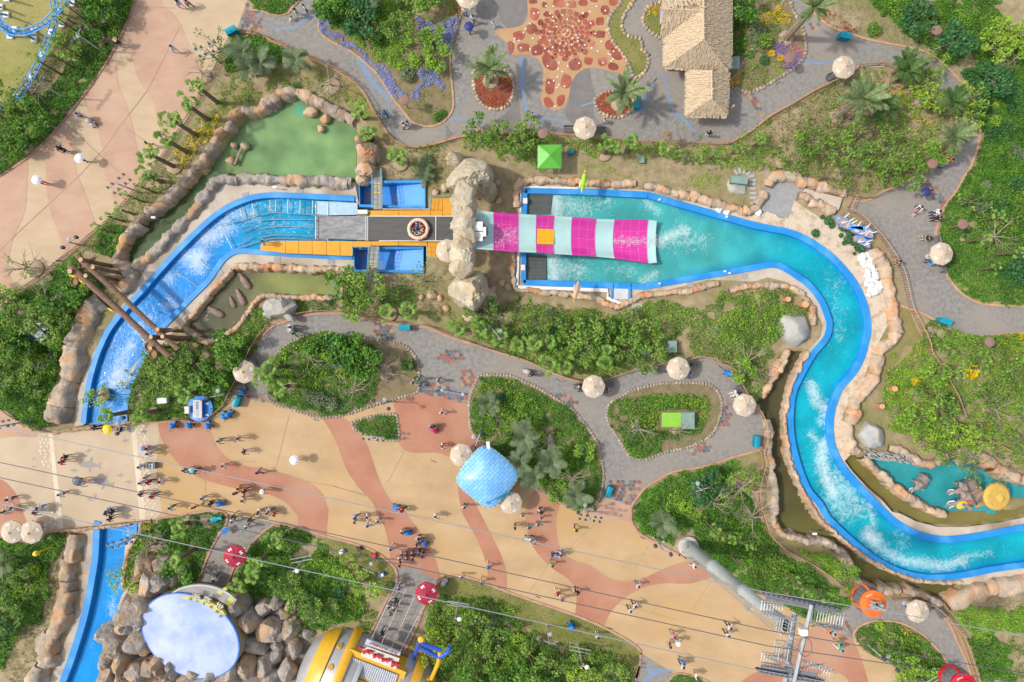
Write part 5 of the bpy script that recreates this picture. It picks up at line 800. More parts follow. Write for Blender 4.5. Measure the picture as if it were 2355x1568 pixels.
bank('D1 1265,230 1200,330 1160,450 1145,600 1135,720','thin rock lip on the right of the channel below the bridge',M_rockC,.55,.4,elong=1.6)
bank('C1 480,845 600,830 740,815 860,802 1050,780 1240,757','pinkish rock lip under the upper bridge handrail',M_rockC,.5,.3,elong=1.6)
bank('D1 560,190 700,178 860,160 1020,145 1200,125','pinkish rock lip under the lower bridge handrail',M_rockC,.5,.3,elong=1.6)
bank('B3 30,330 40,180 100,95 250,82 400,90 550,92 700,100 850,105 1000,110 1120,108','orange boulder row along the upper left of the splash pool',M_rockC,.95,.55)
bank('B3 1190,130 1350,160 1500,205 1650,235 1800,270 1950,310 2100,360 2200,340 2270,260 2300,180','orange boulder row along the upper right of the splash pool',M_rockC,1.05,.6)
bank('B3 20,420 20,600 10,800 15,1000 40,1070 200,1085 400,1110 600,1130 780,1160 850,1205 950,1230 1050,1200 1200,1130 1350,1110 1500,1085 1650,1070 1750,1040 1880,1010','pale boulder row below the splash pool',M_rockC,.75,.45,elong=1.4)
bank('B3 1970,1090 2100,1060 2200,1045 2334,1035 B4 150,1045 260,1080 340,1150 400,1230 410,1330 400,1400','grey orange boulder arc inside the channel bend',M_rockC,.8,.5,elong=1.4)
bank('B4 0,140 50,50 150,45 280,80 420,130 560,160 650,190 720,200','boulders along the top of the wide concrete steps',M_rockC,1.2,.65)
bank('B4 260,230 340,250 430,290 520,340 600,380','mossy boulder ridge below the wide concrete steps',M_rockC,1.05,.6)
bank('B4 945,700 985,790 1030,860 1075,970 1105,1080 1115,1200 1130,1310 1145,1430 1150,1550 C4 1080,40 1020,100 985,200 960,290 920,380 860,460 800,560 770,660 730,740 720,850 745,960 800,1030','large orange boulder wall between the pebble bed and the ladder fence',M_rockC,1.35,.75,elong=1.2,step=.66)
bank('C4 365,115 300,215 250,320 205,430 170,560 150,700 150,800 165,950 190,1080 230,1200 280,1310 340,1430 420,1560 D4 470,90 540,150 600,200 740,320 900,440 1080,530 1300,620 1500,655 1750,655','thin sandy rock rim between the dark canal and the turquoise channel',M_rockC,.55,.4,elong=1.8,step=.6)
bank('C3 2330,420 2270,520 C4 180,120 110,190 60,260 10,340','boulders at the top end of the dark canal',M_rockC,.85,.5)
bank('C4 0,720 5,900 0,1050 30,1200 60,1350 50,1500 D4 30,60 90,180 180,230 330,270 450,280 580,330 690,400 740,500 790,610 860,690 1000,710 1150,725 1300,745 1450,790 1560,850','boulder wall on the outer side of the dark canal',M_rockA,.95,.6)
bank('D4 1620,860 1720,800 1830,740 1950,710 2080,700 2200,690 2400,650','wide layered rocks beside the lower right channel',M_rockC,1.9,.75)
bank('C4 860,1060 950,1150 1060,1260 1180,1370 1320,1470 1480,1550 1600,1600','reddish rock rim between the olive canal and the elephant pool',M_rockC,.95,.5,elong=1.4)
bank('C4 1090,990 1200,1010 1300,1060 1380,1110 1500,1120 1620,1060','flat reddish rocks on the upper edge of the elephant pool',M_rockC,1.0,.5)
bank('C4 1650,1030 1780,1010 1900,1060 2000,1120 2100,1180 2200,1240 2334,1300','pale boulders on the right edge of the elephant pool',M_rockC,1.5,.7)
def boulder(p,r,m,label,z=.1,seed=0,sub_=4,amp=.26,fl=.75,sx=1.0,rot=0,facet=True,cat='boulder',group=None,name='boulder',hi=.06):
 me=rockmesh(name,m,30+seed,sub_,amp,fl,facet,1.0,hi);me.polygons.foreach_set('use_smooth',[True]*len(me.polygons));w_=W(p)
 o=link(name,me,None,(w_[0],w_[1],z),rot,(r*sx,r,r));return tag(o,label,cat,group)
for i,(s,r,m,lb,sx)in enumerate((('A2 500,1012',.68,M_rockC,'largest tan boulder standing in the green pond',1.35),('A2 632,1072',.58,M_rockC,'rounded tan boulder right of the largest one in the green pond',1.05),('A2 583,1162',.42,M_rockC,'small split tan boulder lowest in the green pond',1.15),
 ('A1 2125,1318',.42,M_rockA,'small grey boulder left of the driftwood in the green pond',1),('A1 2228,1325',.52,M_rockC,'tan boulder under the top of the driftwood',1.1),('A1 2095,1455',.52,M_rockC,'tan boulder at the lower end of the driftwood',1.1),
 ('B4 230,1440',2.0,M_rockE,'big ridged grey boulder by the inner channel bend',1.05),('C4 930,860',1.55,M_rockE,'big blue grey boulder above the slate spring rocks',1.0),('D4 1950,1395',.01,M_rockC,'',1))):
 if r>.05:boulder(P(s)[0],r,m,lb,-.25 if i<6 else .2,i,3 if i<6 else 4,fl=.8,sx=sx,rot=i*.7)
b=MB();pts=[W(q,-.2)for q in P('A1 2215,1330 2190,1380 2165,1440 2140,1505')];b.path(pts,.13,7);b.tube(pts[0],W(P('A1 2225,1300')[0],.3),.1,.05,6);tag(b.build('driftwood',M_twig),'bleached driftwood trunk leaning on boulders in the green pond','driftwood')
for i,(s,r)in enumerate((('B2 1725,140',.6),('B2 1640,190',.5),('B2 1790,150',.55),('B2 1610,1125',.65),('B2 1680,1150',.45),('B2 1735,1245',.5),('B2 2240,1015',.5),('B2 2300,1050',.55),('B2 2155,1075',.5),('B2 2190,1190',.55),('B2 2130,1240',.7),('B2 1980,1310',.9),('B2 2235,1340',.5),('B2 2290,1360',.55),('B2 1510,1140',.35),('B2 2215,265',.4),('B2 2190,100',.5))):
 o=boulder(P(s)[0],r,M_rockC,None,.1,50+i,2,fl=.8,rot=i*1.3,group='loose stones round the arch');thing(o,'loose tan stone on bare soil','stone',P(s)[0],'loose stones round the arch')
ar=empty('rock_arch',tuple(W(P('B2 1900,500')[0],0)))
def bigrock(name,p,z,size,seed,m=M_rockD,parent=None,rot=0,sub_=5,amp=.22,hi=.10):
 me=rockmesh(name,m,seed,sub_,amp,1.0,True,1.0,hi*(1.5 if seed<100 else 1.2),.075 if seed<100 else .05);size=tuple(x*(1.22 if seed>=100 and x is not size[2]else 1.06)for x in size);w_=W(p,z+size[2]*.6);o=link(name,me,parent,(w_[0]-(parent.location.x if parent else 0),w_[1]-(parent.location.y if parent else 0),z),rot,size);return o
bigrock('boulder',P('B2 1975,0')[0],2.2,(2.45,2.3,3.4),71,parent=ar);bigrock('boulder',P('B2 1945,1070')[0],2.2,(2.15,2.35,3.3),73,parent=ar);[bigrock('span',P('B2 %d,%d'%q)[0],4.9,(1.15,1.15,.95),77+q[1],parent=ar,amp=.16,hi=.1,rot=q[1])for q in((1900,170),(1895,270),(1890,370),(1885,460),(1895,560),(1888,660),(1892,750),(1885,850))]
bigrock('boulder',P('B2 2110,150')[0],1.0,(1.2,1.2,1.5),79,parent=ar);bigrock('boulder',P('B2 2100,1130')[0],.8,(1.1,1.3,1.4),83,parent=ar);bigrock('boulder',P('B2 1830,-130')[0],1.2,(1.2,1.0,2.0),84,parent=ar);bigrock('boulder',P('B2 1960,1320')[0],.3,(1.0,.7,.8),85,parent=ar)
tag(ar,'massive pale rock arch bridging the conveyor before the slide','rock arch')
cl=empty('cliff_block',tuple(W(P('A2 1000,1430')[0])));bigrock('boulder',P('A2 1000,1370')[0],.8,(1.35,1.3,1.7),87,M_rockC,cl);bigrock('boulder',P('A2 960,1250')[0],.6,(.8,.9,1.2),88,M_rockC,cl);bigrock('boulder',P('A2 990,1520')[0],.7,(1.15,.8,1.5),89,M_rockC,cl);bigrock('boulder',P('B2 960,60')[0],.3,(.9,.6,.8),90,M_rockC,cl);bigrock('boulder',P('A2 1080,1400')[0],.4,(.6,1.0,1.0),91,M_rockC,cl);tag(cl,'square cut sandstone cliff at the right end of the green pond','rock')
er=empty('carved_rock',tuple(W(P('B2 200,1240')[0])));bigrock('back',P('B2 200,1235')[0],1.0,(1.75,1.1,1.3),93,M_rockE,er,amp=.14);bigrock('head',P('B2 230,1200')[0],1.7,(.62,.62,.6),94,M_rockE,er,amp=.1);bigrock('trunk',P('B2 285,1310')[0],1.1,(.95,.38,.42),95,M_rockE,er,rot=-.8,amp=.1);bigrock('foot',P('B2 110,1290')[0],.5,(.6,.5,.7),96,M_rockE,er);tag(er,'grey elephant shaped rock leaning over the path','rock sculpture')
rw=empty('rock_cluster',tuple(W(P('D1 1200,1200')[0])))
for i,(s,z,sz)in enumerate((('D1 1300,540',1.0,(1.3,1.2,1.5)),('D1 1450,520',1.0,(1.0,1.0,1.3)),('D1 1330,720',1.8,(1.5,1.2,2.2)),('D1 1160,840',1.4,(1.2,1.3,2.0)),('D1 1420,700',2.0,(1.3,1.1,2.2)),('D1 1550,650',1.2,(1.1,1.0,1.7)),('D1 1280,860',2.6,(1.4,.8,2.2)),('D1 1170,1020',2.6,(1.65,1.65,2.6)),('D1 980,1180',1.4,(1.2,1.5,2.1)),('D1 1040,1300',1.6,(1.3,.9,1.8)),('D1 1250,1240',2.6,(1.5,1.3,2.4)),('D1 950,1400',1.0,(1.0,.9,1.5)),('D1 1100,1420',1.8,(1.3,.9,1.8)),('D1 960,1530',1.2,(1.1,1.1,1.8)),('D1 1220,1500',2.2,(1.1,1.0,1.8)),('D1 1340,1480',2.4,(.9,.9,1.7)),('D1 1450,1450',2.0,(1.0,.8,1.8)),('D1 1500,1560',2.2,(1.3,.7,1.6)),('D1 1680,1540',2.4,(1.3,.7,1.7)),('D1 1880,1530',2.4,(1.2,.7,1.8)),('D1 2080,1540',2.2,(1.3,.9,1.8)),('D1 2220,1480',1.8,(.9,1.2,1.8)),('D1 1420,1400',2.9,(1.2,.8,1.9)),('D1 1560,1470',3.0,(1.3,.6,1.6)),('D1 1740,1500',3.0,(1.2,.6,1.6)),('D1 1920,1510',3.0,(1.2,.6,1.6)),('D1 2090,1500',3.0,(1.0,.6,1.6)),('D1 1100,1580',1.8,(1.2,.8,1.8)))):
 bigrock('boulder',P(s)[0],z*.8,sz,100+i,M_rockB if i%3 else M_rockA,rw,rot=i*.9,sub_=4,amp=.24)
tag(rw,'heap of big faux boulders wrapping the left of the white half disc roof','rock cluster')
rw2=empty('rock_cluster',tuple(W(P('D2 100,1150')[0])))
for i,(s,z,sz)in enumerate((('D1 2150,900',1.6,(1.0,1.2,1.9)),('D1 2220,1040',1.4,(1.1,1.3,1.9)),('D1 2150,860',1.2,(.9,.8,1.4)),('D2 60,910',.8,(.85,1.0,1.1)),('D2 170,870',.6,(.8,.6,.9)),('D2 250,960',.5,(.6,.9,.9)),('D2 310,900',.6,(.75,.7,.9)),('D2 320,1010',.3,(.5,.5,.6)),('D2 90,1130',1.0,(1.5,1.6,1.6)),('D2 290,1120',.9,(1.1,.85,1.2)),('D2 460,1140',.3,(.7,.7,.7)),('D2 170,1250',.4,(.7,.7,.7)),('D2 340,1290',.8,(.7,1.1,1.1)),('D2 160,1360',.5,(.9,.8,.8)),('D2 60,1450',1.2,(1.2,.9,1.4)),('D2 250,1500',1.0,(.9,1.2,1.3)),('D2 130,1560',1.4,(1.2,.8,1.4)),('D1 2290,1250',1.0,(1.0,1.3,1.5)))):
 bigrock('boulder',P(s)[0],z*.7,sz,140+i,M_rockB,rw2,rot=i*.8,sub_=4,amp=.24)
tag(rw2,'scatter of dark tan boulders between the half disc roof and yellow building','rock cluster')
flat('gravel_floor',P('D1 2180,800 D2 0,780 380,850 400,1000 540,1150 420,1568 -100,1640 D1 2180,1600 2250,1200'),.015,mat('gravel_dark',(.16,.14,.12),(.22,.19,.16),scale=3,rough=.95,bump=.04))
M_coral=mat('coral_white',(.80,.79,.76),(.68,.67,.64),scale=2,rough=.85,bump=.12,bscale=7);CW=[rockmesh('coral_stone',M_coral,170+s,3,.4,.8,False,1,.16)for s in range(3)]
cr=empty('coral_heap',tuple(W(P('B4 930,950')[0])))
for i,(u,v,r)in enumerate(((850,780,.5),(900,760,.45),(930,800,.4),(870,830,.55),(920,840,.6),(890,850,.45),(935,865,.4),(905,905,.35),(900,950,.45),(960,900,.4),(970,945,.55),(930,985,.4),(905,990,.35),(960,985,.4),(1000,1020,.45),(940,1040,.5),(970,1060,.55),(1000,1050,.5),(960,1095,.5),(890,1025,.3),(910,1120,.35),(930,1075,.45),(1010,1080,.3))):
 w_=W(conv('B4',u,v));link('coral_stone',CW[i%3],cr,(w_[0]-cr.location.x,w_[1]-cr.location.y,.15),i,(r*.82,)*3)
tag(cr,'heap of white coral stones on the pebble bed','coral rocks')
for s in('B3 1885,345','B3 1955,368','B3 2245,375'):thing(link('white_stone',CW[0],None,tuple(W(P(s)[0]))[:2]+(.12,),1,.36),'white coral stone by the pool edge','stone',P(s)[0],'white stones by the splash pool')
sl=empty('slate_spring',tuple(W(P('C4 1080,1060')[0])));SLM=[mat('slate_blue',(.24,.26,.29),(.34,.35,.36),scale=3,rough=.8),mat('slate_rust',(.42,.29,.20),(.5,.38,.28),scale=3,rough=.8)];sb=MB();sb.box((0,0,0),(.42,.13,.16),m=0,top=.8);sb=[sb.mesh('slate',m)for m in SLM]
for i in range(120):
 t=rng.random();p=conv('C4',880+430*t+rng.uniform(-20,20),1060+60*(2*t-1)*abs(2*t-1)*.6+rng.uniform(-38,38));w_=W(p);o=link('slate',sb[int(rng.random()<.3)],sl,(w_[0]-sl.location.x,w_[1]-sl.location.y,.2+rng.uniform(0,.3)),-.5+rng.normal(0,.3));o.rotation_euler[1]=rng.uniform(-.3,.5)
tag(sl,'fan of stacked blue grey slate slabs spilling towards the elephant pool','slate rocks')
# ================================================================ FENCES
M_wood=mat('fence_wood',(.47,.29,.165),(.36,.215,.12),scale=5,rough=.85);M_woodd=mat('fence_wood_dark',(.24,.165,.085),(.165,.115,.06),scale=5,rough=.9);M_teal=plain('metal_teal',(.23,.42,.40),.4);M_steel=mat('steel_grey',(.42,.44,.45),(.34,.36,.37),scale=2,rough=.4,metal=.3)
def fence(s,label,h=1.05,m=M_wood,pitch=.22,pr=.022,rail=.035,bottom=True,post=2.2,postr=.055,n=3,cat='fence',z=0.0,box=False):
 line=S(s,n,False);c0=W(line[0]);root=empty('fence',(c0[0],c0[1],z));L=lambda p,zz:Vector((W(p)[0]-c0[0],W(p)[1]-c0[1],zz))
 b=MB();pl=resample(line,.6*PX)
 if math.dist(pl[-1],line[-1])>2:pl.append(line[-1])
 b.path([L(p,h-.06)for p in pl],rail,4);b.build('top_rail',m,root)
 if bottom:b=MB();b.path([L(p,.16)for p in pl],rail*.85,4);b.build('bottom_rail',m,root)
 pm=MB()
 for p in resample(line,pitch*PX):q=L(p,0);pm.tube((q.x,q.y,.02),(q.x+rng.normal(0,.015),q.y+rng.normal(0,.015),h*rng.uniform(.9,1.0)),pr,pr*.9,4)
 o=pm.build('pickets',m,root);o['kind']='stuff'
 pb=MB();pb.tube((0,0,0),(0,0,h+.1),postr,postr*.9,6);pb=pb.mesh('post',m)
 for p in resample(line,post*PX):link('post',pb,root,L(p,0))
 return tag(root,label,cat)
fence('A1 2085,440 1980,620 1840,870 1700,1100 1530,1370 1400,1560 B1 1330,60 1180,240 1000,440 850,560 700,700 560,800 400,940 180,1090 80,1230 20,1450 -20,1600','long row of short wooden pickets beside the pink promenade',.6,M_woodd,.22,.04,.03,False,6,.05)
fence('A1 800,0 690,200 600,400 500,560 420,680 330,800 230,920','dry bamboo picket screen behind the coaster lawn',1.3,mat('bamboo',(.30,.25,.12),(.22,.18,.09),scale=5),.14,.035,.03,True,3)
fence('A1 700,20 640,70 590,230 520,390 440,520 360,620 270,760 180,880 100,970 -10,1045','teal metal railing around the coaster lawn',1.1,M_teal,.18,.015,.03,True,2.5,.04)
fence('A2 -20,300 150,368 300,438 450,508 600,578 760,658 880,738 980,838 1060,978 1140,1118 1215,1235','wooden rail fence between the upper path and the green pond',1.0)
fence('A2 1228,1262 1290,1312 1400,1352 1530,1346 1700,1304 1900,1252 2334,1224 A3 260,1228 560,1244 900,1274 1300,1304 1700,1314 1950,1316 2050,1280 2200,1190 2334,1080 A4 200,968 400,848 560,768 690,695','wooden rail fence along the lower edge of the upper path',1.0)
fence('A4 815,615 940,602 1060,602 1150,625','short wooden lattice fence behind the upper right parasol',1.0,pitch=.14);fence('A4 820,620 826,700 830,780','short wooden fence stub below the upper right parasol',.9)
fence('A4 1330,715 1400,745 1490,810 1560,890 1620,970 1660,1060 1680,1160','broken wooden ladder fence hidden by palms on the right loop',1.0)
fence('A4 1540,1440 1450,1520 1380,1580 B4 1340,30 1240,98 1060,180 900,240 790,228','wooden rail fence below the right loop path',1.0)
fence('B4 770,225 740,290 712,350 780,385 840,430 980,570 1100,740 1190,900 1230,1060 1270,1230 1340,1370 1430,1560 C4 1440,110 1500,190 1560,290 1620,400 1670,490 1700,560 1745,690','long orange wooden ladder fence past the coral mosaic',1.25,M_wood,.27,.032,.05)
fence('C4 1860,810 1960,885 2100,960 2230,1030 2400,1110','red brown wooden rail above the elephant pool',.8,M_wood,.3,.03,.06,False)
fence('B2 350,1300 500,1275 650,1270 800,1285 960,1310 1200,1355 1400,1385 1560,1400 1700,1455 1860,1520 2000,1568 C2 2040,55 2334,142 C3 150,193 300,262 500,342 650,377','pale bamboo rail fence along the top of the middle path',.9,M_wood,.4,.025,.04)
fence('C3 855,355 1000,308 1200,250 1420,203','wooden rail between the two middle path parasols',.9,M_wood,.4,.025,.04)
fence('C3 1600,175 1720,150 1860,172 1850,205 1980,245 2060,380 2130,495 2240,645 2295,760 2300,920 2265,1010 2290,1120 2240,1300 2240,1450 2260,1568 D3 2265,0 2300,120 2340,220 D4 100,312 180,372 320,442 500,552 650,672 815,775','long wooden ladder fence along the dark canal',1.15,M_wood,.25,.028,.05)
fence('B2 125,1390 95,1440 30,1510 B1 2334,1568 C1 2310,70 2250,200 2190,330 2130,450 2050,600 1920,700 1830,745 1700,722 1400,742 1240,752','wooden rail fence around the bed with the blue sign deck',1.0,M_wood,.28,.03,.045)
fence('C1 1236,752 1050,775 860,797 660,818 480,838 345,822','upper handrail of the plaza bridge',.9,M_wood,.35,.025,.05);fence('D1 425,193 600,172 860,143 1100,115 1380,88','lower handrail of the plaza bridge',.9,M_wood,.3,.025,.05)
fence('D4 1120,808 1300,795 1450,838 1560,915 1640,1010 1740,1130 1800,1280 1850,1430 1900,1590','wooden ladder fence along the lower right path',1.1,M_wood,.2,.028,.05)
fence('C1 40,620 150,705 300,765 340,820','wooden pickets at the lower left bed corner',.8,M_woodd,.2,.035,.04)
fence('A1 2175,285 A2 -20,298','two pale wooden rails beside the teal bins',.8,M_wood,.4)
fence('D4 770,1020 790,960','wooden fence stub',.5)if False else None
# ================================================================ RIDE: conveyor, deck, tanks, slide
M_or=mat('deck_orange',(.70,.32,.025),(.62,.27,.02),scale=1.2,rough=.6);M_belt=mat('belt_black',(.055,.052,.048),(.085,.08,.072),scale=1.5,rough=.55,stretch=(.25,3,1,0));M_mat=mat('belt_wet',(.10,.10,.105),(.23,.23,.24),scale=1.6,rough=.5,spec=.3,bump=.012,bscale=3,stretch=(.6,1.8,1,0))
M_tank=mat('tank_blue',(.04,.24,.66),(.05,.28,.70),scale=.8,rough=.5,c3=(.32,.22,.13),s3=.55);M_tankl=mat('tank_light',(.06,.31,.76),(.045,.27,.70),scale=.8,rough=.45);M_grate=mat('grating',(.34,.33,.32),(.27,.265,.26),scale=6,rough=.7);M_yel=plain('yellow_paint',(.72,.50,.05));M_grey=plain('grey_metal',(.45,.45,.44),.5)
cvr=empty('conveyor',tuple(W(P('B2 1000,510')[0],0)))
def quad3(name,pts,m,parent,th=.06):
 o=parent.location;v=[Vector(q)-Vector((o.x,o.y,0))for q in pts];b=MB();lo=[q-Vector((0,0,th))for q in v];b.v=[tuple(q)for q in v+lo];n=len(v)
 A=sum(v[i-1].x*v[i].y-v[i].x*v[i-1].y for i in range(n));top=list(range(n));b.face(top if A>0 else top[::-1])
 for i in range(n):j=(i+1)%n;b.face((i,n+i,n+j,j)if A>0 else(i,j,n+j,n+i))
 return b.build(name,m,parent)
def T(t,u,v,z):return W(conv(t,u,v),z)
quad3('wet_mat',[T('B2',545,402,-.25),T('B2',1010,402,.9),T('B2',1010,622,.9),T('B2',545,608,-.25)],M_mat,cvr)
quad3('belt',[T('B2',1028,405,1.0),T('B2',1640,405,1.7),T('B2',1638,626,1.7),T('B2',1028,626,1.0)],M_belt,cvr)
quad3('belt',[T('B2',1646,405,1.72),T('B2',1860,405,1.9),T('B2',1860,626,1.9),T('B2',1644,626,1.72)],M_belt,cvr)
for(a,b_)in(((1005,402,.95),(1005,626,.95)),((1020,402,1.03),(1020,626,1.03)),((1642,404,1.76),(1640,628,1.76)),((1028,403,1.05),(1860,403,1.95)),((1120,628,1.1),(1860,628,1.95))):
 bb=MB();bb.tube(T('B2',*a)-Vector((cvr.location.x,cvr.location.y,0)),T('B2',*b_)-Vector((cvr.location.x,cvr.location.y,0)),.055,n=4);bb.build('frame_bar',M_white,cvr)
bb=MB();c=T('B2',975,366,1.1)-Vector((cvr.location.x,cvr.location.y,0));bb.box(c,(1.05,.42,.5));bb.build('motor_box',M_white,cvr)
tag(cvr,'black uphill conveyor belt between orange decks','conveyor')
dk=empty('deck',tuple(W(P('B2 900,690')[0],0)))
for pl in('40,665 130,628 268,628 268,740 40,712','272,628 388,628 388,745 272,740','392,628 510,628 510,750 392,745','514,628 640,628 640,755 514,750','644,630 765,631 765,762 644,756','769,631 882,632 882,766 769,762','886,632 1050,633 1050,688 886,688','1054,633 1300,633 1300,670 1054,672','1304,633 1560,633 1560,674 1304,670','1566,633 1690,633 1690,785 1566,776','1694,633 1830,633 1830,812 1694,788'):
 z=1.0;quad3('deck_panel',[T('B2',*[float(x)for x in q.split(',')],z)for q in pl.split()],M_or,dk,.12)
for pl in('1040,352 1300,350 1300,398 1040,398','1304,350 1590,350 1590,398 1304,398','1594,350 1700,350 1700,398 1594,398','1610,242 1700,240 1700,346 1600,346','1704,240 1830,238 1830,398 1704,398'):
 quad3('deck_panel',[T('B2',*[float(x)for x in q.split(',')],1.0)for q in pl.split()],M_or,dk,.12)
for u,v in((950,690),(1200,655),(1500,655),(700,690),(420,690),(1620,700),(1750,720),(1150,372),(1450,372),(1700,300)):bb=MB();q=T('B2',u,v,1.0);bb.tube((q.x-dk.location.x,q.y-dk.location.y,-1.2),(q.x-dk.location.x,q.y-dk.location.y,.95),.09,n=6);bb.build('deck_post',M_grey,dk)
tag(dk,'orange panelled walking deck flanking the black conveyor','deck')
def railing(name,pts,label,m=M_teal,h=1.0,z=1.0,cat='railing',step=.5,r=.03):
 root=empty(name,(0,0,0));P3=[T(*q,z)if len(q)==3 else T(q[0],q[1],q[2],q[3])for q in pts]
 for zz in(h,h*.5):b=MB();b.path([q+Vector((0,0,zz))for q in P3],r,5);b.build('rail',m,root)
 b=MB()
 for a,c in zip(P3[:-1],P3[1:]):
  n=max(1,int((c-a).length/step))
  for i in range(n+1):q=a.lerp(c,i/n);b.tube(q,q+Vector((0,0,h)),r*.8,n=4)
 o=b.build('uprights',m,root);o['kind']='stuff';return tag(root,label,cat)
railing('railing',[('B2',1590,345),('B2',1600,232),('B2',1820,232)],'teal railing of the upper deck next to the arch');railing('railing',[('B2',1566,680),('B2',1566,778),('B2',1700,800)],'teal railing of the lower deck next to the arch');railing('railing',[('B2',890,770),('B2',890,692),('B2',1040,692)],'teal corner railing of the lower deck above the small tank')
railing('railing',[('B2',1160,345),('B2',1590,345)],'low white railing along the upper deck edge',M_white,.5,1.0)
def tank(nm,label,s):
 q=P(s);c0=W(q[0]);root=empty('tank',(c0[0],c0[1],0));b=MB();ln=[(x-c0[0],y-c0[1])for x,y in wm(q)];b.ribbon(ln,[(-.15,-1.5),(-.15,.3),(.15,.3),(.15,-1.5)],True);b.build('tank_wall',M_blue,root);return root,c0
for s,fl,slp,lb in(('B2 945,98 1545,92 1545,325 950,312','B2 955,105 1270,105 1270,325 955,310','B2 1272,100 1540,100 1540,322 1272,325','blue overflow tank above the conveyor'),('B2 900,700 1528,692 1526,912 900,902','B2 908,708 1250,700 1250,905 908,895','B2 1252,698 1522,698 1520,906 1252,905','blue overflow tank below the conveyor')):
 root,c0=tank('tank',lb,s);b=MB();b.poly([Vector((W(p)[0]-c0[0],W(p)[1]-c0[1],-1.2))for p in P(fl)]);b.build('tank_floor',M_tank,root)
 q=P(slp);b=MB();V=[W(p)for p in q];b.v=[(V[0][0]-c0[0],V[0][1]-c0[1],-.9),(V[1][0]-c0[0],V[1][1]-c0[1],-.1),(V[2][0]-c0[0],V[2][1]-c0[1],-.1),(V[3][0]-c0[0],V[3][1]-c0[1],-.9),(V[0][0]-c0[0],V[0][1]-c0[1],-1.3),(V[3][0]-c0[0],V[3][1]-c0[1],-1.3)];b.face((0,3,2,1));b.face((0,4,5,3));b.build('tank_slope',M_tankl,root);tag(root,lb,'water tank')
def walkway(a,c,w_,label,steps):
 root=empty('walkway',(0,0,0));A,Cc=T(*a),T(*c);d=(Cc-A);dn=Vector((d.x,d.y,0)).normalized();nx=Vector((-dn.y,dn.x,0))*w_/2;quad3('grating',[A+nx,Cc+nx,Cc-nx,A-nx],M_grate,root,.08)
 for sgn in(1,-1):
  for zz in(1.0,.5):b=MB();b.tube(A+nx*sgn+Vector((0,0,zz)),Cc+nx*sgn+Vector((0,0,zz)),.035,n=5);b.build('handrail',M_teal,root)
  b=MB()
  for i in range(9):q=A.lerp(Cc,i/8)+nx*sgn;b.tube(q,q+Vector((0,0,1)),.028,n=4)
  o=b.build('uprights',M_teal,root);o['kind']='stuff'
 for t in steps:q=A.lerp(Cc,t);b=MB();b.box((q.x,q.y,q.z+.02),(w_*.9,.09,.05));b.build('step',M_yel,root)
 return tag(root,label,'walkway')
walkway(('B2',1112,340,1.0),('B2',1112,-20,.3),.95,'grey stair walkway with teal handrails above the upper tank',(.42,.5,.58,.64));walkway(('B2',1085,680,1.0),('B2',1065,1000,.2),.95,'grey stair walkway with teal handrails over the lower tank',(.42,.5,.58,.66))
M_pipe=mat('pipe_steel',(.33,.38,.40),(.25,.30,.33),scale=2,rough=.35,metal=.4)
root=empty('guide_rails',(0,0,0))
for pl in('-20,398 40,390 150,365 300,378 500,385 520,392 660,400','0,640 130,605 400,612 500,620','510,625 520,612 650,615 660,628','15,440 200,430 400,432 535,435','30,515 200,495 400,500 530,508','20,600 150,575 400,578 535,590','545,400 545,610','128,258 132,362','182,250 180,364','293,248 290,375','405,258 402,380','518,262 515,385','550,268 545,385','660,272 656,392'):
 b=MB();b.path([T('B2',*[float(x)for x in q.split(',')],.1)for q in pl.split()],.05,5);b.build('rail',M_pipe,root)
for pl in('1975,490 2200,435 2334,385','2110,715 2300,650 2334,640','2200,550 2300,510','2190,655 2300,590','1590,900 1790,1030','1830,805 1910,885','2060,580 2120,700','2190,330 2210,420','2300,290 2320,390'):
 b=MB();b.path([T('B1',*[float(x)for x in q.split(',')],.05 if '1590' not in pl and '1830' not in pl else-.38)for q in pl.split()],.055,5);b.build('rail',M_pipe,root)
tag(root,'grey steel guide rails in the water before the conveyor','guide rails')
b=MB();q=[T('B2',u,v,.06)for u,v in((550,265),(925,285),(925,390),(660,395),(548,385))];b.poly(q);tag(b.build('net_mat',mat('net_pale',(.30,.45,.55),(.42,.55,.62),scale=3,rough=.3)),'pale netting mat beside the wet conveyor mat','net')
M_slp=mat('slide_pink',(.64,.035,.32),(.58,.03,.29),scale=.8,rough=.3,spec=.5,coat=.3);M_slm=mat('slide_mint',(.45,.67,.635),(.41,.62,.59),scale=.8,rough=.3,spec=.5,coat=.3);M_sly=plain('slide_yellow',(.78,.42,.02),.3)
sr=empty('water_slide',tuple(W(P('B3 400,580')[0],0)));xs_=[-400,-344,0,230,420,780,950,1255,1330];top_=[346,350,380,391,401,428,432,437,446];bot_=[697,700,727,736,749,772,791,835,826];zr_=[4.9,4.8,3.9,3.3,2.85,2.0,1.6,.9,.75]
def rim(x):return[float(np.interp(x,xs_,a))for a in(top_,bot_,zr_)]
foam_slide=mat('slide_water',(.70,.68,.72),(.62,.52,.64),scale=3,rough=.4)
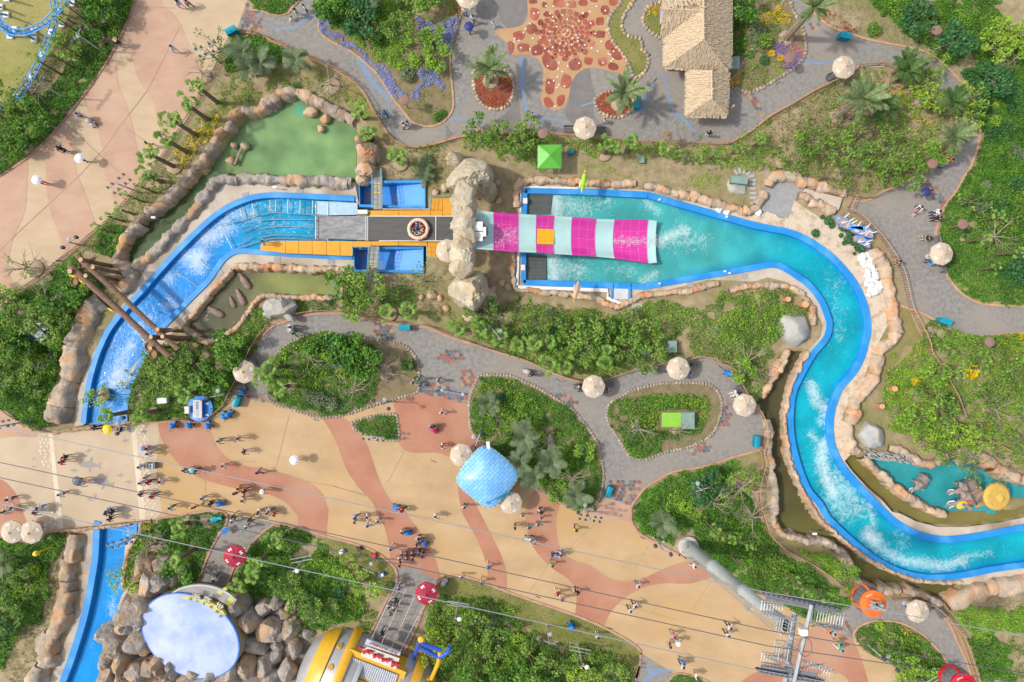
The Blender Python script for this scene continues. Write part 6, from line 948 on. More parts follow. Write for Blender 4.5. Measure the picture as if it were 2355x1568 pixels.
for(x0,x1,m)in((-400,-330,M_slp),(-330,-170,M_slm),(-170,62,M_slp),(62,222,M_slm),(222,388,M_slp),(388,548,M_slm),(548,772,M_slp),(772,936,M_slm),(936,1244,M_slp),(1244,1322,M_slm)):
 b=MB();N=14;xs2=np.linspace(x0+1,x1-1,6)
 for side,off in((0,0),(1,-.07)):
  for i,x in enumerate(xs2):
   t,bo,z=rim(x);A=T('B3',x,t,z);B=T('B3',x,bo,z);end=max(0,(x-1244)/78);dep=1.4*(1-.55*max(0,(x-900)/420))
   for j in range(N+1):
    u=j/N;q=A.lerp(B,u);prof=1-abs(2*u-1)**2.4;q.z-=dep*prof-off*1;q.z=max(q.z,-.28);b.v.append((q.x-sr.location.x,q.y-sr.location.y,q.z))
 n1=6*(N+1)
 for i in range(5):
  for j in range(N):
   a=i*(N+1)+j;b.face((a,a+N+1,a+N+2,a+1)[::-1]);b.face([n1+k for k in(a,a+N+1,a+N+2,a+1)])
 for i in range(5):
  for j in(0,N):a=i*(N+1)+j;b.face((a,a+N+1,n1+a+N+1,n1+a)if j==0 else(a,n1+a,n1+a+N+1,a+N+1))
 b.sm=True;b.build('slide_panel',m,sr)
def onslide(poly,m,name,lift=.03):
 b=MB();pts=[]
 for(x,y)in poly:t,bo,z=rim(x);u=(y-t)/(bo-t);dep=1.4*(1-.55*max(0,(x-900)/420));pts.append(T('B3',x,y,z-dep*(1-abs(2*u-1)**2.4)*1.0+lift)-Vector((sr.location.x,sr.location.y,0)))
 b.poly(pts);return b.build(name,m,sr)
onslide([(232,498),(300,500),(386,506),(384,580),(380,662),(300,660),(226,655),(229,570)],M_sly,'yellow_panel')
M_seam=plain('slide_seam',(.66,.30,.48),.35);M_flg=plain('slide_flange',(.34,.40,.42),.4)
def slideline(x,r,m,name,ua=.02,ub=.98):
 t,bo,z=rim(x);dep=1.4*(1-.55*max(0,(x-900)/420));pts=[]
 for u in np.linspace(ua,ub,16):q=T('B3',x,t+(bo-t)*u,z);q.z=max(q.z-dep*(1-abs(2*u-1)**2.4),-.28)+.004;pts.append(q-Vector((sr.location.x,sr.location.y,0)))
 b=MB();b.path(pts,r,4);b.build(name,m,sr)
for x in(-170,62,222,388,548,772,936,1244):slideline(x,.028,M_flg,'flange')
for x in(-95,-15,278,333,622,697,1013,1090,1167):slideline(x,.013,M_seam,'seam')
for x0,x1 in((-168,60),(224,386),(550,770),(938,1242)):
 for u in(.25,.5,.75):
  pts=[]
  for x in np.linspace(x0,x1,7):t,bo,z=rim(x);q=T('B3',x,t+(bo-t)*u,z);q.z=max(q.z-1.4*(1-.55*max(0,(x-900)/420))*(1-abs(2*u-1)**2.4),-.28)+.004;pts.append(q-Vector((sr.location.x,sr.location.y,0)))
  b=MB();b.path(pts,.012,4);b.build('seam',M_seam,sr)
for x in(-100,300,700,1050):
 t,bo,z=rim(x)
 for y in(t+40,bo-40):bb=MB();q=T('B3',x,y,z);bb.tube((q.x-sr.location.x,q.y-sr.location.y,-1.2),(q.x-sr.location.x,q.y-sr.location.y,z-.95*(1 if x<900 else .6)-.1),.12,n=7);bb.build('support',M_slp,sr)
en=MB();q=[T('B2',1990+130*math.sin(a)if 0<=a<=math.pi else 1990,540-100*math.cos(a),4.6)for a in np.linspace(0,math.pi,14)];en.poly([v-Vector((sr.location.x,sr.location.y,0))for v in q]);en.build('entry_lip',M_belt,sr)
for pl in('1985,450 2068,452 2068,538 1985,538','1985,545 2068,545 2068,630 1985,630','2070,502 2098,502 2098,588 2070,588'):quad3('white_panel',[T('B2',*[float(x)for x in k.split(',')],4.75)for k in pl.split()],M_white,sr,.08)
tag(sr,'wide pink and mint striped half pipe water slide into the splash pool','water slide')
fm=[]
for(x0,x1,y0,y1,n)in((930,1240,600,660,420),(-165,60,520,640,420),(-160,-60,420,460,30),(-160,-60,640,690,30),(1240,1320,600,660,120),(60,220,540,620,30)):
 for _ in range(n):
  x=rng.uniform(x0,x1);y=rng.normal((y0+y1)/2,(y1-y0)*.42);t,bo,z=rim(x);u=min(max((y-t)/(bo-t),.02),.98);dep=1.4*(1-.55*max(0,(x-900)/420));zz=z-dep*(1-abs(2*u-1)**2.4)+rng.uniform(.04,.12);L=rng.uniform(3,13);h_=rng.uniform(.5,1.7);k=[T('B3',x+a,y+c,zz+rng.uniform(0,.03))for a,c in((-L,rng.uniform(-2,2)),(0,-h_),(L,rng.uniform(-2,2)),(0,h_))];fm.append([tuple(v)for v in k])
o=link('water_spray',quadmesh('water_spray',np.array(fm),foam_slide));o['kind']='stuff'
for i,(pl,lb)in enumerate((('155,190 370,195 350,385 150,385','upper dark intake grating in the splash pool'),('130,755 315,760 320,985 125,980','lower dark intake grating in the splash pool'))):
 q=[T('B3',*[float(x)for x in k.split(',')],-.22)for k in pl.split()];root=empty('intake_grating',tuple(q[0]));b=MB();b.poly([v-q[0]-Vector((0,0,.05))for v in q]);b.build('pit',mat('pit_dark',(.03,.06,.06),(.05,.09,.09),scale=2,rough=.3),root);gb=MB();gb.box((0,0,0),(abs(q[1].x-q[0].x)*.95,.05,.04));gb=gb.mesh('bar',M_wet)
 for j in range(18):p=q[0].lerp(q[3],(j+.5)/18);p2=q[1].lerp(q[2],(j+.5)/18);m_=(p+p2)/2-q[0];link('bar',gb,root,m_)
 tag(root,lb,'grating')
b=MB();q=[T('B3',u,v,.12)for u,v in((920,1060),(1062,1060),(1062,1158),(920,1158))];b.prism([(v.x,v.y)for v in q],0,.12);tag(b.build('pump_slab',mat('slab_pale',(.56,.57,.58),(.47,.48,.50),scale=1)),'pale concrete slab between two blue walls below the splash pool','slab')
for u in(910,1072):wall([conv('B3',u,1020),conv('B3',u,1160)],.17,.3,0)
for pl,wv in(('45,1050 60,700 75,480',.3),('45,1050 870,1080 870,1150 1030,1218',.38),('78,370 80,138 600,150',.2)):wall(P('B3 '+pl),wv,.2,0,M_white,'service_duct')
for s in('B3 120,270','B3 100,875','B3 1340,1020','B3 1950,415','B3 1935,908','B3 1340,258','B3 1975,925'):
 b=MB();q=W(P(s)[0]);big=s in('B3 120,270','B3 100,875');d=(.45,.6)if big else(.22,.16);b.box((0,0,.14),(d[0],d[1],.28));o=b.build('pool_light',M_white,None,(q[0],q[1],.14));thing(o,'white fixture box on the blue pool rim','pool fixture',P(s)[0],'white boxes on the pool rim')
rt=empty('broad_steps',tuple(W(P('B4 500,220')[0])))
for i in range(9):
 t=i/9;a=(330+t*330,150+t*95);q=[W(conv('B4',a[0]+dx,a[1]+dy))for dx,dy in((0,0),(38,11),(-35+38,120),(-35,108))];b=MB();b.prism([(v[0]-rt.location.x,v[1]-rt.location.y)for v in q],0,.04+.05*i);b.build('tread',M_conc,rt)
tag(rt,'broad pale concrete steps leading down to the slate floor','steps');flat('slate_floor',P('B4 -20,-20 80,80 240,110 340,140 320,230 240,260 180,425 -20,360 B3 2260,350 2290,250'),.02,mat('slate_floor',(.25,.25,.25),(.32,.31,.30),scale=1,rough=.6))
for i,(u,v,a)in enumerate(((2180,40,.2),(2190,78,.1),(2192,112,.05),(2194,152,0),(2196,194,-.03),(2200,238,-.05),(2205,285,.1),(2150,15,.6),(2115,-5,1.2),(2075,-8,1.7),(2040,5,2.2))):
 b=MB();b.box((0,0,.05),(.72 if i<7 else .62,.3,.1));q=W(conv('B3',u,v));o=b.build('stepping_stone',mat('stone_pale',(.40,.40,.39),(.33,.33,.32),scale=3),None,(q[0],q[1],0),a if i<7 else a);thing(o,'flat pale stepping stone','stepping stone',conv('B3',u,v),'curved line of stepping stones')
# ================================================================ STAR SHAPED WATER PLAY PLAZA
M_star=mat('star_ochre',(.46,.28,.145),(.40,.235,.115),scale=.6,rough=.6,detail=7,c3=(.40,.21,.10),s3=.25);M_plate=mat('star_red',(.33,.088,.055),(.24,.062,.04),scale=1.2,rough=.45,rand=.22,c3=(.38,.15,.10),s3=.4)
SP=P('A3 -20,-40 140,-40')+S('A3 140,60 145,150 110,215 40,248 -60,262 A2 2280,260 2200,275 2185,310 2334,420',3,False)+S('A3 0,505 150,505 230,540 275,610 285,700 262,850 270,940 330,990 410,1005 480,960 520,870 540,760 590,680 660,630 740,618 850,640 960,665 1020,690 1075,640 1065,560 1010,470 900,370 865,270 880,180 950,90 1020,10',3,False)+P('A3 1050,-40')
pz=empty('star_plaza',tuple(W(P('A3 480,320')[0])));pz['kind']='structure'
def rel(o,p,z):w_=W(p);return(w_[0]-o.location.x,w_[1]-o.location.y,z)
b=MB();b.poly([rel(pz,p,.034)for p in SP]);b.build('paving',M_star,pz)
def plate(u,v,ru,rv,rot=0,seed=0,t='A3'):
 rr=random.Random(seed);n=9;pts=[]
 for i in range(n):
  a=2*math.pi*i/n+rr.uniform(-.18,.18);k=rr.uniform(.85,1.12);sq=1/max(abs(math.cos(a)),abs(math.sin(a)))**.55;x=ru*k*sq*math.cos(a)*.92;y=rv*k*sq*math.sin(a)*.92;pts.append((x*math.cos(rot)-y*math.sin(rot),x*math.sin(rot)+y*math.cos(rot)))
 pts=smooth(pts,2);b=MB();b.prism([tuple(rel(pz,conv(t,u+x,v+y),0)[:2])for x,y in pts],.034,.055);b.build('plate',M_plate,pz)
for i,a in enumerate(((205,130,45,65),(60,325,60,45),(175,265,55,50),(100,435,60,45),(230,460,62,52),(335,565,60,90,-.5),(575,590,62,55),(345,790,50,80),(490,745,50,75,.3),(330,935,42,60,-.5),(445,915,38,62,.3),(695,555,42,40),(825,565,45,42),(845,95,45,48),(800,195,38,42),(805,315,50,40),(890,410,52,48),(950,495,75,48,.5),(920,610,55,35,.3),(425,30,62,40),(545,40,42,35),(645,25,48,32),(190,10,45,30),(920,20,42,40),(295,45,22,28),(-10,430,30,60),(745,0,40,25),(15,130,10,10))):
 if i!=27:plate(*a[:4],a[4]if len(a)>4 else 0,i)
k=40
for ring,(r0,n,s)in enumerate(((60,12,14),(100,16,17),(145,20,20),(195,22,25),(240,16,26))):
 for j in range(n):
  a=2*math.pi*j/n+ring*.3;u=490+r0*math.cos(a)*1.05;v=300+r0*math.sin(a)*.98
  if ring==4 and(math.sin(a)<-.75):continue
  if v>560 or u<230 and v>440:continue
  plate(u,v,s*rng.uniform(1.0,1.35),s*rng.uniform(.95,1.25),a,k);k+=1
for j in range(6):plate(490+22*math.cos(j*1.05),300+20*math.sin(j*1.05),10,10,0,300+j)
nz_=MB();nz_.lathe([(.095,0),(.095,.03),(.05,.05)],n=9);nz_=nz_.mesh('nozzle',M_white)
for u,v in((200,125),(240,118),(163,220),(125,265),(105,298),(65,372),(190,353),(260,345),(80,438),(165,450),(217,475),(335,470),(345,370),(370,435),(435,463),(430,575),(325,605),(420,628),(460,655),(414,705),(335,757),(380,740),(428,776),(478,790),(410,800),(392,972),(510,603),(612,578),(830,575),(920,540),(850,100),(510,45),(772,60),(712,108),(718,215),(760,310),(813,382),(727,440),(780,470),(880,490),(925,470),(310,58),(378,60),(373,155),(380,193),(347,128),(610,195),(648,122),(505,283),(478,315),(552,350),(598,345),(602,378),(440,397),(495,400),(545,408),(665,412),(505,178),(460,140),(408,245),(345,292),(300,445),(25,355),(20,385),(555,240),(585,325),(905,560),(895,500)):
 w_=rel(pz,conv('A3',u,v),.05);link('nozzle',nz_,pz,w_)
tag(pz,'star shaped ochre splash plaza with dark red stone plates')
HX=[mat('hex_'+n,c,tuple(x*.82 for x in c),scale=1.4,rough=.8,rand=.12)for n,c in(('red',(.33,.125,.09)),('grey',(.16,.16,.17)),('ochre',(.37,.25,.15)),('maroon',(.22,.12,.105)),('slate',(.12,.125,.15)))]
HM=[]
for m in HX:
 b=MB();b.prism([(.29*math.cos(a+.1)*(.93 if i%2 else 1.05),.29*math.sin(a))for i,a in enumerate(np.linspace(0,2*math.pi,7)[:-1])],.0,.012);HM.append(b.mesh('hex_stone',m))
def hexes(s,dens=.9,sc=1.0):
 poly=P(s);a=np.asarray(poly);c0=W((a[:,0].mean(),a[:,1].mean()));root=empty('stamped_patch',(c0[0],c0[1],.022));root['kind']='structure';st=9.3*sc;y=a[:,1].min()-2;r=0
 while y<a[:,1].max()+2:
  x=a[:,0].min()+(r%2)*st*.5
  while x<a[:,0].max()+2:
   q=(x+rng.uniform(-.5,.5),y+rng.uniform(-.5,.5))
   if rng.random()<dens and inside(poly,np.array([q]))[0]:
    w_=W(q);link('hex_stone',HM[int(rng.integers(5))],root,(w_[0]-c0[0],w_[1]-c0[1],rng.uniform(0,.004)),rng.uniform(0,.4),.8*sc)
   x+=st
  y+=st*.86;r+=1
for s,d in(('B2 1080,1365 1250,1390 1255,1500 1260,1530 1070,1490',1),('C2 1650,130 1720,110 1780,80 1870,85 1910,150 1880,190 1760,210 1680,190',1),('C2 1880,260 1990,290 2000,360 1960,440 1880,430 1860,340',1),('C2 1490,400 1600,380 1720,400 1800,460 1900,500 1940,580 1700,530 1490,480',.95),('C3 390,500 470,480 600,560 590,650 540,640 420,540',.9),('C3 1920,560 1980,560 2000,680 1980,800 1880,800 1890,700',.9),('C3 1620,990 1800,920 1830,970 1780,1020 1640,1050',1),('C3 880,1270 1030,1270 1190,1300 1130,1400 1090,1510 930,1440',.95),('A1 2260,20 2334,40 2334,300 2200,270 2220,150',.95),('A2 -10,90 60,120 60,260 30,310 -10,300',.8),('A3 2100,850 2200,840 2260,960 2310,1040 2240,1060 2190,960',.8),('B4 1330,60 1460,60 1560,170 1640,260 1600,330 1480,220 1380,140',.7),('D4 600,1040 700,970 790,1110 770,1170',.7),('C1 2240,490 2334,510 2334,545 2210,500',1),('C2 -10,500 60,510 120,560 0,550',1),('A4 400,200 480,210 500,270 400,290 330,280',.6),('A4 1640,1290 1680,1300 1670,1400 1600,1440',.3)):hexes(s,d)
# ================================================================ FURNITURE
M_can=mat('parasol_beige',(.52,.42,.31),(.47,.38,.28),scale=1.5,rough=.85);M_canr=mat('parasol_red',(.36,.028,.055),(.30,.02,.045),scale=1.5,rough=.8);M_logo=plain('logo_white',(.80,.78,.74),.8);M_dark=plain('dark_metal',(.05,.05,.055),.5);M_bin=mat('bin_teal',(.008,.30,.40),(.006,.26,.35),scale=2,rough=.35);M_bin2=mat('bin_dark_teal',(.008,.22,.30),(.006,.19,.26),scale=2,rough=.4)
def parasol_proto(mc):
 root=empty('parasol');R_=1.24;b=MB();b.v=[(0,0,2.95)]
 for i in range(16):
  a=i*math.pi/8;r=R_*(1 if i%2==0 else .945);b.v.append((r*math.cos(a),r*math.sin(a),2.42 if i%2==0 else 2.45))
 for i in range(16):
  a=i*math.pi/8;r=R_*.5*(1 if i%2==0 else .93);b.v.append((r*math.cos(a),r*math.sin(a),2.70 if i%2==0 else 2.685))
 n0=len(b.v)
 for i in range(16):a=i*math.pi/8;r=R_*(1 if i%2==0 else .945);b.v.append((r*1.005*math.cos(a),r*1.005*math.sin(a),2.27 if i%2==0 else 2.30))
 for i in range(16):
  j=(i+1)%16;b.face((0,17+i,17+j));b.face((17+i,1+i,1+j,17+j));b.face((1+i,n0+i,n0+j,1+j))
 can=b.build('canopy',mc,root)
 for k in range(4):
  a=math.pi/8+k*math.pi/2+math.pi/8*0;er_=Vector((math.cos(a),math.sin(a),0));et=Vector((-math.sin(a),math.cos(a),0));sl_=Vector((0,0,-.43));b=MB()
  def pt(x,y):r=.86+y;return er_*r+et*x+Vector((0,0,2.965-.43*r+.012))
  for quad in(((-.2,-.13),(-.1,-.13),(-.1,.15),(-.17,.15)),((-.1,.15),(-.1,.02),(.08,-.13),(.08,.0)),((.08,-.13),(.17,-.15),(.2,.13),(.1,.12))):
   b.poly([pt(*q)for q in quad])
  b.build('logo',M_logo,can)
 b=MB();b.lathe([(.13,2.9),(.11,3.0),(.03,3.06)],n=8);b.build('cap',mc,root);b=MB();b.tube((0,0,0),(0,0,2.9),.035,n=7);b.build('pole',M_dark,root);b=MB();b.lathe([(.3,0),(.3,.08),(.06,.14)],n=10);b.build('base',M_grey,root)
 b=MB()
 for i in range(8):a=i*math.pi/4;b.tube((0,0,2.86),(1.2*math.cos(a),1.2*math.sin(a),2.40),.012,n=3)
 o=b.build('ribs',M_dark,root);o['kind']='stuff'
 return root
pb_,pr_=parasol_proto(M_can),parasol_proto(M_canr)
for i,(x,y,rz,zb)in enumerate(((1075,-8,.2,0),(1345,293,0,0),(1942,153,.2,0),(2167,583,.15,0),(560,855,0,0),(1365,889,.1,0),(1560,847,0,0),(1713,932,.1,0),(1028,576,.1,1.0),(1060,1047,.2,0),(1174,1157,.1,0),(25,1224,0,0),(69,1225,0,0),(2112,1407,.1,0))):
 o=pb_ if i==0 else copytree(pb_);w_=W((x,y),2.6+zb);o.location=(w_[0],w_[1],zb);o.rotation_euler=(0,0,rz);thing(o,'beige octagonal parasol with white marks','parasol',(x,y),'beige parasols')
for i,(x,y,rz)in enumerate(((538,1280,.15),(980,1366,.1))):
 o=pr_ if i==0 else copytree(pr_);w_=W((x,y),2.6);o.location=(w_[0],w_[1],0);o.rotation_euler=(0,0,rz);tag(o,('dark red parasol by the path to the rock building','dark red parasol beside the fenced queue lane')[i],'parasol','red parasols')
M_bench=mat('bench_slat',(.17,.16,.16),(.12,.115,.115),scale=3,rough=.7)
bn=empty('bench');sl2=MB();sl2.box((0,0,0),(1.5,.085,.04));sl2=sl2.mesh('slat',M_bench)
for k in range(5):link('slat',sl2,bn,(0,-.2+k*.1,.43))
for k in range(3):q=link('slat',sl2,bn,(0,.3+.03*k,.55+.12*k));q.rotation_euler=(1.2,0,0)
for x in(-.6,.6):b=MB();b.box((x,0,.21),(.06,.44,.42));b.box((x,.3,.42),(.05,.05,.84));b.build('leg',M_dark,bn)
for i,(t,u,v,rz)in enumerate((('A3',530,1195,0),('A3',785,1210,0),('A4',580,705,.45),('B4',1515,650,-1.35),('B4',1575,860,1.95),('C3',1375,275,.1),('C3',1640,230,.2),('C3',620,420,.15),('C3',860,410,.15),('C3',2065,470,-.85),('C1',2310,190,-1.0),('C1',2220,420,-1.1),('D4',1310,850,.1),('D4',1540,925,-.9))):
 o=bn if i==0 else copytree(bn);w_=W(conv(t,u,v));o.location=(w_[0],w_[1],0.02);o.rotation_euler=(0,0,rz);thing(o,'dark slatted bench','bench',conv(t,u,v),'dark park benches')
bi=empty('litter_bin')
for sx in(-.31,.31):
 b=MB();b.box((sx,0,.45),(.58,.5,.9),top=1.03);b.build('bin_box',M_bin2,bi);b=MB();n=6;k0=0
 for j in range(n+1):a=math.pi*(j/n)*.62;b.v+=[(sx-.3,-.3+.62*j/n,.9+.2*math.sin(a+.25)),(sx+.3,-.3+.62*j/n,.9+.2*math.sin(a+.25))]
 for j in range(n):b.face((2*j,2*j+1,2*j+3,2*j+2))
 for s_ in(0,1):b.face([2*j+s_ for j in range(n+1)]if s_ else[2*j+s_ for j in range(n+1)][::-1])
 b.face((0,2*n,2*n+1,1));b.build('lid',M_bin,bi);b=MB();b.box((sx,-.3,.78),(.3,.06,.14));b.build('slot',M_dark,bi)
for i,(x,y,rz)in enumerate(((531,70,.5),(1944,82,-.2),(1466,235,1.5),(2174,739,-.35),(930,753,0),(544,923,1.2),(1400,1132,1.2),(1741,1016,1.5))):
 o=bi if i==0 else copytree(bi);w_=W((x,y),.9);o.location=(w_[0],w_[1],.02);o.rotation_euler=(0,0,rz);thing(o,'pair of teal litter bins','litter bins',(x,y),'teal litter bins')
M_rust=mat('rust_disc',(.27,.155,.13),(.235,.13,.11),scale=3,rough=.8);ml=empty('disc_lamp');b=MB();b.lathe([(.52,2.7),(.5,2.76),(.2,2.8),(.05,2.81)],n=22);b.build('disc',M_rust,ml);b=MB();b.tube((0,0,0),(0,0,2.72),.06,.05,6);b.build('pole',M_rust,ml)
b=MB()
for i in range(26):a=i*2*math.pi/26;b.tube((.5*math.cos(a),.5*math.sin(a),2.71),(.66*math.cos(a),.66*math.sin(a),2.6),.012,.006,3)
o=b.build('fringe',M_rust,ml);o['kind']='stuff'
for i,(t,u,v)in enumerate((('A2',1350,905),('A3',280,1215),('A3',1422,1233),('A4',193,525),('A4',1545,272),('A4',1505,1492),('B4',1783,475),('C4',2028,20))):
 o=ml if i==0 else copytree(ml);w_=W(conv(t,u,v),2.8);o.location=(w_[0],w_[1],0);thing(o,'rust brown disc lamp','garden lamp',conv(t,u,v),'rust brown disc lamps')
M_mast=mat('mast_grey',(.40,.39,.375),(.30,.29,.28),scale=4,rough=.6)
def mast(s,h,rz,kind,desc):
 p=P(s)[0];w_=W(p);o=empty('lamp_mast',(w_[0],w_[1],0),rz);b=MB();b.lathe([(.16,0),(.13,.05),(.1,.3),(.085,h*.5),(.1,h*.5+.02),(.1,h*.55),(.07,h*.56),(.06,h)],n=8);b.build('pole',M_mast,o)
 if kind=='cross':
  for yy in(-.28,.28):
   b=MB();b.tube((-1.25,yy,h-.5+yy),(1.25,yy,h-.5+yy),.04,n=5);b.build('crossbar',M_mast,o)
   for xx in(-1.05,-.45,.45,1.05):b=MB();b.lathe([(.09,-.1),(.13,.02),(.13,.14)],c=(xx,yy+.14,h-.5+yy),n=8);b.build('spotlight',M_dark,o)
 elif kind=='speaker':
  b=MB();b.tube((-.85,0,h-.3),(.85,0,h-.3),.045,n=5);b.build('arm',M_mast,o)
  for xx in(-.9,.9):b=MB();b.lathe([(.16,-.18),(.2,-.05),(.2,.2),(.1,.26)],c=(xx,0,h-.3),n=10);b.build('speaker',M_dark,o)
  b=MB();b.lathe([(.2,0),(.24,.05),(.1,.12)],c=(0,.5,h*.75),n=10);b.tube((0,0,h*.74),(0,.5,h*.75),.03,n=4);b.build('lamp_head',M_mast,o)
 else:
  b=MB();b.tube((-1.15,.12,h*.42),(1.15,.12,h*.42),.05,n=4);b.build('crossbar',M_mast,o);b=MB();b.tube((-1.15,.5,h*.42),(1.15,.5,h*.42),.05,n=4);b.build('crossbar',M_mast,o);b=MB();b.lathe([(.2,0),(.24,.06),(.08,.16)],c=(.45,0,h),n=10);b.tube((0,0,h-.02),(.45,0,h),.035,n=4);b.build('lamp_head',M_white,o);b=MB();b.box((-.3,0,h-.3),(.22,.3,.3));b.build('speaker',M_dark,o)
 thing(o,desc,'lamp post',p,'lamp posts and masts')
for s,h,rz,k in(('A1 2010,570',3.6,.35,'cross'),('A1 610,900',5.5,.9,'cross'),('A1 930,470',4.5,1.1,'speaker'),('B1 1280,190',4.4,.7,'cross'),('B1 760,670',2.6,.65,'speaker'),('C2 1200,560',4.0,-.5,'speaker'),('C2 1110,870',3.0,-.1,'cross'),('C2 2040,860',4.5,1.2,'speaker'),('C1 2110,485',4.2,.2,'speaker'),('C1 270,740',4.6,.2,'cross'),('C1 1200,760',2.4,1.2,'speaker'),('D2 470,420',5.0,.2,'plain'),('D2 1090,440',4.4,-.4,'speaker'),('D2 1850,820',5.0,-.15,'plain'),('D3 320,1050',4.6,-.3,'speaker'),('D3 600,1225',5.0,-.2,'plain'),('D3 680,10',4.0,-.15,'cross'),('C3 1630,1290',4.5,.3,'speaker'),('D3 1290,245',5.0,-.5,'speaker'),('D4 900,1220',5.0,-.7,'speaker'),('D4 1380,1520',4.6,.5,'plain'),('C3 655,1500',3,.2,'speaker'),('B2 2200,1480',4.6,-.9,'speaker'),('D1 1330,190',5.4,.3,'cross')):
 mast(s,h,rz,k,{'cross':'grey mast with spotlight crossbars','speaker':'grey pole with dark loudspeakers','plain':'grey lamp pole with low crossbars'}[k])
M_gbox=mat('box_green',(.16,.27,.20),(.13,.23,.17),scale=2,rough=.6);M_gbox2=mat('box_greygreen',(.22,.31,.27),(.18,.26,.22),scale=2,rough=.6)
def box_thing(name,s,d,rz,m,desc,cat,z0=0.0,lid=None,group=None,single=True):
 p=P(s)[0];w_=W(p,d[2]);o=empty(name,(w_[0],w_[1],z0),rz);b=MB();b.box((0,0,d[2]/2),d);b.build('body',m,o)
 b=MB();b.box((0,0,d[2]+.02),(d[0]*1.05,d[1]*1.05,.05));b.build('lid',lid or m,o)
 if single:tag(o,desc,cat,group)
 else:thing(o,desc,cat,p,group)
box_thing('utility_box','A3 2025,573',(1.12,1.28,1.1),0,M_gbox,'green utility box right of the thatched roof','utility box',lid=M_gbox2);box_thing('utility_box','A3 2035,5',(1.1,.9,1.1),0,M_gbox,'green utility box at the top right of the thatched roof','utility box',lid=M_gbox2)
box_thing('utility_box','B3 2062,80',(1.7,.75,.7),-.1,M_gbox,'green cabinet on a flat rock by the stepping stones','utility box',.4,M_gbox2);boulder(P('B3 2050,125')[0],1.25,M_rockE,'flat grey rock under the green cabinet',0,61,3,fl=.35,sx=1.1)
box_thing('utility_box','C3 1463,60',(.9,1.2,.9),0,M_gbox,'grey green cabinet above the middle path parasols','utility box',lid=M_gbox2);box_thing('utility_box','C3 1218,112',(.8,.7,.6),.1,M_gbox2,'small grey green box half hidden by shrubs','utility box')
box_thing('utility_box','A3 532,1382',(.6,.38,.7),0,M_bin2,'small teal box right of the green canopy','utility box');box_thing('utility_box','A3 1178,1455',(.62,.72,.4),.1,M_gbox2,'pale teal box in the strip below the upper path','utility box')
box_thing('hatch_cover','C3 1606,735',(1.3,1.7,.9),0,M_gbox,'grey green cabinet beside the lime hatch','utility box',lid=M_gbox2);box_thing('hatch_cover','C3 1457,728',(2.1,1.5,.35),0,mat('lime_cover',(.25,.50,.055),(.22,.45,.05),scale=1.2,rough=.5),'flat lime green hatch cover in the round bed','hatch cover')
box_thing('air_unit','C1 1475,553',(1.0,.6,.8),.1,M_white,'white air conditioning unit in the sign deck bed','air conditioner');box_thing('air_unit','C1 90,75',(1.7,.9,.7),-.1,M_gbox2,'pale green cabinet in the left edge bed','utility box',lid=M_white)
for s,r,m,d in(('B3 1140,1245',.36,M_gbox2,'green manhole lid on a square slab below the splash pool'),('C3 595,188',.42,plain('tank_teal',(.22,.45,.36)),'teal round tank lid among fan palms'),('D2 1228,682',.32,M_gbox,'green round lid beside the queue lane'),('A3 2160,500',.3,M_gbox,'green round lid right of the thatched roof'),('D1 1868,255',.3,M_gbox,'green round lid in the rock building bed'),('B3 1860,1430',.33,M_gbox2,'pale round lid on bare ground above the round bed')):
 p=P(s)[0];w_=W(p);o=empty('manhole',(w_[0],w_[1],.1));b=MB();b.lathe([(r,0),(r,.12),(r*.85,.16)],n=18);b.build('lid',m,o)
 if 'slab' in d:b=MB();b.box((0,0,-.02),(1.15,1.1,.1));b.build('slab',M_conc,o)
 tag(o,d,'manhole lid')
for s,d in(('B2 402,180',0),('B2 195,800',0),('B2 685,815',0),('B1 2240,215',.2),('B1 2000,920',.7),('B1 1660,1290',.8),('B3 2120,950',-.1),('B3 1625,1030',0),('B3 1155,285',0),('D1 805,515',0),('D1 720,1000',.1),('D1 560,1480',.3),('B4 2175,415',.1)):
 p=P(s)[0];w_=W(p);b=MB();b.box((0,0,.02),(.75,.6,.03));o=b.build('drain_cover',M_grate if 'B3 1155' not in s else M_gbox,None,(w_[0],w_[1],.015),d)
 if s in('B3 1155,285','B4 2175,415'):bpy.data.objects.remove(o);continue
 thing(o,'flat square drain cover','drain cover',p,'drain covers on the concrete aprons')
g=empty('canopy',tuple(W(P('A3 343,1425')[0],2.4))[:2]+(0,));b=MB();A=1.26;b.v=[(-A,-A,2.3),(A,-A,2.3),(A,A,2.3),(-A,A,2.3),(0,0,2.85),(-A,-A,2.1),(A,-A,2.1),(A,A,2.1),(-A,A,2.1)]
for i in range(4):j=(i+1)%4;b.face((i,j,4));b.face((5+i,5+j,j,i))
b.build('roof',mat('canopy_green',(.11,.40,.04),(.09,.35,.035),scale=1,rough=.3,spec=.5),g)
for x in(-1.1,1.1):
 for y in(-1.1,1.1):b=MB();b.tube((x,y,0),(x,y,2.25),.04,n=6);b.build('leg',M_white,g)
tag(g,'square bright green pyramid canopy above the splash pool','canopy')
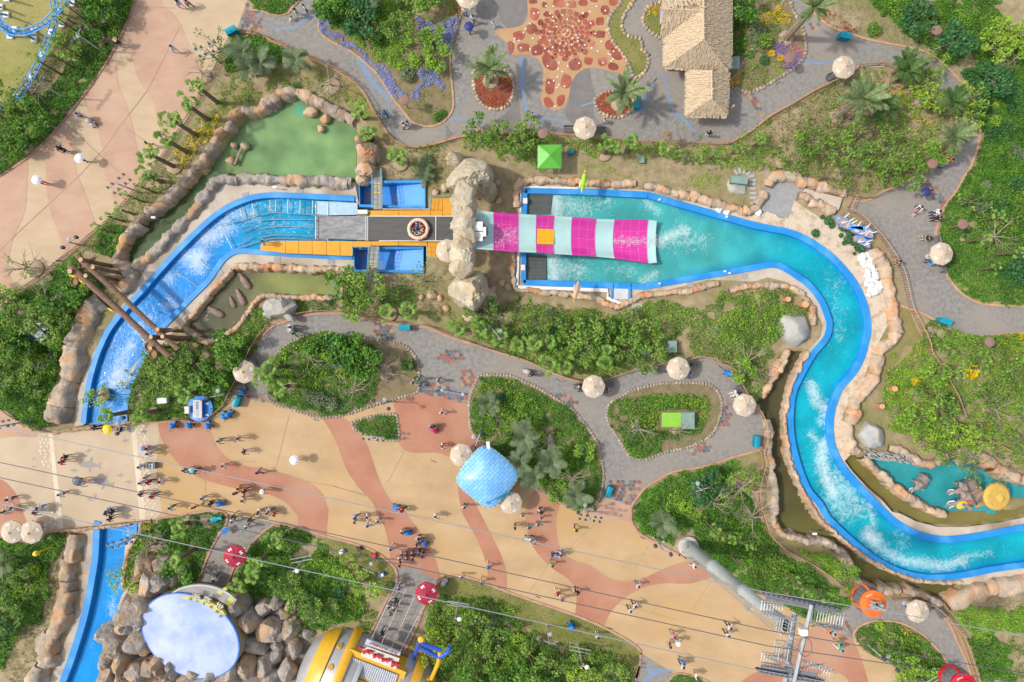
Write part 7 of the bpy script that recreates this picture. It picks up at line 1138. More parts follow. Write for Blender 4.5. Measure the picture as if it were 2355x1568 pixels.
# ================================================================ THATCHED BUILDING
M_th=mat('thatch',(.56,.43,.285),(.42,.315,.20),scale=2.2,rough=1.0,detail=9,bump=.08,bscale=7,stretch=(3,1,1,0));M_th2=mat('thatch_straw',(.57,.445,.30),(.45,.345,.225),scale=9,rough=1.0)
th=empty('thatched_hut',tuple(W(P('A3 1700,300')[0],0)));ox=Vector((th.location.x,th.location.y,0));straw=[]
def roofpanel(pts,parent,name='roof_panel'):
 v=[Vector(q)-ox for q in pts];b=MB();n=len(v);b.v=[tuple(q)for q in v]+[tuple(q-Vector((0,0,.3)))for q in v];nr=(v[1]-v[0]).cross(v[2]-v[0]);up=nr.z>0
 b.face(list(range(n))if up else list(range(n))[::-1])
 for i in range(n):j=(i+1)%n;b.face((i,n+i,n+j,j)if up else(i,j,n+j,n+i))
 b.build(name,M_th,parent)
 nrm=nr.normalized()*(1 if up else-1);down=Vector((0,0,-1))-nrm*Vector((0,0,-1)).dot(nrm)
 down=down.normalized();side=nrm.cross(down);P2=np.array([(q.dot(side),q.dot(down))for q in v]);x0,y0=P2.min(0);x1,y1=P2.max(0);base=v[0]-side*v[0].dot(side)-down*v[0].dot(down)
 for _ in range(int((x1-x0)*(y1-y0)*26)):
  q=np.array([[rng.uniform(x0,x1),rng.uniform(y0,y1)]])
  if not inside(P2,q)[0]:continue
  c=base+side*q[0,0]+down*q[0,1]+nrm*.02;L=rng.uniform(.16,.34);ww=rng.uniform(.025,.05);d2=(down+side*rng.normal(0,.14)).normalized();lift=nrm*rng.uniform(.03,.09);s2=nrm.cross(d2)
  straw.append([tuple(c-d2*L-s2*ww),tuple(c+d2*L-s2*ww*1.3+lift),tuple(c+d2*L+s2*ww*1.3+lift),tuple(c-d2*L+s2*ww)])
E=lambda u,v,z:T('A3',u,v,z)
he,hr=3.0,5.4
roofpanel([E(1395,608,he),E(1395,335,he),E(1715,95,5.2),E(1745,90,hr),E(1745,362,hr)],th)
roofpanel([E(1395,608,he),E(1745,362,hr),E(1968,642,he)],th);roofpanel([E(1988,632,he),E(1745,362,hr),E(1745,-420,hr),E(1995,-420,he)],th)
roofpanel([E(1355,338,he),E(1355,84,4.9),E(1715,95,5.2),E(1395,336,he+.02)],th)if False else roofpanel([E(1355,338,he),E(1382,82,4.9),E(1715,95,5.2),E(1400,338,he)],th)
roofpanel([E(1355,338,he),E(1358,-200,he),E(1382,82,4.9)],th)if False else None
roofpanel([E(1382,82,4.9),E(1360,-180,he),E(1745,-180,4.2),E(1715,95,5.2)],th);roofpanel([E(1715,95,5.21),E(1745,-420,hr),E(1745,92,hr)],th)
roofpanel([E(1600,628,2.7),E(1592,1050,2.7),E(1700,968,3.4),E(1822,900,4.1),E(1820,650,4.1)],th);roofpanel([E(1592,1050,2.7),E(1957,1056,2.7),E(1822,900,4.1)],th);roofpanel([E(1957,1056,2.7),E(1975,640,2.7),E(1820,650,4.1),E(1822,900,4.1)],th)
def ridge(a,c,r=.13):b=MB();b.tube(Vector(a)-ox,Vector(c)-ox,r,n=7);b.build('ridge',M_th2,th)
ridge(E(1745,-420,hr+.03),E(1745,362,hr+.03));ridge(E(1820,640,4.13),E(1822,900,4.13),.1);ridge(E(1382,82,4.93),E(1718,95,5.2),.1);ridge(E(1745,362,hr),E(1397,606,he),.07);ridge(E(1745,362,hr),E(1966,640,he),.07);ridge(E(1822,900,4.1),E(1594,1050,2.72),.06);ridge(E(1822,900,4.1),E(1956,1055,2.72),.06)
for k,(a,c,z)in enumerate((((1395,610),(1968,642),he),((1592,1052),(1957,1058),2.7),((1592,1050),(1600,640),2.7),((1395,606),(1395,340),he),((1355,338),(1400,340),he),((1988,630),(1992,-60),he),((1957,1056),(1973,650),2.7))):
 A_,B_=E(*a,z),E(*c,z);dd=(B_-A_).normalized();nn=Vector((dd.y,-dd.x,0))
 if nn.dot((A_+B_)/2-(ox+Vector((1.5,-4,0))))<0:nn=-nn
 for _ in range(int((B_-A_).length*22)):
  c0=A_.lerp(B_,rng.random())-ox;L=rng.uniform(.1,.28);ww=rng.uniform(.02,.045);straw.append([tuple(c0-dd*ww-Vector((0,0,.02))),tuple(c0+dd*ww-Vector((0,0,.02))),tuple(c0+dd*ww+nn*L-Vector((0,0,.1))),tuple(c0-dd*ww+nn*L-Vector((0,0,.1)))])
o=link('straw',quadmesh('straw',np.array(straw),M_th2),th);o['kind']='stuff'
M_wallw=mat('hut_wall',(.50,.40,.27),(.42,.33,.22),scale=1,rough=.8)
for pl in('1430,90 1430,560 1940,590 1940,-300 1430,-300','1640,600 1640,1000 1920,1010 1920,600'):
 b=MB();q=P('A3 '+pl);b.prism([tuple((W(p)-ox)[:2])for p in q],0,2.75 if '1430' in pl else 2.4);b.build('wall',M_wallw,th)
for u,v in((1425,640),(1420,600),(1410,350),(1600,1040),(1600,700),(1950,1040)):b=MB();q=W(conv('A3',u,v))-ox;b.tube((q.x,q.y,0),(q.x,q.y,2.7),.12,n=8);b.build('post',M_kerb,th)
tag(th,'large straw thatched hip roof building with a lower annex','building')
b=MB();q=T('A3',1366,125,.8);b.box((0,0,.9),(.12,1.9,1.6));o=b.build('poster_stand',mat('poster',(.62,.60,.62),(.18,.30,.55),scale=4,rough=.6,c3=(.55,.15,.12),s3=1.2),None,(q.x,q.y,0));tag(o,'narrow colourful poster stand left of the thatched roof','poster stand')
# ================================================================ KIOSK with blue tiled dome
ks=empty('kiosk',(0,0,0));cpt=P('C2 2098,1250')[0];cpt=(cpt[0]+3.0,cpt[1]+.5);kc=W(cpt,3.2);ks.location=(kc[0],kc[1],0);ks.rotation_euler=(0,0,R(51))
M_dome=bpy.data.materials.new('dome_tiles');M_dome.use_nodes=True;t_=M_dome.node_tree;bs=t_.nodes['Principled BSDF'];bs.inputs['Roughness'].default_value=.35
tcn=_n(t_,'ShaderNodeTexCoord');mpn=_n(t_,'ShaderNodeMapping');mpn.inputs['Rotation'].default_value=(0,0,.1);bk=_n(t_,'ShaderNodeTexBrick');bk.inputs['Scale'].default_value=1.0;bk.inputs['Brick Width'].default_value=.8;bk.inputs['Row Height'].default_value=.34;bk.inputs['Mortar Size'].default_value=.028;bk.inputs['Mortar Smooth'].default_value=.3
bk.inputs['Color1'].default_value=(.24,.50,.78,1);bk.inputs['Color2'].default_value=(.17,.42,.74,1);bk.inputs['Mortar'].default_value=(.06,.25,.58,1);t_.links.new(tcn.outputs['Object'],mpn.inputs[0]);t_.links.new(mpn.outputs[0],bk.inputs[0]);t_.links.new(bk.outputs[0],bs.inputs[0])
b=MB();N=40;RR=12;b.v.append((0,0,4.0))
for j in range(1,RR+1):
 t=j/RR
 for i in range(N):a=i*2*math.pi/N;r=2.72*t/((abs(math.cos(a))**4.6+abs(math.sin(a))**4.6)**(1/4.6));b.v.append((r*math.cos(a),r*math.sin(a),4.0-1.0*t**2.1))
for i in range(N):b.face((0,1+i,1+(i+1)%N))
for j in range(RR-1):
 for i in range(N):i2=(i+1)%N;b.face((1+j*N+i,1+(j+1)*N+i,1+(j+1)*N+i2,1+j*N+i2))
k=len(b.v)
for i in range(N):v=b.v[1+(RR-1)*N+i];b.v.append((v[0],v[1],v[2]-.3))
for i in range(N):i2=(i+1)%N;b.face((1+(RR-1)*N+i,k+i,k+i2,1+(RR-1)*N+i2))
b.sm=True;b.build('roof',M_dome,ks)
eb=MB()
for i in range(0,N):
 v=Vector(b.v[1+(RR-1)*N+i]);v2=Vector(b.v[1+(RR-1)*N+(i+1)%N]);m1=v.lerp(v2,.15)*1.0;m2=v.lerp(v2,.75);eb.tube(m1*.985+Vector((0,0,.06)),m2*.985+Vector((0,0,.06)),.045,n=4)
o=eb.build('edge_dashes',plain('edge_yellow',(.68,.62,.30)),ks);o['kind']='stuff'
b=MB();b.box((0,0,1.3),(4.2,4.2,2.6));b.build('wall',plain('kiosk_wall',(.30,.45,.62)),ks);b=MB();b.box((0,-2.14,1.5),(3.2,.06,1.1));b.build('counter_window',M_dark,ks)
b=MB();b.tube((-2.1,-1.6,3.45),(.2,-2.75,3.3),.07,n=6);b.tube((-2.1,-1.85,3.3),(.1,-2.95,3.1),.07,n=6);b.build('roof_bracket',mat('bracket_teal',(.01,.20,.30),rough=.4),ks)
b=MB();b.box((2.6,2.0,3.0),(.9,.35,.3),rz=.8);b.build('lamp_box',M_white,ks);tag(ks,'kiosk with a rounded square light blue tiled dome roof','kiosk')
# ================================================================ AQUARIUM BUILDING with half disc roof
hd=empty('round_building',(0,0,0));q0=T('D1',1720,1150,0);hd.location=q0;M_cloud=mat('cloud_roof',(.27,.355,.58),(.48,.53,.65),scale=.32,rough=.5,detail=7,lo=.36,hi=.62);M_rim=plain('rim_blue',(.06,.19,.62),.35)
HDP=[conv('D1',1735+475*math.cos(a)*.85-350*math.sin(a)*.53,1150+475*math.cos(a)*.53+350*math.sin(a)*.85)for a in np.linspace(0,2*math.pi,49)[:-1]]
pl3=[(T('D1',0,0,0),0)];zt=3.6;top=[W(p,zt)-Vector((q0.x,q0.y,0))for p in HDP];b=MB();b.prism([(v.x,v.y)for v in top],0,3.4);b.build('wall',plain('hall_wall',(.30,.26,.15)),hd)
b=MB();cxy=(sum(v.x for v in top)/len(top),sum(v.y for v in top)/len(top));b.prism([(cxy[0]+(v.x-cxy[0])*1.012,cxy[1]+(v.y-cxy[1])*1.012)for v in top],3.35,3.58);b.build('rim',M_rim,hd);b=MB();b.prism([(cxy[0]+(v.x-cxy[0])*.985,cxy[1]+(v.y-cxy[1])*.985)for v in top],3.5,zt);b.build('roof',M_cloud,hd)
AP=S('D1 1555,775 1650,720 1780,690 1900,697 2000,725 2090,770 2150,830',4,False)+S('D1 2110,900 2040,850 1950,800 1850,780 1720,770 1560,790',4,False)
b=MB();b.prism([tuple((W(p,3.3)-q0)[:2])for p in AP],3.1,3.3);b.build('entrance_canopy',mat('canopy_grey',(.34,.315,.29),(.29,.27,.25),scale=1,rough=.8),hd)
b=MB();ln=[tuple((W(p,3.3)-q0)[:2])for p in S('D1 1555,770 1650,715 1780,686 1900,692 2000,720 2090,765 2155,825',4,False)];b.ribbon(ln,[(-.1,3.1),(-.1,3.42),(.1,3.42),(.1,3.1)]);b.build('canopy_edge',M_grey,hd)
b=MB();b.prism([tuple((W(p,3.2)-q0)[:2])for p in P('D1 1980,740 2060,700 2080,720 2010,770')],3.0,3.36);b.build('yellow_panel',plain('sign_yellow',(.55,.52,.12)),hd);b=MB();b.prism([tuple((W(p,3.4)-q0)[:2])for p in P('D1 2050,850 2095,790 2145,825 2090,875')],3.3,3.42);b.build('yellow_panel',plain('sign_yellow',(.55,.52,.12)),hd)
b=MB();b.prism([tuple((W(p,3.6)-q0)[:2])for p in P('D1 1640,790 1760,785 1900,830 2010,890 2060,960 1990,940 1900,880 1780,825 1650,805')],3.2,3.62);b.build('yellow_panel',plain('sign_yellow',(.55,.52,.12)),hd)
def text(body,m,parent,loc,rot,size,ext=.02,name='lettering',fit=None):
 c=bpy.data.curves.new(name,'FONT');c.body=body;c.size=size;c.extrude=ext;c.align_x='CENTER';c.align_y='CENTER';c.materials.append(m);me=bake(bpy.data.objects.new('t',c));o=link(name,me,parent,loc);o.rotation_euler=rot
 if fit:xs=[v.co.x for v in me.vertices];k=fit/max(max(xs)-min(xs),.01);o.scale=(k,k,k)
 return o
for ch,u,v,a in(('海',1790,795,-.12),('底',1890,825,-.35),('世',2000,880,-.62)):text(ch,plain('letter_cream',(.60,.55,.40)),hd,tuple(W(conv('D1',u,v),3.95)-q0),(R(18),0,a),.95,.08)
for i,(u,v,a)in enumerate(((1740,812,-.1),(1800,825,-.25),(1860,850,-.35),(1920,885,-.5),(1975,930,-.6),(2010,970,-.75))):text('OCEAN'[i%5],plain('letter_brown',(.20,.13,.05)),hd,tuple(W(conv('D1',u,v),3.72)-q0),(R(10),0,a),.42,.03)
tag(hd,'round building with white blue cloud painted half disc roof','building')
# ================================================================ YELLOW SUBMARINE BUILDING
sm=empty('submarine_building',(0,0,0));sc_=T('D2',1070,1620,0);sm.location=(sc_.x,sc_.y,0);AX=R(-21);sm.rotation_euler=(0,0,AX);M_sil=mat('hull_silver',(.44,.43,.42),(.36,.35,.35),scale=.8,rough=.4,metal=.25);M_ylw=mat('hull_yellow',(.72,.40,.025),(.66,.35,.02),scale=1,rough=.4,spec=.5);M_pan=mat('panel_grey',(.48,.49,.52),(.42,.43,.46),scale=.6,rough=.4)
SQ=.84
def hull(name,prof,m,n=28):
 b=MB();pr=[(x/83*.93,r/83*.93)for x,r in prof]
 for x,r in pr:
  for i in range(n+1):a=math.pi*i/n;b.v.append((x,r*math.cos(a)*1.0,.2+r*math.sin(a)*SQ))
 for j in range(len(pr)-1):
  for i in range(n):k=j*(n+1)+i;b.face((k,k+n+1,k+n+2,k+1)[::-1])
 b.sm=True;o=b.build(name,m,sm);return o
def wall_disc(x,r,m,name='bulkhead'):
 b=MB();b.v=[(x/83*.93,r/83*.93*math.cos(math.pi*i/20),.2+r/83*.93*math.sin(math.pi*i/20)*SQ)for i in range(21)];b.face(range(21));b.build(name,m,sm)
hull('hull_shell',[(-735,40),(-725,140),(-700,235),(-660,310),(-620,350)],M_sil);hull('yellow_band',[(-622,352),(-600,378),(-560,405),(-530,422)],M_ylw);hull('yellow_band',[(-530,434),(-500,446),(-482,452)],M_ylw);hull('hull_shell',[(-484,430),(-420,456),(-372,472)],M_sil);hull('yellow_band',[(-374,500),(-355,512),(-310,515),(-288,505)],M_ylw);hull('hull_shell',[(-290,478),(-240,476),(-200,470)],M_sil);hull('hull_shell',[(-202,480),(-180,480),(-160,470)],M_pan);wall_disc(-161,470,M_grey)
hull('hull_shell',[(205,455),(250,462),(300,462)],M_sil);hull('yellow_band',[(300,490),(330,494),(390,480)],M_ylw);hull('hull_shell',[(390,452),(440,425),(490,385)],M_sil);hull('yellow_band',[(490,388),(530,345),(580,260),(610,150)],M_ylw);wall_disc(206,455,M_grey)
for x,aa in((-435,1.05),(-435,1.55),(-435,2.05),(-435,.6),(455,1.0),(455,1.6),(455,.5)):
 r=(462 if x<0 else 430)/83*.93;b=MB();n_=Vector((0,math.cos(aa),math.sin(aa)*SQ));c=Vector((x/83*.93,r*math.cos(aa),.2+r*math.sin(aa)*SQ));b.tube(c-n_*.1,c+n_*.12,.3,.26,14);b.build('porthole',M_ylw,sm)
ROT=Matrix.Rotation(-AX,4,'Z')
def L2(t,u,v,z):return ROT@(T(t,u,v,z)-sm.location)
def pan(name,pts,m,th=.12):
 q=[L2('D2',u,v,z)for u,v,z in pts];b=MB();n=len(q);A=sum(q[i-1].x*q[i].y-q[i].x*q[i-1].y for i in range(n));b.v=[tuple(p)for p in q]+[tuple(p-Vector((0,0,th)))for p in q];b.face(list(range(n))if A>0 else list(range(n))[::-1])
 for i in range(n):j=(i+1)%n;b.face((i,n+i,n+j,j)if A>0 else(i,j,n+j,n+i))
 return b.build(name,m,sm)
pan('roof_deck',[(860,1265,3.2),(1370,1480,3.2),(1310,1640,3.2),(750,1640,3.2)],M_ylw,3.0)
cb=MB();
for i in range(22):
 t0,t1=i/22,(i+1)/22;lo=[(885,1345),(1295,1505),(1270,1580),(820,1475)]
 A0=L2('D2',890+t0*410,1345+t0*160,3.32);A1=L2('D2',890+t1*410,1345+t1*160,3.32);B0=L2('D2',830+t0*430,1475+t0*160,3.32);B1=L2('D2',830+t1*430,1475+t1*160,3.32);M0,M1=(A0+A1)/2+Vector((0,0,.12)),(B0+B1)/2+Vector((0,0,.12));k=len(cb.v);cb.v+=[tuple(x)for x in(A0,M0,A1,B0,M1,B1)];cb.face((k,k+3,k+4,k+1));cb.face((k+1,k+4,k+5,k+2))
o=cb.build('corrugated_roof',M_pan,sm)
pan('roof_deck',[(800,1500,3.36),(1260,1660,3.36),(1240,1700,3.36),(780,1560,3.36)],M_ylw)
pan('sign_board',[(985,1235,4.0),(1310,1355,4.0),(1270,1455,3.9),(955,1330,3.9)],plain('board_cream',(.62,.59,.53)),.15);pan('sign_board',[(1010,1175,4.2),(1320,1300,4.2),(1308,1330,4.2),(990,1225,4.2)],M_pan,.3)
cen=L2('D2',1160,1262,4.4);text('UNDERWATER HOTEL',plain('letter_red',(.36,.02,.05)),sm,tuple(cen),(R(25),0,0),.42,.05,fit=3.1)
for i in range(9):
 t=i/8;q=L2('D2',955+t*330,1268+t*150+(8 if i%2 else-8),4.15);b=MB();b.box((0,0,0),(.42+.2*(i%3==1),.3,.3),rz=i*.7,top=.8);b.box((.2,.12,.02),(.26,.2,.24),rz=i*1.3+.4,top=.7);b.build('red_letter',plain('sign_red',(.50,.035,.04),.35),sm,tuple(q))
for pts,m in(((('D2',1430,1370,1.0),('D2',1500,1180,5.0)),plain('tube_blue',(.03,.10,.55),.3)),((('D2',1510,1215,4.6),('D2',1690,1280,4.4)),plain('tube_blue',(.03,.10,.55),.3)),((('D2',1500,1255,4.3),('D2',1660,1340,4.2)),plain('tube_blue',(.03,.10,.55),.3)),((('D2',1665,1345,4.2),('D2',1750,1300,4.4),('D2',1762,1245,4.8)),plain('tube_blue',(.03,.10,.55),.3)),((('D2',1680,1290,4.4),('D2',1660,1400,3.6),('D2',1600,1540,2.2)),M_ylw)):
 b=MB();b.path([L2(*q)for q in pts],.2 if m!=M_ylw else .22,9);b.build('periscope_tube',m,sm)
b=MB();b.lathe([(.26,0),(.34,.1),(.3,.3),(.1,.34)],c=tuple(L2('D2',1505,1175,4.9)),n=12);b.build('lamp_knob',M_ylw,sm);tag(sm,'yellow and silver submarine shaped building with blue periscope tubes','building')
for i,(a,c)in enumerate((((1300,640),(1055,1170)),((1380,690),(1145,1215)),((1452,770),(1235,1250)),((1530,860),(1318,1275)))):
 root=empty('queue_rope',(0,0,0));A,C=T('D2',*a,.02),T('D2',*c,.02);n=8;pts=[A.lerp(C,j/n)for j in range(n+1)];b=MB();b.path([q+Vector((0,0,.9))for q in pts],.022,4);b.build('rope',M_white,root)
 pm_=MB();pm_.tube((0,0,0),(0,0,.92),.025,n=5);pm_=pm_.mesh('post',M_white)
 for q in pts:link('post',pm_,root,q)
 tag(root,('leftmost white queue barrier of the lane','second white queue barrier from the left','third white queue barrier from the left','rightmost white queue barrier of the lane')[i],'queue barrier','queue barriers')
# ================================================================ CABLE CAR
M_galv=mat('galvanised',(.43,.45,.45),(.36,.38,.38),scale=2,rough=.45,metal=.25);M_cab=plain('cable_dark',(.10,.10,.11),.5);M_cabl=plain('cable_grey',(.30,.31,.33),.4)
tw=empty('cable_tower',tuple(W(P('D3 1600,325')[0])));tx=Vector((tw.location.x,tw.location.y,0));topz=21.0;topp=T('D4',175,1060,topz)-tx;b=MB();b.lathe([(1.1,0),(1.1,.45),(.95,.5)],n=24);b.build('base_flange',plain('flange',(.50,.47,.41),.8),tw)
rings=[(t,r*1.12)for t,r in[(0,.62),(.02,.62),(.30,.56),(.305,.62),(.33,.62),(.335,.55),(.62,.48),(.625,.54),(.65,.54),(.655,.47),(1,.40)]];b=MB();qv=topp.to_track_quat('Z','Y').to_matrix()
for t,r in rings:
 for i in range(18):a=i*2*math.pi/18;b.v.append(tuple(topp*t+Vector((0,0,.45))*(1-t)+qv@Vector((r*math.cos(a),r*math.sin(a),0))))
for j in range(len(rings)-1):
 for i in range(18):i2=(i+1)%18;b.face((j*18+i,j*18+i2,(j+1)*18+i2,(j+1)*18+i))
b.sm=True;b.build('column',M_galv,tw)
M_beam=mat('beam_grey',(.30,.32,.335),(.25,.265,.28),scale=2,rough=.45,metal=.25)
def beam(a,c,w_,m=M_beam,name='beam'):b=MB();b.tube(Vector(a)-tx,Vector(c)-tx,w_,n=4);b.build(name,m,tw)
off=Vector((-.75,.32,0));b=MB();base_=Vector((-.55,-.35,.6))
for sgn in(0,1):b.tube(base_+Vector((-.25*sgn,-.18*sgn,0)),topp+Vector((-.62-.25*sgn,-.35-.18*sgn,0)),.035,n=4)
o=b.build('ladder_rail',M_galv,tw);lb_=MB()
for i in range(70):q=base_.lerp(topp+Vector((-.62,-.35,0)),i/70);lb_.tube(q,q+Vector((-.25,-.18,0)),.025,n=3)
o=lb_.build('ladder_rungs',M_galv,tw);o['kind']='stuff'
Z=topz
beam(T('D4',400,865,Z+1),T('D4',225,1640,Z+1),.17);beam(T('D4',245,930,Z),T('D4',150,1640,Z),.22);beam(T('D4',200,1400,Z),T('D4',215,1560,Z+.8),.2);beam(T('D4',-20,800,Z+.4),T('D4',520,910,Z+.4),.2);beam(T('D4',-60,1430,Z+.4),T('D4',450,1510,Z+.4),.2);beam(T('D4',40,930,Z+.2),T('D4',320,1050,Z+1),.08);beam(T('D4',-20,1340,Z+.2),T('D4',250,1440,Z+1),.08);[beam(T('D4',60+i*14,940+i*60,Z+.1),T('D4',300-i*6,1000+i*60,Z+.9),.035)for i in range(9)];[beam(T('D4',240-i*12,950+i*70,Z),T('D4',385-i*17,1010+i*70,Z+1),.03)for i in range(9)];beam(T('D4',390,1060,Z),T('D4',540,1040,Z),.06);beam(T('D4',300,1440,Z),T('D4',520,1400,Z),.06)
box_q=T('D4',320,1110,Z+1.2)-tx;b=MB();b.box(box_q,(.55,.5,.4));b.build('switch_box',M_white,tw)
whl=MB();whl.lathe([(.3,-.06),(.3,.06)],n=14);whl=whl.mesh('wheel',M_cab)
for(a,c,n)in(((-60,745),(630,895),16),((-80,1455),(480,1560),13)):
 for i in range(n):
  q=T('D4',a[0]+(c[0]-a[0])*i/(n-1),a[1]+(c[1]-a[1])*i/(n-1),Z+.5)-tx;o=link('wheel',whl,tw,q);o.rotation_euler=(R(90),0,R(-12))
 beam(T('D4',a[0],a[1]+22,Z+.55),T('D4',c[0],c[1]+22,Z+.55),.09)
def platform(u0,v0,u1,v1,wd):
 A,B=T('D4',u0,v0,Z-.2)-tx,T('D4',u1,v1,Z-.2)-tx;d=(B-A).normalized();n_=Vector((-d.y,d.x,0))*wd;b=MB();g=int((B-A).length/.22)
 for i in range(g+1):q=A.lerp(B,i/g);b.tube(q-n_,q+n_,.028,n=3)
 o=b.build('platform_bars',M_galv,tw);o['kind']='stuff';b=MB()
 for zz,sg in((0,1),(0,-1),(.9,1),(.9,-1),(.45,1),(.45,-1)):b.tube(A+n_*sg+Vector((0,0,zz)),B+n_*sg+Vector((0,0,zz)),.035,n=4)
 for i in range(7):
  for sg in(1,-1):q=A.lerp(B,i/6)+n_*sg;b.tube(q,q+Vector((0,0,.9)),.03,n=4)
 o=b.build('platform_rail',M_galv,tw);o['kind']='stuff'
platform(-60,870,130,900,.42);platform(400,960,680,1010,.55);platform(-60,1340,120,1370,.4);platform(300,1420,560,1500,.5);platform(140,960,110,1120,.35);platform(110,1190,90,1330,.35)
b=MB();cq=T('D4',340,1250,Z+1.3)-tx
for i in range(24):a,c=i*math.pi/12,(i+1)*math.pi/12;b.tube(cq+Vector((.5*math.cos(a),.72*math.sin(a),0)),cq+Vector((.5*math.cos(c),.72*math.sin(c),0)),.03,n=4)
b.build('cable_loop',M_cab,tw)
for s in('D3 1830,620','D3 2120,900'):
 q=T('D3',*[float(x)for x in s.split()[1].split(',')],8.0 if '620' in s else 14)-tx;b=MB()
 for k in range(4):
  for(a,c)in(((0,0),(.5,0)),((.5,0),(.5,.4)),((.5,.4),(0,.4)),((0,.4),(0,0))):b.tube(q+Vector((a[0],a[1],k*.25)),q+Vector((c[0],c[1],k*.25)),.025,n=3)
 o=b.build('rest_cage',M_galv,tw);o['kind']='stuff'
tag(tw,'tall grey cable car tower with sheave wheels and platforms','cable car tower')
for pts,r,m,d in(('-20,977 1638,1336 1765,1362 2055,1409 2400,1471',.036,M_cabl,'uppermost grey cable crossing the plaza'),('-20,1059 588,1189 1177,1319 1765,1449 2400,1556',.034,M_cab,'upper dark cable of the middle pair'),('-20,1094 588,1225 1177,1355 1765,1485 2400,1578',.034,M_cab,'lower dark cable of the middle pair'),('-20,1153 588,1287 1177,1417 1714,1535 1900,1568',.036,M_cabl,'lowest grey cable over the half disc roof')):
 q=[W(tuple(float(x)for x in k.split(',')),Z+.9)for k in pts.split()];q[0]=q[1]+(q[0]-q[1])*1.6;b=MB();b.path(q,r,6);tag(b.build('cable',m),d,'cable','cable car ropes')
M_gl=mat('cabin_glass',(.10,.09,.10),(.16,.14,.15),scale=3,rough=.1,spec=.6);M_ora=plain('cabin_orange',(.78,.16,.025),.35);M_redc=plain('cabin_red',(.55,.012,.03),.35)
def cabin(t,top_uv,z,m,label):
 A=T(t,top_uv[0],top_uv[1],z);o=empty('cable_cabin',(A.x,A.y,z-3.0));b=MB();b.lathe([(.55,.1),(1.0,.35),(1.15,.8),(1.15,1.0)],n=22);b.build('shell',m,o);b=MB();b.lathe([(1.14,1.0),(1.17,1.35),(1.1,1.7),(1.0,1.95)],n=22);b.build('window',M_gl,o)
 for k in range(4):
  a=k*math.pi/2+.4;b=MB();b.path([(1.18*math.cos(a),1.18*math.sin(a),1.0),(1.2*math.cos(a),1.2*math.sin(a),1.4),(1.02*math.cos(a),1.02*math.sin(a),1.98)],.1,5);b.build('pillar',m,o)
 b=MB();b.lathe([(1.05,1.95),(1.08,2.15),(.7,2.3),(.66,2.4),(.1,2.42)],n=24);b.build('roof',m,o);b=MB();b.box((-.45,.55,2.24),(.5,.3,.06),rz=.6);b.build('vent',M_grey,o)
 b=MB();b.box((0,0,2.55),(1.05,.12,.14));b.box((0,.28,2.5),(.9,.1,.1));b.box((0,-.28,2.5),(.9,.1,.1));b.box((.3,0,2.7),(.3,.5,.3));b.box((-.3,.05,2.66),(.25,.6,.2));b.tube((0,0,2.4),(0,0,3.0),.09,n=6);b.tube((-.6,.1,3.0),(.6,-.1,3.0),.07,n=5);b.build('hanger',M_galv,o);o.rotation_euler=(0,0,R(-10));tag(o,label,'cable cabin','cable car cabins')
cabin('D4',(1012,893),20.6,M_ora,'orange cable car cabin above the lower right path');cabin('D4',(1850,1660),20.6,M_redc,'red cable car cabin cut off by the bottom edge')
# ================================================================ COASTER
M_trk=mat('track_blue',(.10,.35,.72),(.08,.30,.66),scale=1.5,rough=.45);M_sup=mat('support_blue',(.02,.24,.55),(.015,.21,.5),scale=1.5,rough=.45);ct=empty('coaster_track',tuple(W(P('A1 400,300')[0])));c3=Vector((ct.location.x,ct.location.y,0))
def track(s,zs,closed=False):
 line=S(s,6,closed);n=len(line);zz=np.interp(np.linspace(0,1,n),np.linspace(0,1,len(zs)),zs);pts=[W(p,z)-c3 for p,z in zip(line,zz)];L_,R_=[],[]
 for i in range(n):d=(pts[min(i+1,n-1)]-pts[max(i-1,0)]).normalized();nx=Vector((-d.y,d.x,0))*.36;L_.append(pts[i]+nx);R_.append(pts[i]-nx)
 for q in(L_,R_):b=MB();b.path(q,.06,6);b.build('rail',M_trk,ct)
 b=MB();b.path([p-Vector((0,0,.22))for p in pts],.09,6);b.build('spine',M_sup,ct);b=MB();acc=0
 for i in range(1,n):
  acc+=(pts[i]-pts[i-1]).length
  if acc>.55:acc=0;b.tube(L_[i],R_[i],.045,n=4);b.tube(L_[i],pts[i]-Vector((0,0,.22)),.03,n=3);b.tube(R_[i],pts[i]-Vector((0,0,.22)),.03,n=3)
 o=b.build('ties',M_trk,ct);o['kind']='stuff'
track('A1 480,-60 490,50 515,110 505,160 480,240 440,360 400,460 340,590 270,720 160,880 60,960 -60,1010',[3.2,3.0,2.8,2.6,2.4,2.2,2,1.8,1.6,1.4]);track('A1 640,-60 560,50 490,130 420,200 330,250 250,285 170,295 100,285 40,240 0,195 -40,130',[4,3.6,3.2,2.8,2.4,2.2,2.2])
track('A1 -60,215 20,245 100,300',[2.2,2.0])
ft=MB();ft.box((0,0,.12),(.62,.62,.24));ft=ft.mesh('footing',M_white)
for(a,c,z)in(((100,335),(60,270),1.8),((140,275),(150,290),1.6),((318,290),(230,290),2.0),((318,365),(220,305),2.0),((540,120),(510,100),2.6),((575,230),(470,160),2.6),((470,298),(460,290),2.0),((395,500),(395,480),1.8),((300,700),(290,690),1.6),((65,142),(-10,120),2.2),((10,70),(-20,60),2),((665,40),(600,-10),3),((70,-5),(60,-30),2),((150,890),(160,880),1.4)):
 f=W(conv('A1',*a));link('footing',ft,ct,(f.x-c3.x,f.y-c3.y,0));q=T('A1',*c,z)-c3;b=MB();b.tube((f.x-c3.x,f.y-c3.y,.2),q-Vector((0,0,.2)),.12,.1,8);b.build('support',M_sup,ct)
tag(ct,'light blue coaster track curving over the lawn','roller coaster')
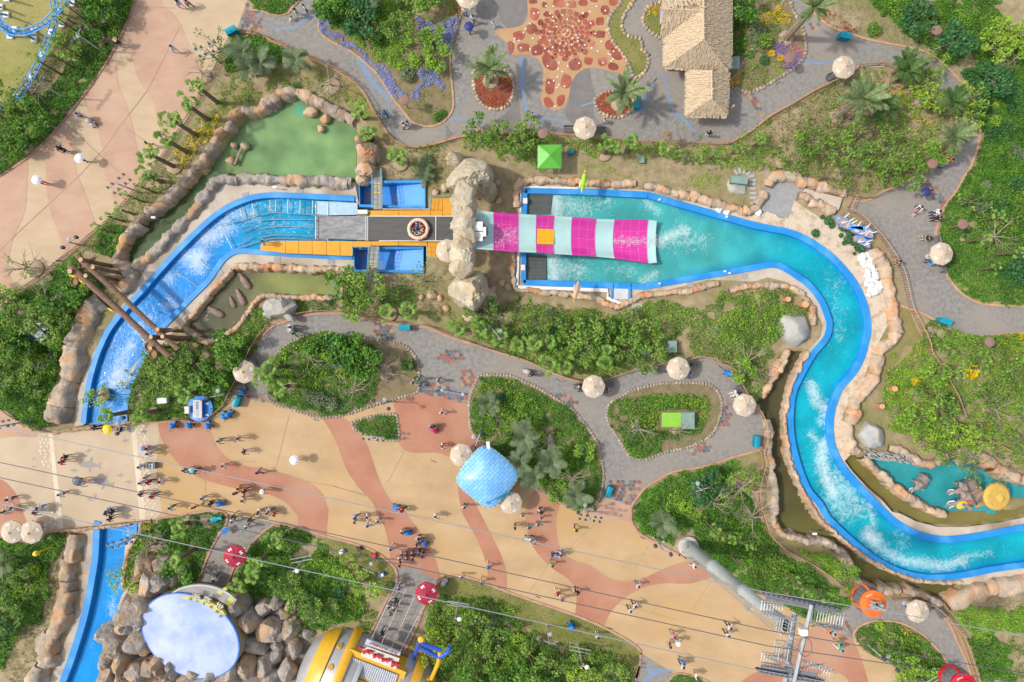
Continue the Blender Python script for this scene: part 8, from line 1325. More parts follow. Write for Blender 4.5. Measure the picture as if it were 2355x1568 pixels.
# ================================================================ LOG GATE
M_log=mat('log_bark',(.24,.145,.095),(.15,.088,.058),scale=3,rough=.95,bump=.06,bscale=8,detail=8);M_end=mat('log_end',(.52,.35,.21),(.42,.27,.16),scale=4,rough=.9);M_bask=mat('basket',(.36,.225,.11),(.25,.15,.07),scale=9,rough=.95);M_ban=plain('banana',(.74,.46,.03),.5)
lg=empty('log_gate',tuple(W(P('B1 1000,1100')[0])));l0=Vector((lg.location.x,lg.location.y,0))
def log(a,c,r0,r1=None,n=10):
 A,B=T(*a)-l0,T(*c)-l0;b=MB();r1=r1 or r0*.92;m_=[A.lerp(B,t)+Vector((rng.normal(0,.03),rng.normal(0,.03),rng.normal(0,.03)))*(0 if t in(0,1)else 1)for t in(0,.25,.5,.75,1)]
 for i in range(4):b.tube(m_[i],m_[i+1],r0+(r1-r0)*i/4,r0+(r1-r0)*(i+1)/4,n,0,False)
 d=(B-A).normalized();b.tube(A-d*.02,A+d*.01,r0,n=n,m=1);b.tube(B-d*.01,B+d*.02,r1,n=n,m=1);b.build('log',[M_log,M_end],lg)
log(('B1',715,775,4.3),('C1',1620,80,3.8),.30);log(('B1',640,850,4.3),('C1',1540,145,3.8),.34);log(('B1',735,800,4.9),('B1',1040,860,.1),.24);log(('B1',845,868,4.7),('B1',1110,925,.1),.22);log(('B1',635,905,4.9),('B1',900,960,.2),.26);log(('B1',780,945,4.7),('B1',1060,985,.1),.22);log(('B1',690,940,3.7),('B1',870,770,3.9),.2)
log(('B1',1435,1435,4.6),('B1',1670,1450,.1),.22);log(('B1',1480,1500,4.6),('B1',1740,1515,.1),.22);log(('B1',1375,1505,4.5),('B1',1640,1530,.1),.22);log(('C1',1370,75,4.4),('C1',1600,60,.1),.2);log(('B1',1370,1510,3.5),('B1',1620,1420,3.5),.16)
for s,r in(('B1 690,1000',.42),('B1 795,1050',.42),('C1 1370,60',.5),('C1 1405,130',.45)):q=T(s[:2],*[float(x)for x in s[3:].split(',')],2.9)-l0;b=MB();b.lathe([(r*.75,-.35),(r,0),(r*1.02,.25),(r*.9,.28),(r*.8,.1)],c=tuple(q),n=12);b.build('basket',M_bask,lg)
for s,a in(('B1 745,1000',-.6),('B1 670,950',-.2),('B1 1015,1260',-.45),('B1 1310,1530',-.6)):
 q=T(s[:2],*[float(x)for x in s[3:].split(',')],3.6)-l0;pts=[q+Vector((.6*math.cos(a)*t,.6*math.sin(a)*t,-.25*t*t))for t in np.linspace(-1,1,6)];b=MB()
 for i in range(5):b.tube(pts[i],pts[i+1],.14*(1-abs(i-2.5)/3.2),.14*(1-abs(i-1.5)/3.2),6)
 b.build('banana',M_ban,lg)
tag(lg,'high gate of two long brown logs spanning the blue channel','log gate')
for i,(s,r)in enumerate((('C4 1115,440',.33),('C4 1000,598',.3),('B4 155,1165',.3),('B4 310,1210',.4))):
 p=P(s)[0];w_=W(p);d=Vector((-.75,0,.75));o=empty('log_stump',(w_[0],w_[1],0));b=MB();b.lathe([(r*1.1,0),(r,.3),(r*.96,.95)],n=14);b.build('trunk',mat('stump_orange',(.50,.245,.105),(.38,.18,.08),scale=5,rough=.9),o);b=MB();b.lathe([(r*.95,.95),(r*.9,.99)],n=14);b.build('cut_face',mat('stump_face',(.62,.36,.19),(.52,.29,.15),scale=7,rough=.9),o);thing(o,'orange brown cut log stump','stump',p,'orange log stumps')
# ================================================================ ANIMALS, STATUES, PEOPLE (continuous skinned bodies)
def skinned(verts,edges,radii,sub_=1,name='body',smooth_=True):
 me=bpy.data.meshes.new(name);me.from_pydata([tuple(v)for v in verts],edges,[]);o=bpy.data.objects.new(name,me);m=o.modifiers.new('s','SKIN')
 for i,r in enumerate(radii):s=me.skin_vertices[0].data[i];s.radius=r if isinstance(r,tuple)else(r,r)
 me.skin_vertices[0].data[0].use_root=True;sb=o.modifiers.new('u','SUBSURF');sb.levels=sub_;sb.render_levels=sub_;out=bake(o);out.name=name;out.polygons.foreach_set('use_smooth',[smooth_]*len(out.polygons));return out
def person_mesh(pose):
 """one body surface, facing +X, 1.68 m tall. slots: 0 skin 1 shirt 2 trousers 3 shoes"""
 sit=pose in('sit',);hz=.46 if sit else .93;lean={'push':.10,'bend':.28}.get(pose,.02)
 V=[(0,0,hz),(lean*.3,0,hz+.18),(lean*.8,0,hz+.36),(lean,0,hz+.50),(lean+.01,0,hz+.56),(lean+.02,0,hz+.64),(lean+.025,0,hz+.72)];Rr=[(.16,.145),(.145,.125),(.19,.145),(.165,.13),.055,(.08,.095),(.075,.085)];E=[(0,1),(1,2),(2,3),(3,4),(4,5),(5,6)];hands=[]
 for s in(1,-1):
  st={'walk':.2*s,'stand':.02*s,'push':.16*s,'sit':0,'bend':.05*s,'hold':.12*s}[pose];k=len(V);Sx=lean
  if pose=='push' or pose=='bend':arm=[(Sx,.19*s,hz+.47),(Sx+.16,.21*s,hz+.26),(Sx+.40,.19*s,hz+.15)]
  elif pose=='hold' and s==1:arm=[(Sx,.19*s,hz+.47),(Sx+.1,.24*s,hz+.25),(Sx+.22,.14*s,hz+.45)]
  elif sit:arm=[(Sx,.19*s,hz+.47),(Sx+.04,.23*s,hz+.22),(Sx+.26,.16*s,hz+.14)]
  else:arm=[(Sx,.19*s,hz+.47),(Sx-st*.5,.24*s,hz+.21),(Sx-st*1.1+.06,.25*s,hz-.03)]
  V+=arm;Rr+=[.062,.046,.034];E+=[(3,k),(k,k+1),(k+1,k+2)];d=(Vector(arm[2])-Vector(arm[1])).normalized();hands.append((Vector(arm[2]),d,s));k=len(V)
  if sit:leg=[(.05,.1*s,hz-.01),(.43,.12*s,hz+.02),(.46,.12*s,.09),(.60,.13*s,.04)]
  else:leg=[(0,.1*s,hz-.08),(st*.55+.03,.1*s,.49),(st*1.0-.02-(.08 if st<-.1 else 0),.1*s,.09+(.06 if st<-.1 else 0)),(st*1.0+.14-(.06 if st<-.1 else 0),.11*s,.04)]
  V+=leg;Rr+=[.085,.062,.045,.045];E+=[(0,k),(k,k+1),(k+1,k+2),(k+2,k+3)]
 me=skinned(V,E,Rr,1);
 for m in range(4):me.materials.append(None)
 b=bmesh.new();b.from_mesh(me)
 def cone(a,c,r0,r1,n=5):
  a,c=Vector(a),Vector(c);q=(c-a).to_track_quat('Z','Y').to_matrix();r_=[]
  for(p,r)in((a,r0),(c,r1)):r_.append([b.verts.new(p+q@Vector((r*math.cos(2*math.pi*i/n),r*math.sin(2*math.pi*i/n),0)))for i in range(n)])
  for i in range(n):b.faces.new((r_[0][i],r_[0][(i+1)%n],r_[1][(i+1)%n],r_[1][i]))
  b.faces.new(r_[1])
 for(h_,d,s)in hands:
  sd_=d.cross(Vector((0,0,1)));sd_=sd_.normalized()if sd_.length>.05 else Vector((1,0,0));cone(h_-d*.01,h_+d*.085,.033,.036);pl_=h_+d*.07
  for i,L in enumerate((.062,.074,.07,.052)):p0=pl_+sd_*(-.027+.018*i);p1=p0+d*L*.6;cone(p0,p1,.0095,.0085);cone(p1,p1+(d*.8+Vector((.25,-.3*s,-.1))).normalized()*L*.45,.0085,.006)
  cone(h_+d*.025-sd_*.028,h_+d*.065-sd_*.062,.011,.008)
 hx=lean+.02;cone((hx+.085,0,hz+.665),(hx+.118,0,hz+.655),.016,.009)
 for s in(1,-1):cone((hx,.082*s,hz+.675),(hx-.015,.10*s,hz+.675),.024,.016)
 b.to_mesh(me);b.free();mi=[]
 for p in me.polygons:
  c=p.center;z=c.z;arm=abs(c.y)>.165 and(z>(hz-.2 if not sit else .5));lower=z<hz+.02 or(sit and c.x>.12 and z<hz+.11 and not arm)
  if arm:mi.append(1 if z>hz+.24 else 0)
  elif z>hz+.52:mi.append(0)
  elif z<.075:mi.append(3)
  elif lower:mi.append(2)
  else:mi.append(1)
 me.polygons.foreach_set('material_index',mi);return me,hz,lean
POSE={p:person_mesh(p)for p in('walk','stand','push','sit','bend','hold')}
def hairmesh(long_):
 b=MB();b.lathe([(.098,-.04),(.108,.02),(.10,.075),(.06,.115),(.01,.125)],c=(-.012,0,0),n=10,sx=1.05,sy=.95)
 if long_:b.box((-.075,0,-.12),(.07,.17,.2),top=1.1)
 b.sm=True;return b
HAIR=[hairmesh(False),hairmesh(True)];M_hair=plain('hair_black',(.022,.018,.016),.5);HAIRM=[h.mesh('hair',M_hair)for h in HAIR]
hb=MB();hb.lathe([(.22,-.01),(.21,.02),(.11,.04),(.10,.12),(.02,.14)],n=14);M_straw=plain('hat_straw',(.60,.45,.26),.9);HATM={'straw':hb.mesh('hat',M_straw),'white':hb.mesh('hat',M_white)}
eyb=MB();
for s in(1,-1):eyb.box((.098,.034*s,0),(.014,.022,.012))
EYEM=eyb.mesh('eyes',M_hair)
CLR=dict(white=(.66,.66,.66),black=(.025,.025,.028),red=(.50,.03,.045),blue=(.02,.25,.60),navy=(.03,.045,.13),grey=(.27,.28,.30),lavender=(.42,.40,.58),pink=(.62,.25,.34),teal=(.03,.42,.45),green=(.10,.42,.14),lime=(.35,.60,.06),yellow=(.72,.48,.02),orange=(.72,.20,.05),brown=(.20,.12,.07),tan=(.48,.33,.20),purple=(.22,.10,.28),lightblue=(.36,.50,.66),cream=(.62,.55,.42),maroon=(.22,.03,.04),denim=(.10,.17,.30),skin=(.50,.31,.21))
CM={k:mat('cloth_'+k,c,tuple(x*.85 for x in c),scale=8,rough=.85)for k,c in CLR.items()if k!='skin'};SKM=mat('skin',(.52,.32,.22),(.46,.28,.19),scale=6,rough=.55)
def person(t,u,v,shirt,pants='black',pose='walk',face=0,k=1.0,hat=None,desc=None,z=.03):
 me,hz,lean=POSE[pose];p=conv(t,u,v);w_=W(p,.85*k+z);o=link('person',me,None,(w_[0],w_[1],z),R(face),(k*1.12,k*1.26,k*1.02))
 for i,m in enumerate((SKM,CM[shirt],CM[pants],CM['white' if rng.random()<.4 else 'grey'])):o.material_slots[i].link='OBJECT';o.material_slots[i].material=m
 hh=link('hair',HAIRM[int(rng.random()<.5)],o,(lean+.022,0,hz+.70));link('eyes',EYEM,o,(lean+.022,0,hz+.685))
 if hat:link('hat',HATM[hat],o,(lean+.022,0,hz+.76))
 who='child' if k<.8 else 'person';act={'walk':'walking','stand':'standing','push':'pushing','sit':'sitting','bend':'bending','hold':'holding umbrella'}[pose]
 return thing(o,desc or f'{who} {act} in {shirt} top'.replace('lightblue','pale blue'),'person',p,'visitors on the paths')
PPL='''A1|1640,40,lavender,white,walk,150|1715,30,pink,black,walk,150|1085,390,black,navy,stand,0,1,straw|1590,450,white,white,walk,150|730,1050,lavender,black,push,-45|565,1360,black,black,walk,140|600,1385,black,white,walk,140,.7|745,1455,black,black,hold,120|1455,1235,denim,grey,walk,60|1360,1320,yellow,navy,walk,60
B1|385,95,white,red,hold,150
A2|450,75,white,black,stand,200|370,115,lime,lavender,walk,190|325,160,lime,white,sit,190,.65|1905,110,white,denim,stand,90,1.1|1980,175,white,navy,walk,250|2165,220,white,white,walk,250,.7|1945,262,teal,navy,hold,60|1180,1035,blue,navy,walk,100|1135,1055,white,white,walk,100,.65|1352,1142,white,black,walk,200|1388,1130,grey,white,walk,200
A3|180,1045,lightblue,navy,stand,0,.75|842,1100,white,pink,walk,180,.8|1790,1222,black,white,stand,70
A4|1655,1468,red,denim,push,200
B4|1455,185,cream,denim,hold,90|1385,310,white,navy,bend,230|1350,370,red,white,sit,240,.6|1560,362,white,navy,sit,190|1565,415,black,black,sit,190|1468,598,black,tan,sit,180|1508,828,blue,navy,sit,150|1170,820,brown,tan,stand,190
B2|75,642,lavender,white,stand,0|1048,892,purple,white,walk,45|340,1415,white,black,push,190|355,1475,green,green,walk,40
C1|850,800,black,black,sit,0|975,820,yellow,black,hold,0|1090,815,black,white,sit,0|615,1062,black,tan,walk,180|587,1105,red,tan,walk,180|752,1275,black,yellow,hold,0|762,1305,white,pink,walk,0|575,1400,white,black,walk,180|105,1445,white,black,walk,180|85,1545,white,tan,walk,0|150,1515,white,cream,walk,0|380,1520,white,blue,walk,0|352,1542,purple,white,walk,0|1375,985,pink,lightblue,push,180|1375,1030,white,grey,walk,180|1285,1150,white,blue,push,0|1345,1245,lavender,tan,walk,0|1305,1295,white,lavender,walk,180|1368,1290,red,black,walk,180|1482,1285,white,white,walk,180|1300,1395,black,tan,stand,0|1402,1415,red,black,stand,0|2010,915,lightblue,navy,walk,0|2190,890,pink,white,walk,0|2235,1012,black,lightblue,walk,0|2055,1140,white,tan,walk,180|1695,1180,grey,tan,walk,0|1745,1190,teal,tan,hold,0|1785,1190,navy,black,walk,0|2190,1345,yellow,denim,stand,0|2242,1372,maroon,maroon,stand,180|2155,1395,black,tan,stand,90|2230,1420,orange,white,stand,0,.75|2228,1455,white,tan,stand,0|1860,1435,lightblue,tan,walk,0|1860,1485,yellow,white,stand,0,.7|1930,1485,black,black,stand,0|1570,1520,lightblue,navy,walk,0|1775,1525,red,red,stand,90,.8|1000,1550,lightblue,blue,stand,0|1040,1560,black,blue,stand,180
C2|1495,350,teal,tan,walk,270|1440,385,lavender,white,walk,270|1495,415,blue,white,sit,0|1670,370,lightblue,black,walk,60|1645,462,teal,tan,stand,270,.65|1700,660,white,white,walk,90|1590,785,grey,white,push,0|1635,770,green,white,stand,270,.7|1700,962,white,black,walk,0|350,1090,white,cream,hold,180|30,1205,purple,black,walk,90|75,1368,grey,white,walk,0,1,white|1905,1515,white,black,stand,90|1345,1545,red,black,push,180|40,1555,white,tan,walk,0|130,1550,white,denim,walk,0
C3|185,320,black,brown,push,150|625,425,lightblue,black,sit,270|618,410,black,black,sit,270|860,440,pink,black,sit,270|1628,230,black,white,sit,270|1622,298,white,denim,sit,270|2050,478,white,white,sit,210|2062,512,white,tan,sit,210|252,1558,white,navy,walk,30
D1|60,8,white,black,walk,0|345,12,purple,white,walk,0|990,20,blue,navy,stand,0|1020,70,black,tan,stand,0|2140,50,brown,tan,walk,240|2140,92,white,black,walk,240|2290,80,brown,brown,walk,240|2265,145,white,navy,walk,240|1975,620,white,black,walk,240
D2|40,18,white,tan,walk,180|122,18,white,denim,walk,180|172,35,red,red,stand,0,.8|915,60,blue,navy,walk,180|905,102,red,tan,walk,180,.75|1020,55,white,tan,walk,0|1122,92,white,denim,stand,90|1027,135,lightblue,tan,walk,90|1640,48,white,white,walk,0|1328,192,tan,tan,push,0|1485,242,white,black,stand,290|1492,268,black,black,push,320|1460,330,purple,black,stand,0|1235,345,lightblue,white,walk,60|1330,392,pink,white,stand,0|1320,435,white,white,stand,60|1385,370,black,tan,stand,270|1425,388,red,black,stand,0|1380,435,grey,black,stand,40|1432,428,black,black,stand,0|1490,380,navy,black,stand,180|1520,402,black,black,stand,0|1312,487,red,red,stand,0|2120,512,blue,white,walk,90|1880,597,white,cream,stand,90|2060,650,white,tan,walk,70|1308,708,lavender,blue,push,60|1342,648,orange,orange,stand,60,.7|1278,808,navy,tan,walk,60|1220,868,white,black,stand,60|1270,882,white,black,stand,60|1230,942,green,green,stand,60,.75|1155,1110,navy,black,walk,240
D3|257,18,black,tan,walk,90|265,65,pink,white,walk,90,.8|95,45,white,grey,stand,90,.8|25,145,black,black,stand,0|155,150,teal,cream,stand,90|235,125,lightblue,grey,stand,90|160,270,white,tan,push,0|212,288,lightblue,navy,stand,180|580,172,yellow,black,walk,250|450,395,lavender,denim,push,180|365,492,lime,grey,walk,90|415,752,red,cream,walk,110|455,802,pink,white,walk,110|590,745,black,black,walk,90|1147,680,white,denim,walk,120|1117,860,white,black,walk,120|1075,905,white,black,walk,120|1652,502,white,lightblue,walk,0|1978,1055,white,black,walk,120|1960,1128,white,black,walk,120|1465,1130,pink,grey,walk,300|1500,1190,white,tan,walk,300,1,white|1437,1225,black,tan,walk,180|1555,1378,blue,denim,walk,120|1552,1410,white,black,walk,120|1670,1500,white,tan,stand,0|780,1142,white,white,stand,90
D4|540,1095,orange,tan,walk,150|585,1110,lightblue,white,walk,150|635,1202,green,tan,walk,150|652,1258,teal,white,walk,150|1283,850,lightblue,navy,sit,290'''
for ln in PPL.split('\n'):
 a=ln.split('|');t=a[0]
 for s in a[1:]:
  q=s.split(',');person(t,float(q[0]),float(q[1]),q[2],q[3],q[4],float(q[5]),float(q[6])if len(q)>6 else rng.uniform(.95,1.05),q[7]if len(q)>7 else None,z=1.05 if(t=='B2' and float(q[1])<700)else(.55 if(t=='B2' and float(q[1])<900)else .04))
def umbrella(t,u,v,m,d,z=2.0,r=.52):
 w_=W(conv(t,u,v),z);o=empty('umbrella',(w_[0],w_[1],0));b=MB();b.v=[(0,0,z+.12)]+[(r*(1 if i%2==0 else .93)*math.cos(i*math.pi/8),r*(1 if i%2==0 else .93)*math.sin(i*math.pi/8),z-.1)for i in range(16)]+[(r*.55*math.cos(i*math.pi/8),r*.55*math.sin(i*math.pi/8),z+.06)for i in range(16)]
 for i in range(16):j=(i+1)%16;b.face((0,17+i,17+j));b.face((17+i,1+i,1+j,17+j))
 b.build('canopy',m,o);b=MB();b.tube((0,0,z-.85),(0,0,z+.2),.012,n=5);b.build('shaft',M_dark,o);tag(o,d,'umbrella','hand held umbrellas')
M_um=plain('umbrella_white',(.72,.69,.72),.6);M_un=plain('umbrella_navy',(.03,.045,.17),.5);M_uy=plain('umbrella_yellow',(.80,.56,.02),.5);M_ug=plain('umbrella_grey',(.12,.13,.16),.5)
for t,u,v,m,d in(('A1',715,1440,M_um,'white umbrella near the left hedge of the promenade'),('B1',325,68,M_um,'white umbrella on the middle of the promenade'),('A2',1940,237,M_un,'navy umbrella left of the star plaza'),('B4',1448,180,M_un,'navy umbrella on the wide right path'),('C1',972,818,M_uy,'bright yellow umbrella at the bridge handrail'),('C1',695,1288,M_ug,'dark grey umbrella beside a shark print'),('C2',346,1098,M_um,'pinkish white umbrella alone on the plaza'),('C1',1745,1190,plain('umbrella_teal',(.16,.45,.45)),'teal umbrella on the red curved band')):umbrella(t,u,v,m,d,1.95,.54 if 'teal' not in d else .35)
M_stb=plain('stroller_blue',(.015,.20,.58),.45);M_wheel=plain('wheel_dark',(.03,.03,.03),.7)
def stroller_proto(m,m2):
 o=empty('stroller');b=MB();b.box((0,0,.42),(.62,.44,.2),top=1.08);b.box((-.26,0,.62),(.14,.44,.5),top=.9);b.build('seat',m,o);b=MB();b.lathe([(.30,0),(.27,.12),(.15,.22),(.02,.25)],c=(-.1,0,.85),n=12,sx=1.1,sy=.85);b.build('hood',m2,o);b=MB();b.tube((-.3,.22,.5),(-.62,.22,1.0),.016,n=4);b.tube((-.3,-.22,.5),(-.62,-.22,1.0),.016,n=4);b.tube((-.62,.22,1.0),(-.62,-.22,1.0),.018,n=4);b.build('handle',M_dark,o)
 wm_=MB();wm_.lathe([(.13,-.025),(.13,.025)],n=12);wm_=wm_.mesh('wheel',M_wheel)
 for x in(-.3,.32):
  for y in(-.24,.24):q=link('wheel',wm_,o,(x,y,.13));q.rotation_euler=(R(90),0,0)
 b=MB();b.box((.34,0,.38),(.16,.4,.08));b.build('footrest',m,o);return o
STP={'blue':stroller_proto(M_stb,M_stb),'red':stroller_proto(plain('stroller_red',(.60,.03,.12)),plain('stroller_red',(.60,.03,.12))),'grey':stroller_proto(M_grey,plain('hood_grey',(.42,.42,.43))),'navy':stroller_proto(CM['navy'],CM['denim'])};used={}
for c,t,u,v,rz in(('blue','C1',1575,775,95),('blue','C1',1720,770,130),('blue','C1',1895,775,120),('blue','C1',2040,690,130),('blue','C1',2085,675,60),('blue','C1',2200,470,170),('blue','C1',1318,990,180),('blue','C1',2010,1495,0),('blue','C2',1275,1528,170),('blue','D2',1380,208,340),('blue','D2',1533,303,320),('blue','C3',1970,305,160),('blue','D3',540,1060,130),('red','C2',1622,822,320),('grey','A1',825,1115,-45),('navy','D3',395,412,190),('grey','A4',1608,1492,200),('grey','D3',150,262,0),('grey','C3',135,288,170),('grey','D2',1715,660,50),('grey','B2',318,1440,190)):
 o=STP[c]if c not in used else copytree(STP[c]);used[c]=1;w_=W(conv(t,u,v),.6);o.location=(w_[0],w_[1],.04);o.rotation_euler=(0,0,R(rz));thing(o,f'{c} stroller','stroller',conv(t,u,v),'strollers')
wg=empty('wagon',tuple(W(conv('C1',1370,1147),.5))[:2]+(.04,));b=MB();b.box((0,0,.45),(1.1,.6,.4),top=1.05);b.build('body',plain('wagon_grey',(.16,.17,.18)),wg);b=MB()
for x in(-.3,0,.3):b.box((x,0,.68),(.22,.5,.05))
b.build('bench_rows',M_grey,wg);wl=MB();wl.lathe([(.15,-.03),(.15,.03)],n=12);wl=wl.mesh('wheel',M_wheel)
for x in(-.4,.4):
 for y in(-.3,.3):q=link('wheel',wl,wg,(x,y,.15));q.rotation_euler=(R(90),0,0)
tag(wg,'dark grey pull wagon pushed across the plaza','wagon')
rf=empty('raft',(0,0,0));w_=T('B2',1480,520,2.0);rf.location=(w_.x,w_.y,1.62);b=MB();n1,n2=28,10
for i in range(n1):
 a=2*math.pi*i/n1
 for j in range(n2):c=2*math.pi*j/n2;r=.98+.2*math.cos(c);b.v.append((r*math.cos(a),r*math.sin(a),.42+.2*math.sin(c)))
for i in range(n1):
 for j in range(n2):b.face((i*n2+j,((i+1)%n1)*n2+j,((i+1)%n1)*n2+(j+1)%n2,i*n2+(j+1)%n2))
b.sm=True;b.build('cream_ring',plain('raft_cream',(.66,.50,.36),.5),rf);b=MB()
for i in range(n1):
 a=2*math.pi*i/n1
 for j in range(n2):c=2*math.pi*j/n2;r=1.02+.21*math.cos(c);b.v.append((r*math.cos(a),r*math.sin(a),.2+.2*math.sin(c)))
for i in range(n1):
 for j in range(n2):b.face((i*n2+j,((i+1)%n1)*n2+j,((i+1)%n1)*n2+(j+1)%n2,i*n2+(j+1)%n2),1 if i%4==0 else 0)
b.sm=True;b.build('red_ring',[plain('raft_red',(.36,.03,.05),.4),M_white],rf);b=MB();b.lathe([(.85,.1),(.8,.16)],n=20);b.build('floor',plain('raft_floor',(.45,.04,.06)),rf);tag(rf,'round red and cream raft with riders on the conveyor','raft')
for i,(du,dv,s_,p_)in enumerate(((-5,-55,'lightblue','denim'),(38,-18,'yellow','yellow'),(30,35,'cream','cream'),(-18,45,'white','white'),(-52,10,'grey','grey'),(-20,-10,'blue','blue'))):
 a=math.atan2(dv,-du);person('B2',1480+du,520+dv,s_,p_,'sit',math.degrees(a),.8,z=1.55,desc=f'raft rider in {s_} clothes'.replace('lightblue','pale blue'))
M_hip=mat('hippo_brown',(.30,.215,.165),(.20,.14,.115),scale=2,rough=.8,bump=.05,bscale=4,detail=7)
HIP=skinned([(0,0,0),(.55,0,.05),(1.0,0,.0),(1.3,0,-.02),(1.62,0,-.05),(-.6,0,-.05),(-.95,0,-.15)],[(0,1),(1,2),(2,3),(3,4),(0,5),(5,6)],[(.50,.46),(.47,.43),(.33,.30),(.25,.24),(.31,.22),(.45,.42),(.25,.25)],2,'hippo');HIP.materials.append(M_hip)
for i,(u,v,rz,k)in enumerate(((2230,1010,2.2,.85),(2190,1160,2.05,.8),(2110,1200,2.0,.55),(1970,1285,2.6,.85))):
 w_=W(conv('B1',u,v));o=link('hippo',HIP,None,(w_[0],w_[1],-.45),rz,k)
 for s in(1,-1):b=MB();b.lathe([(.07,0),(.09,.08),(.02,.14)],c=(1.12,.24*s,.24),n=7);b.build('ear',M_hip,o)
 for s in(1,-1):b=MB();b.lathe([(.06,0),(.05,.05),(.01,.07)],c=(1.66,.14*s,.14),n=6);b.build('nostril',M_hip,o)
 tag(o,('uppermost brown hippo statue in the pond','brown hippo statue in the middle of the pond','smallest hippo statue beside the green shrub','lowest brown hippo statue near the pond spray')[i],'hippo statue','hippo statues')
M_ele=mat('elephant_grey',(.30,.24,.21),(.22,.175,.155),scale=2,rough=.85,bump=.05,bscale=4,detail=7)
def elephant(t,u,v,rz,k,label,howdah=False,z=-.45):
 Vv=[(0,0,1.5),(.7,0,1.62),(1.15,0,1.75),(1.55,0,1.85),(1.85,0,1.55),(2.1,.05,1.1),(2.35,.1,.8),(2.6,.15,.95),(-.75,0,1.45),(-1.05,0,1.2),(-1.15,0,.7)];E=[(0,1),(1,2),(2,3),(3,4),(4,5),(5,6),(6,7),(0,8),(8,9),(9,10)];Rr=[(.72,.62),(.66,.58),(.40,.38),(.42,.38),(.24,.22),(.16,.15),(.12,.12),(.08,.08),(.62,.56),(.2,.2),(.05,.05)]
 for x,y,par in((.75,.42,1),(.75,-.42,1),(-.75,.42,8),(-.75,-.42,8)):n=len(Vv);Vv+=[(x,y,.95),(x+.04,y,.45),(x,y,.0)];Rr+=[.27,.22,.23];E+=[(par,n),(n,n+1),(n+1,n+2)]
 me=skinned(Vv,E,Rr,2,'elephant');me.materials.append(M_ele);p=conv(t,u,v);w_=W(p,1.3*k);o=link('elephant',me,None,(w_[0],w_[1],z),rz,k)
 for s in(1,-1):
  b=MB();n=10;c=Vector((1.35,.36*s,1.95));ed=[c+Vector((-.35-.1*math.sin(i),s*(.15+.55*math.sin(math.pi*i/n)),.25-.95*i/n))for i in range(n+1)];b.v=[tuple(c),tuple(c+Vector((0,0,-.5)))]+[tuple(e)for e in ed]+[tuple(e+Vector((.05,0,.0)))for e in ed]
  for i in range(n):b.face((0 if i<n/2 else 1,2+i,3+i));b.face((0 if i<n/2 else 1,n+4+i,n+3+i));b.face((2+i,n+3+i,n+4+i,3+i))
  b.build('ear',M_ele,o);b=MB();b.path([(1.8,.2*s,1.35),(2.15,.26*s,1.15),(2.45,.25*s,1.25)],.06,6);b.build('tusk',M_white,o)
 if howdah:
  b=MB();b.ribbon([(-.6+.13*i,0)for i in range(11)],[(-.75,1.35),(-.6,1.85),(0,2.18),(.6,1.85),(.75,1.35)]);b.build('saddle_cloth',mat('saddle_brown',(.30,.17,.13),(.36,.25,.17),scale=3,rough=.9),o)
  for s in(1,-1):
   b=MB()
   for i in range(6):b.tube((-.5+i*.2,.55*s,2.0),(-.5+i*.2,.7*s,2.4),.03,n=4)
   b.tube((-.55,.7*s,2.4),(.55,.7*s,2.4),.045,n=5);b.tube((-.55,.62*s,2.2),(.55,.62*s,2.2),.035,n=5);b.build('howdah_rail',M_kerb,o)
  b=MB();b.lathe([(.28,0),(.24,.05),(.02,.08)],c=(.15,.78,1.75),n=14,sx=1.3);b.build('shield',M_ban,o);b=MB();b.lathe([(.42,0),(.3,.06),(.02,.1)],c=(1.75,0,2.22),n=14,sx=1.3,sy=.8);b.build('headpiece',M_ban,o);b=MB();b.lathe([(.15,0),(.13,.1),(.02,.16)],c=(1.65,0,2.32),n=12);b.build('headpiece_jewel',plain('jewel_blue',(.03,.16,.50)),o);b=MB();b.box((1.2,0,2.2),(.6,.28,.08),tilt=-.2);b.build('neck_cloth',plain('cloth_scarlet',(.50,.08,.05)),o)
 return tag(o,label,'elephant statue','elephant statues')
elephant('C4',1430,1290,R(222),.72,'smaller grey elephant statue wading in the turquoise pool');elephant('C4',1890,1420,R(205),1.15,'larger elephant statue with ornate saddle and headpiece',True);
o=elephant('C4',1850,1340,R(200),.9,'plain dark elephant statue behind the saddled one')
sp=empty('straw_parasol',tuple(T('C4',2100,1435,2.6))[:2]+(0,));M_spt=mat('straw_yellow',(.60,.385,.085),(.48,.30,.065),scale=5,rough=.9,bump=.04,bscale=9);b=MB();b.lathe([(1.46,2.3),(1.4,2.42),(1.05,2.66),(1.0,2.62),(.6,2.95),(.55,2.9),(.25,3.15),(.02,3.3)],n=28);b.sm=True;b.build('canopy',M_spt,sp);b=MB();b.tube((0,0,-.4),(0,0,2.9),.07,n=7);b.build('pole',M_log,sp);sb_=MB()
for i in range(120):a=rng.uniform(0,6.28);r=rng.uniform(1.2,1.44);sb_.tube((r*math.cos(a),r*math.sin(a),2.44),((r+.2)*math.cos(a+.02),(r+.2)*math.sin(a+.02),2.24),.02,.008,3)
o=sb_.build('straw_fringe',M_spt,sp);o['kind']='stuff';tag(sp,'round golden straw parasol at the end of the elephant pool','straw parasol')
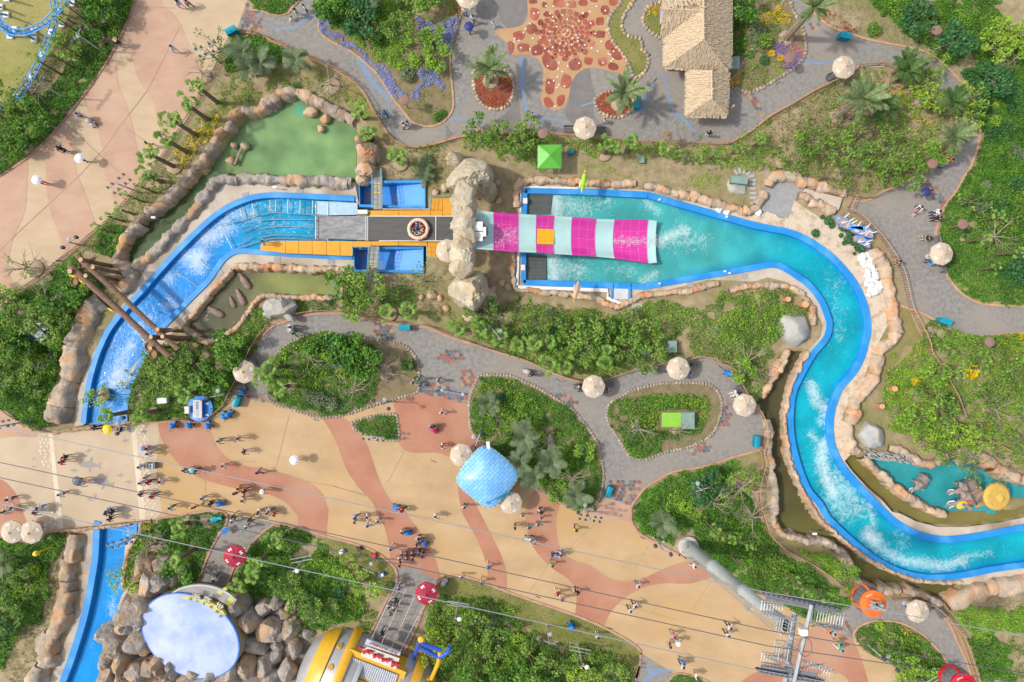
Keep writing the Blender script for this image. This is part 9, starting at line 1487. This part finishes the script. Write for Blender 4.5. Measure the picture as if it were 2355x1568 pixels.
def bird(t,u,v,rz,k,cols,label,z=3.0,hang=True):
 me=skinned([(0,0,0),(.45,0,.15),(.75,0,.3),(.95,0,.35),(-.5,0,-.1),(-1.1,0,-.2)],[(0,1),(1,2),(2,3),(0,4),(4,5)],[(.32,.34),(.3,.3),(.24,.24),(.14,.14),(.22,.2),(.07,.1)],2,'bird_figure');me.materials.append(cols[0]);w_=T(t,u,v,z);o=link('bird_figure',me,None,(w_.x,w_.y,z),rz,k)
 for s in(1,-1):b=MB();b.v=[(.35,.25*s,.1),(-.1,.42*s,.12),(-.75,.35*s,-.05),(-.2,.2*s,.22),(.35,.25*s,.04),(-.1,.42*s,.06),(-.75,.35*s,-.11)];b.face((0,1,3));b.face((1,2,3));b.face((0,3,2));b.face((4,6,5));b.face((0,4,5,1));b.face((1,5,6,2));b.build('wing',cols[1],o)
 b=MB();b.lathe([(.12,0),(.08,.16),(.01,.3)],n=8);q=b.build('beak',cols[2],o,(1.0,0,.3));q.rotation_euler=(0,R(100),0)
 for s in(1,-1):b=MB();b.tube((.1,.12*s,-.25),(.2,.12*s,-.75),.05,n=5);b.tube((.2,.12*s,-.75),(.36,.12*s,-.78),.06,.04,n=5);b.build('leg',cols[3],o)
 b=MB();b.tube((0,0,-z/k),(0,0,-.2),.05,n=5);b.build('stand_pole',M_grey,o);return tag(o,label,'bird figure','bird figures by the splash pool')
Y_,G_,RD,W_,PE=plain('bird_yellow',(.74,.58,.12)),plain('bird_green',(.30,.55,.04)),plain('bird_red',(.50,.05,.05)),plain('bird_bluewhite',(.50,.60,.72)),plain('bird_peach',(.62,.38,.24))
bird('B3',650,95,R(82),1.0,(G_,Y_,Y_,W_),'yellow and green parrot figure at the pool top edge');bird('B3',585,1080,R(255),.95,(PE,PE,plain('bird_orange',(.70,.28,.12)),plain('bird_leaf',(.08,.42,.06))),'peach pelican figure with green feet at the lower pool edge')
cm=empty('coral_mosaic',tuple(W(P('B4 790,540')[0])));M_mos=mat('mosaic',(.42,.20,.12),(.60,.57,.55),scale=4,rough=.6,detail=3,lo=.5,hi=.6,c3=(.09,.25,.55),s3=1.6);M_mb=plain('mosaic_blue',(.10,.34,.72),.4)
for pl in('620,400 700,420 770,470 830,480 870,500 880,540 800,520 740,520 690,500 640,450','740,500 830,490 900,500 950,540 955,600 900,590 840,570 790,550','800,580 860,590 920,640 930,690 860,660 810,620'):
 q=[T('B4',*[float(x)for x in k.split(',')],.9)-Vector((cm.location.x,cm.location.y,0))for k in pl.split()];b=MB();b.prism([(v.x,v.y)for v in q],0,.9);b.build('mosaic_body',M_mos,cm);b=MB();b.path(q+[q[0]],.07,6);b.build('blue_rim',M_mb,cm)
for u,v,a in((720,395,.8),(765,435,.6),(790,455,.5),(835,470,1.1),(915,490,.9),(970,550,.2),(925,630,.4),(700,460,.3),(870,560,.2),(910,560,.8),(850,635,.1),(905,660,.3)):
 q=T('B4',u,v,1.1)-Vector((cm.location.x,cm.location.y,0));b=MB();d=Vector((math.cos(a),math.sin(a),.3));b.tube(q-d*.3,q,.075,.06,6);b.tube(q,q+d*.3+Vector((0,0,.12)),.06,.015,6);b.build('white_spine',M_white,cm)
tag(cm,'blue white and rust coral reef mosaic wall with white spines','sculpture')
LB=leafmat('leaf_darkplant',[(.02,.06,.03),(.04,.11,.05),(.07,.17,.07)])
DP=quadmesh('foliage',leafcloud([(0,0,.25)],.5,160,.3,.6),LB);DPS=MB();DPS.tube((0,0,0),(0,0,.3),.04,n=5);DPS=DPS.mesh('stem',M_bark)
for u,v,k in((490,412,.5),(545,450,1.0),(575,490,.7),(425,560,.9),(670,510,.8),(740,550,1.0),(660,580,.5),(720,620,.9),(690,650,.5),(770,655,.5),(825,690,1.2),(785,745,.4)):
 p=conv('B4',u,v);w_=W(p);o=empty('bush',(w_[0],w_[1],0),u);o.scale=(k,)*3;link('foliage',DP,o);link('stem',DPS,o);thing(o,'dark leafy plant on pebbles','plant',p,'dark plants by the coral mosaic')
def deck_sign(t,u,v,rad,rz,label,full,bh):
 c0=T(t,u,v,.5);o=empty('sign_deck',(c0.x,c0.y,0),rz);M_sd=mat('sign_blue',(.01,.17,.58),(.015,.21,.66),scale=.8,rough=.3,c3=(.16,.36,.74),s3=.5);b=MB();b.lathe([(rad,0),(rad,.5),(rad*.97,.52)],n=36);b.build('deck',M_sd,o)
 b=MB();b.box((0,0,1.0),(1.95 if full else 2.9,.95,.16));b.build('panel',mat('panel_pale',(.56,.54,.51),(.50,.48,.46),scale=2,rough=.7),o)
 ML=plain('letter_blue',(.10,.20,.58));text('UC上海图国' if full else 'UC上德国图',ML,o,(0,.0,1.09),(0,0,0),.34 if full else .42,.01,fit=1.6 if full else 2.3)
 if full:
  b=MB();b.box((-.1,1.15,.9),(.78,.5,.5),top=.96);b.build('cabinet',M_white,o)
  for x in(-.68,.55):
   for y in(-.72,-.92):b=MB();b.lathe([(.11,0),(.12,.08),(.05,.12)],c=(x,y,.52),n=10);b.build('fitting',M_white,o)
  for x in(-1.15,):
   for y in(-.3,-.1,.12,.3):b=MB();b.lathe([(.05,0),(.05,.06)],c=(x,y,.52),n=6);b.build('fitting',M_white,o)
 else:
  b=MB();b.box((.1,.85,.8),(1.3,.4,.3));b.build('cabinet',M_pan,o)
 tag(o,label,'sign deck','blue sign decks')
deck_sign('C1',1822,625,1.42,R(90),'round blue deck with lettered panel behind the strollers',True,1);deck_sign('B1',345,1450,1.15,R(-42),'blue deck with long lettered panel in the left bed',False,1)
ss=empty('spring_bar',tuple(W(P('C2 1790,478')[0])));A,B=T('C2',1693,460,.5)-Vector((ss.location.x,ss.location.y,0)),T('C2',1884,497,.5)-Vector((ss.location.x,ss.location.y,0));b=MB();b.tube(A,B,.06,n=6);b.build('bar',plain('bar_blue',(.10,.36,.72)),ss)
for q in(A,B):b=MB();b.lathe([(.17,-.46),(.17,-.42),(.05,-.38),(.05,0),(.16,.02),(.14,.06)],c=tuple(q),n=14);b.build('end_disc',M_pan,ss)
tag(ss,'blue barrier bar with two round white ends','barrier')
wsg=empty('whale_sign',tuple(T('D1',1950,88,.6))[:2]+(0,),.25);me=skinned([(0,0,.6),(.4,0,.6),(-.4,0,.6),(.75,0,.7),(.95,.25,.8),(.95,-.25,.8)],[(0,1),(0,2),(1,3),(3,4),(3,5)],[(.34,.22),(.25,.17),(.28,.18),(.1,.08),.06,.06],2,'body');me.materials.append(M_bin);link('body',me,wsg);b=MB();b.tube((0,0,0),(0,0,.5),.06,n=6);b.build('post',M_grey,wsg);b=MB();b.box((-.1,0,.79),(.5,.2,.03));b.build('plate',M_bin2,wsg);tag(wsg,'teal whale shaped signboard in the corner bed','sign')
fs=empty('menu_frame',tuple(W(P('D1 2057,188')[0],.7))[:2]+(0,),.6);b=MB();b.box((0,0,.85),(.8,.66,.08));b.build('panel',plain('frame_blue',(.01,.25,.62)),fs);b=MB();b.box((0,0,.905),(.6,.46,.02));b.build('face',plain('frame_face',(.02,.12,.42)),fs)
for x in(-.3,.3):b=MB();b.tube((x,0,0),(x,0,.82),.03,n=5);b.build('leg',M_dark,fs)
tag(fs,'blue tilted menu frame at the path mouth','sign')
yl=empty('yellow_lamp',tuple(W(P('D1 490,325')[0]))[:2]+(0,));b=MB();b.tube((0,0,0),(0,0,2.6),.06,n=7);b.build('pole',M_uy,yl);b=MB();b.lathe([(.1,2.5),(.28,2.65),(.3,2.85),(.2,3.05),(.02,3.1)],n=14);b.build('globe',M_uy,yl);tag(yl,'yellow globe lamp left of the lower channel','garden lamp')
for s,m,d in(('D2 1080,412',plain('toy_red',(.55,.03,.05)),'small red toy car on the corner lawn'),('D2 1152,588',M_stb,'blue and white cooler on the corner lawn'),('D2 942,352',M_dark,'black folding chair on the corner lawn'),('D2 780,380',M_white,'white standing fan on the corner lawn')):
 q=W(P(s)[0],.3);o=empty({'D2 1080,412':'toy_car','D2 1152,588':'cooler','D2 942,352':'folding_chair','D2 780,380':'standing_fan'}[s],(q.x,q.y,0),.4);b=MB();b.box((0,0,.28),(.55,.42,.4),top=.85);b.build('body',m,o);b=MB();b.box((.05,0,.54),(.34,.34,.12),top=.8);b.build('top',m if 'cooler' not in d else M_white,o)
 for x in(-.2,.2):
  for y in(-.2,.2):b=MB();b.lathe([(.07,0),(.07,.1)],c=(x,y,0),n=8);b.build('foot',M_dark,o)
 tag(o,d,d.split(' on ')[0].split()[-1])
for s,d in(('B1 1400,415','white floodlight on the canal wall'),('B2 172,140','white floodlight beside the green pond wall'),('D4 424,215','white floodlight over the dark canal')):
 q=W(P(s)[0],.9);o=empty('floodlight',(q.x,q.y,0));b=MB();b.box((0,0,.95),(.45,.22,.14));b.build('head',M_white,o);b=MB();b.tube((0,0,-.3),(0,0,.9),.03,n=5);b.build('post',M_grey,o);tag(o,d,'floodlight')
finish_labels()
bpy.data.scenes.remove(TMPS)
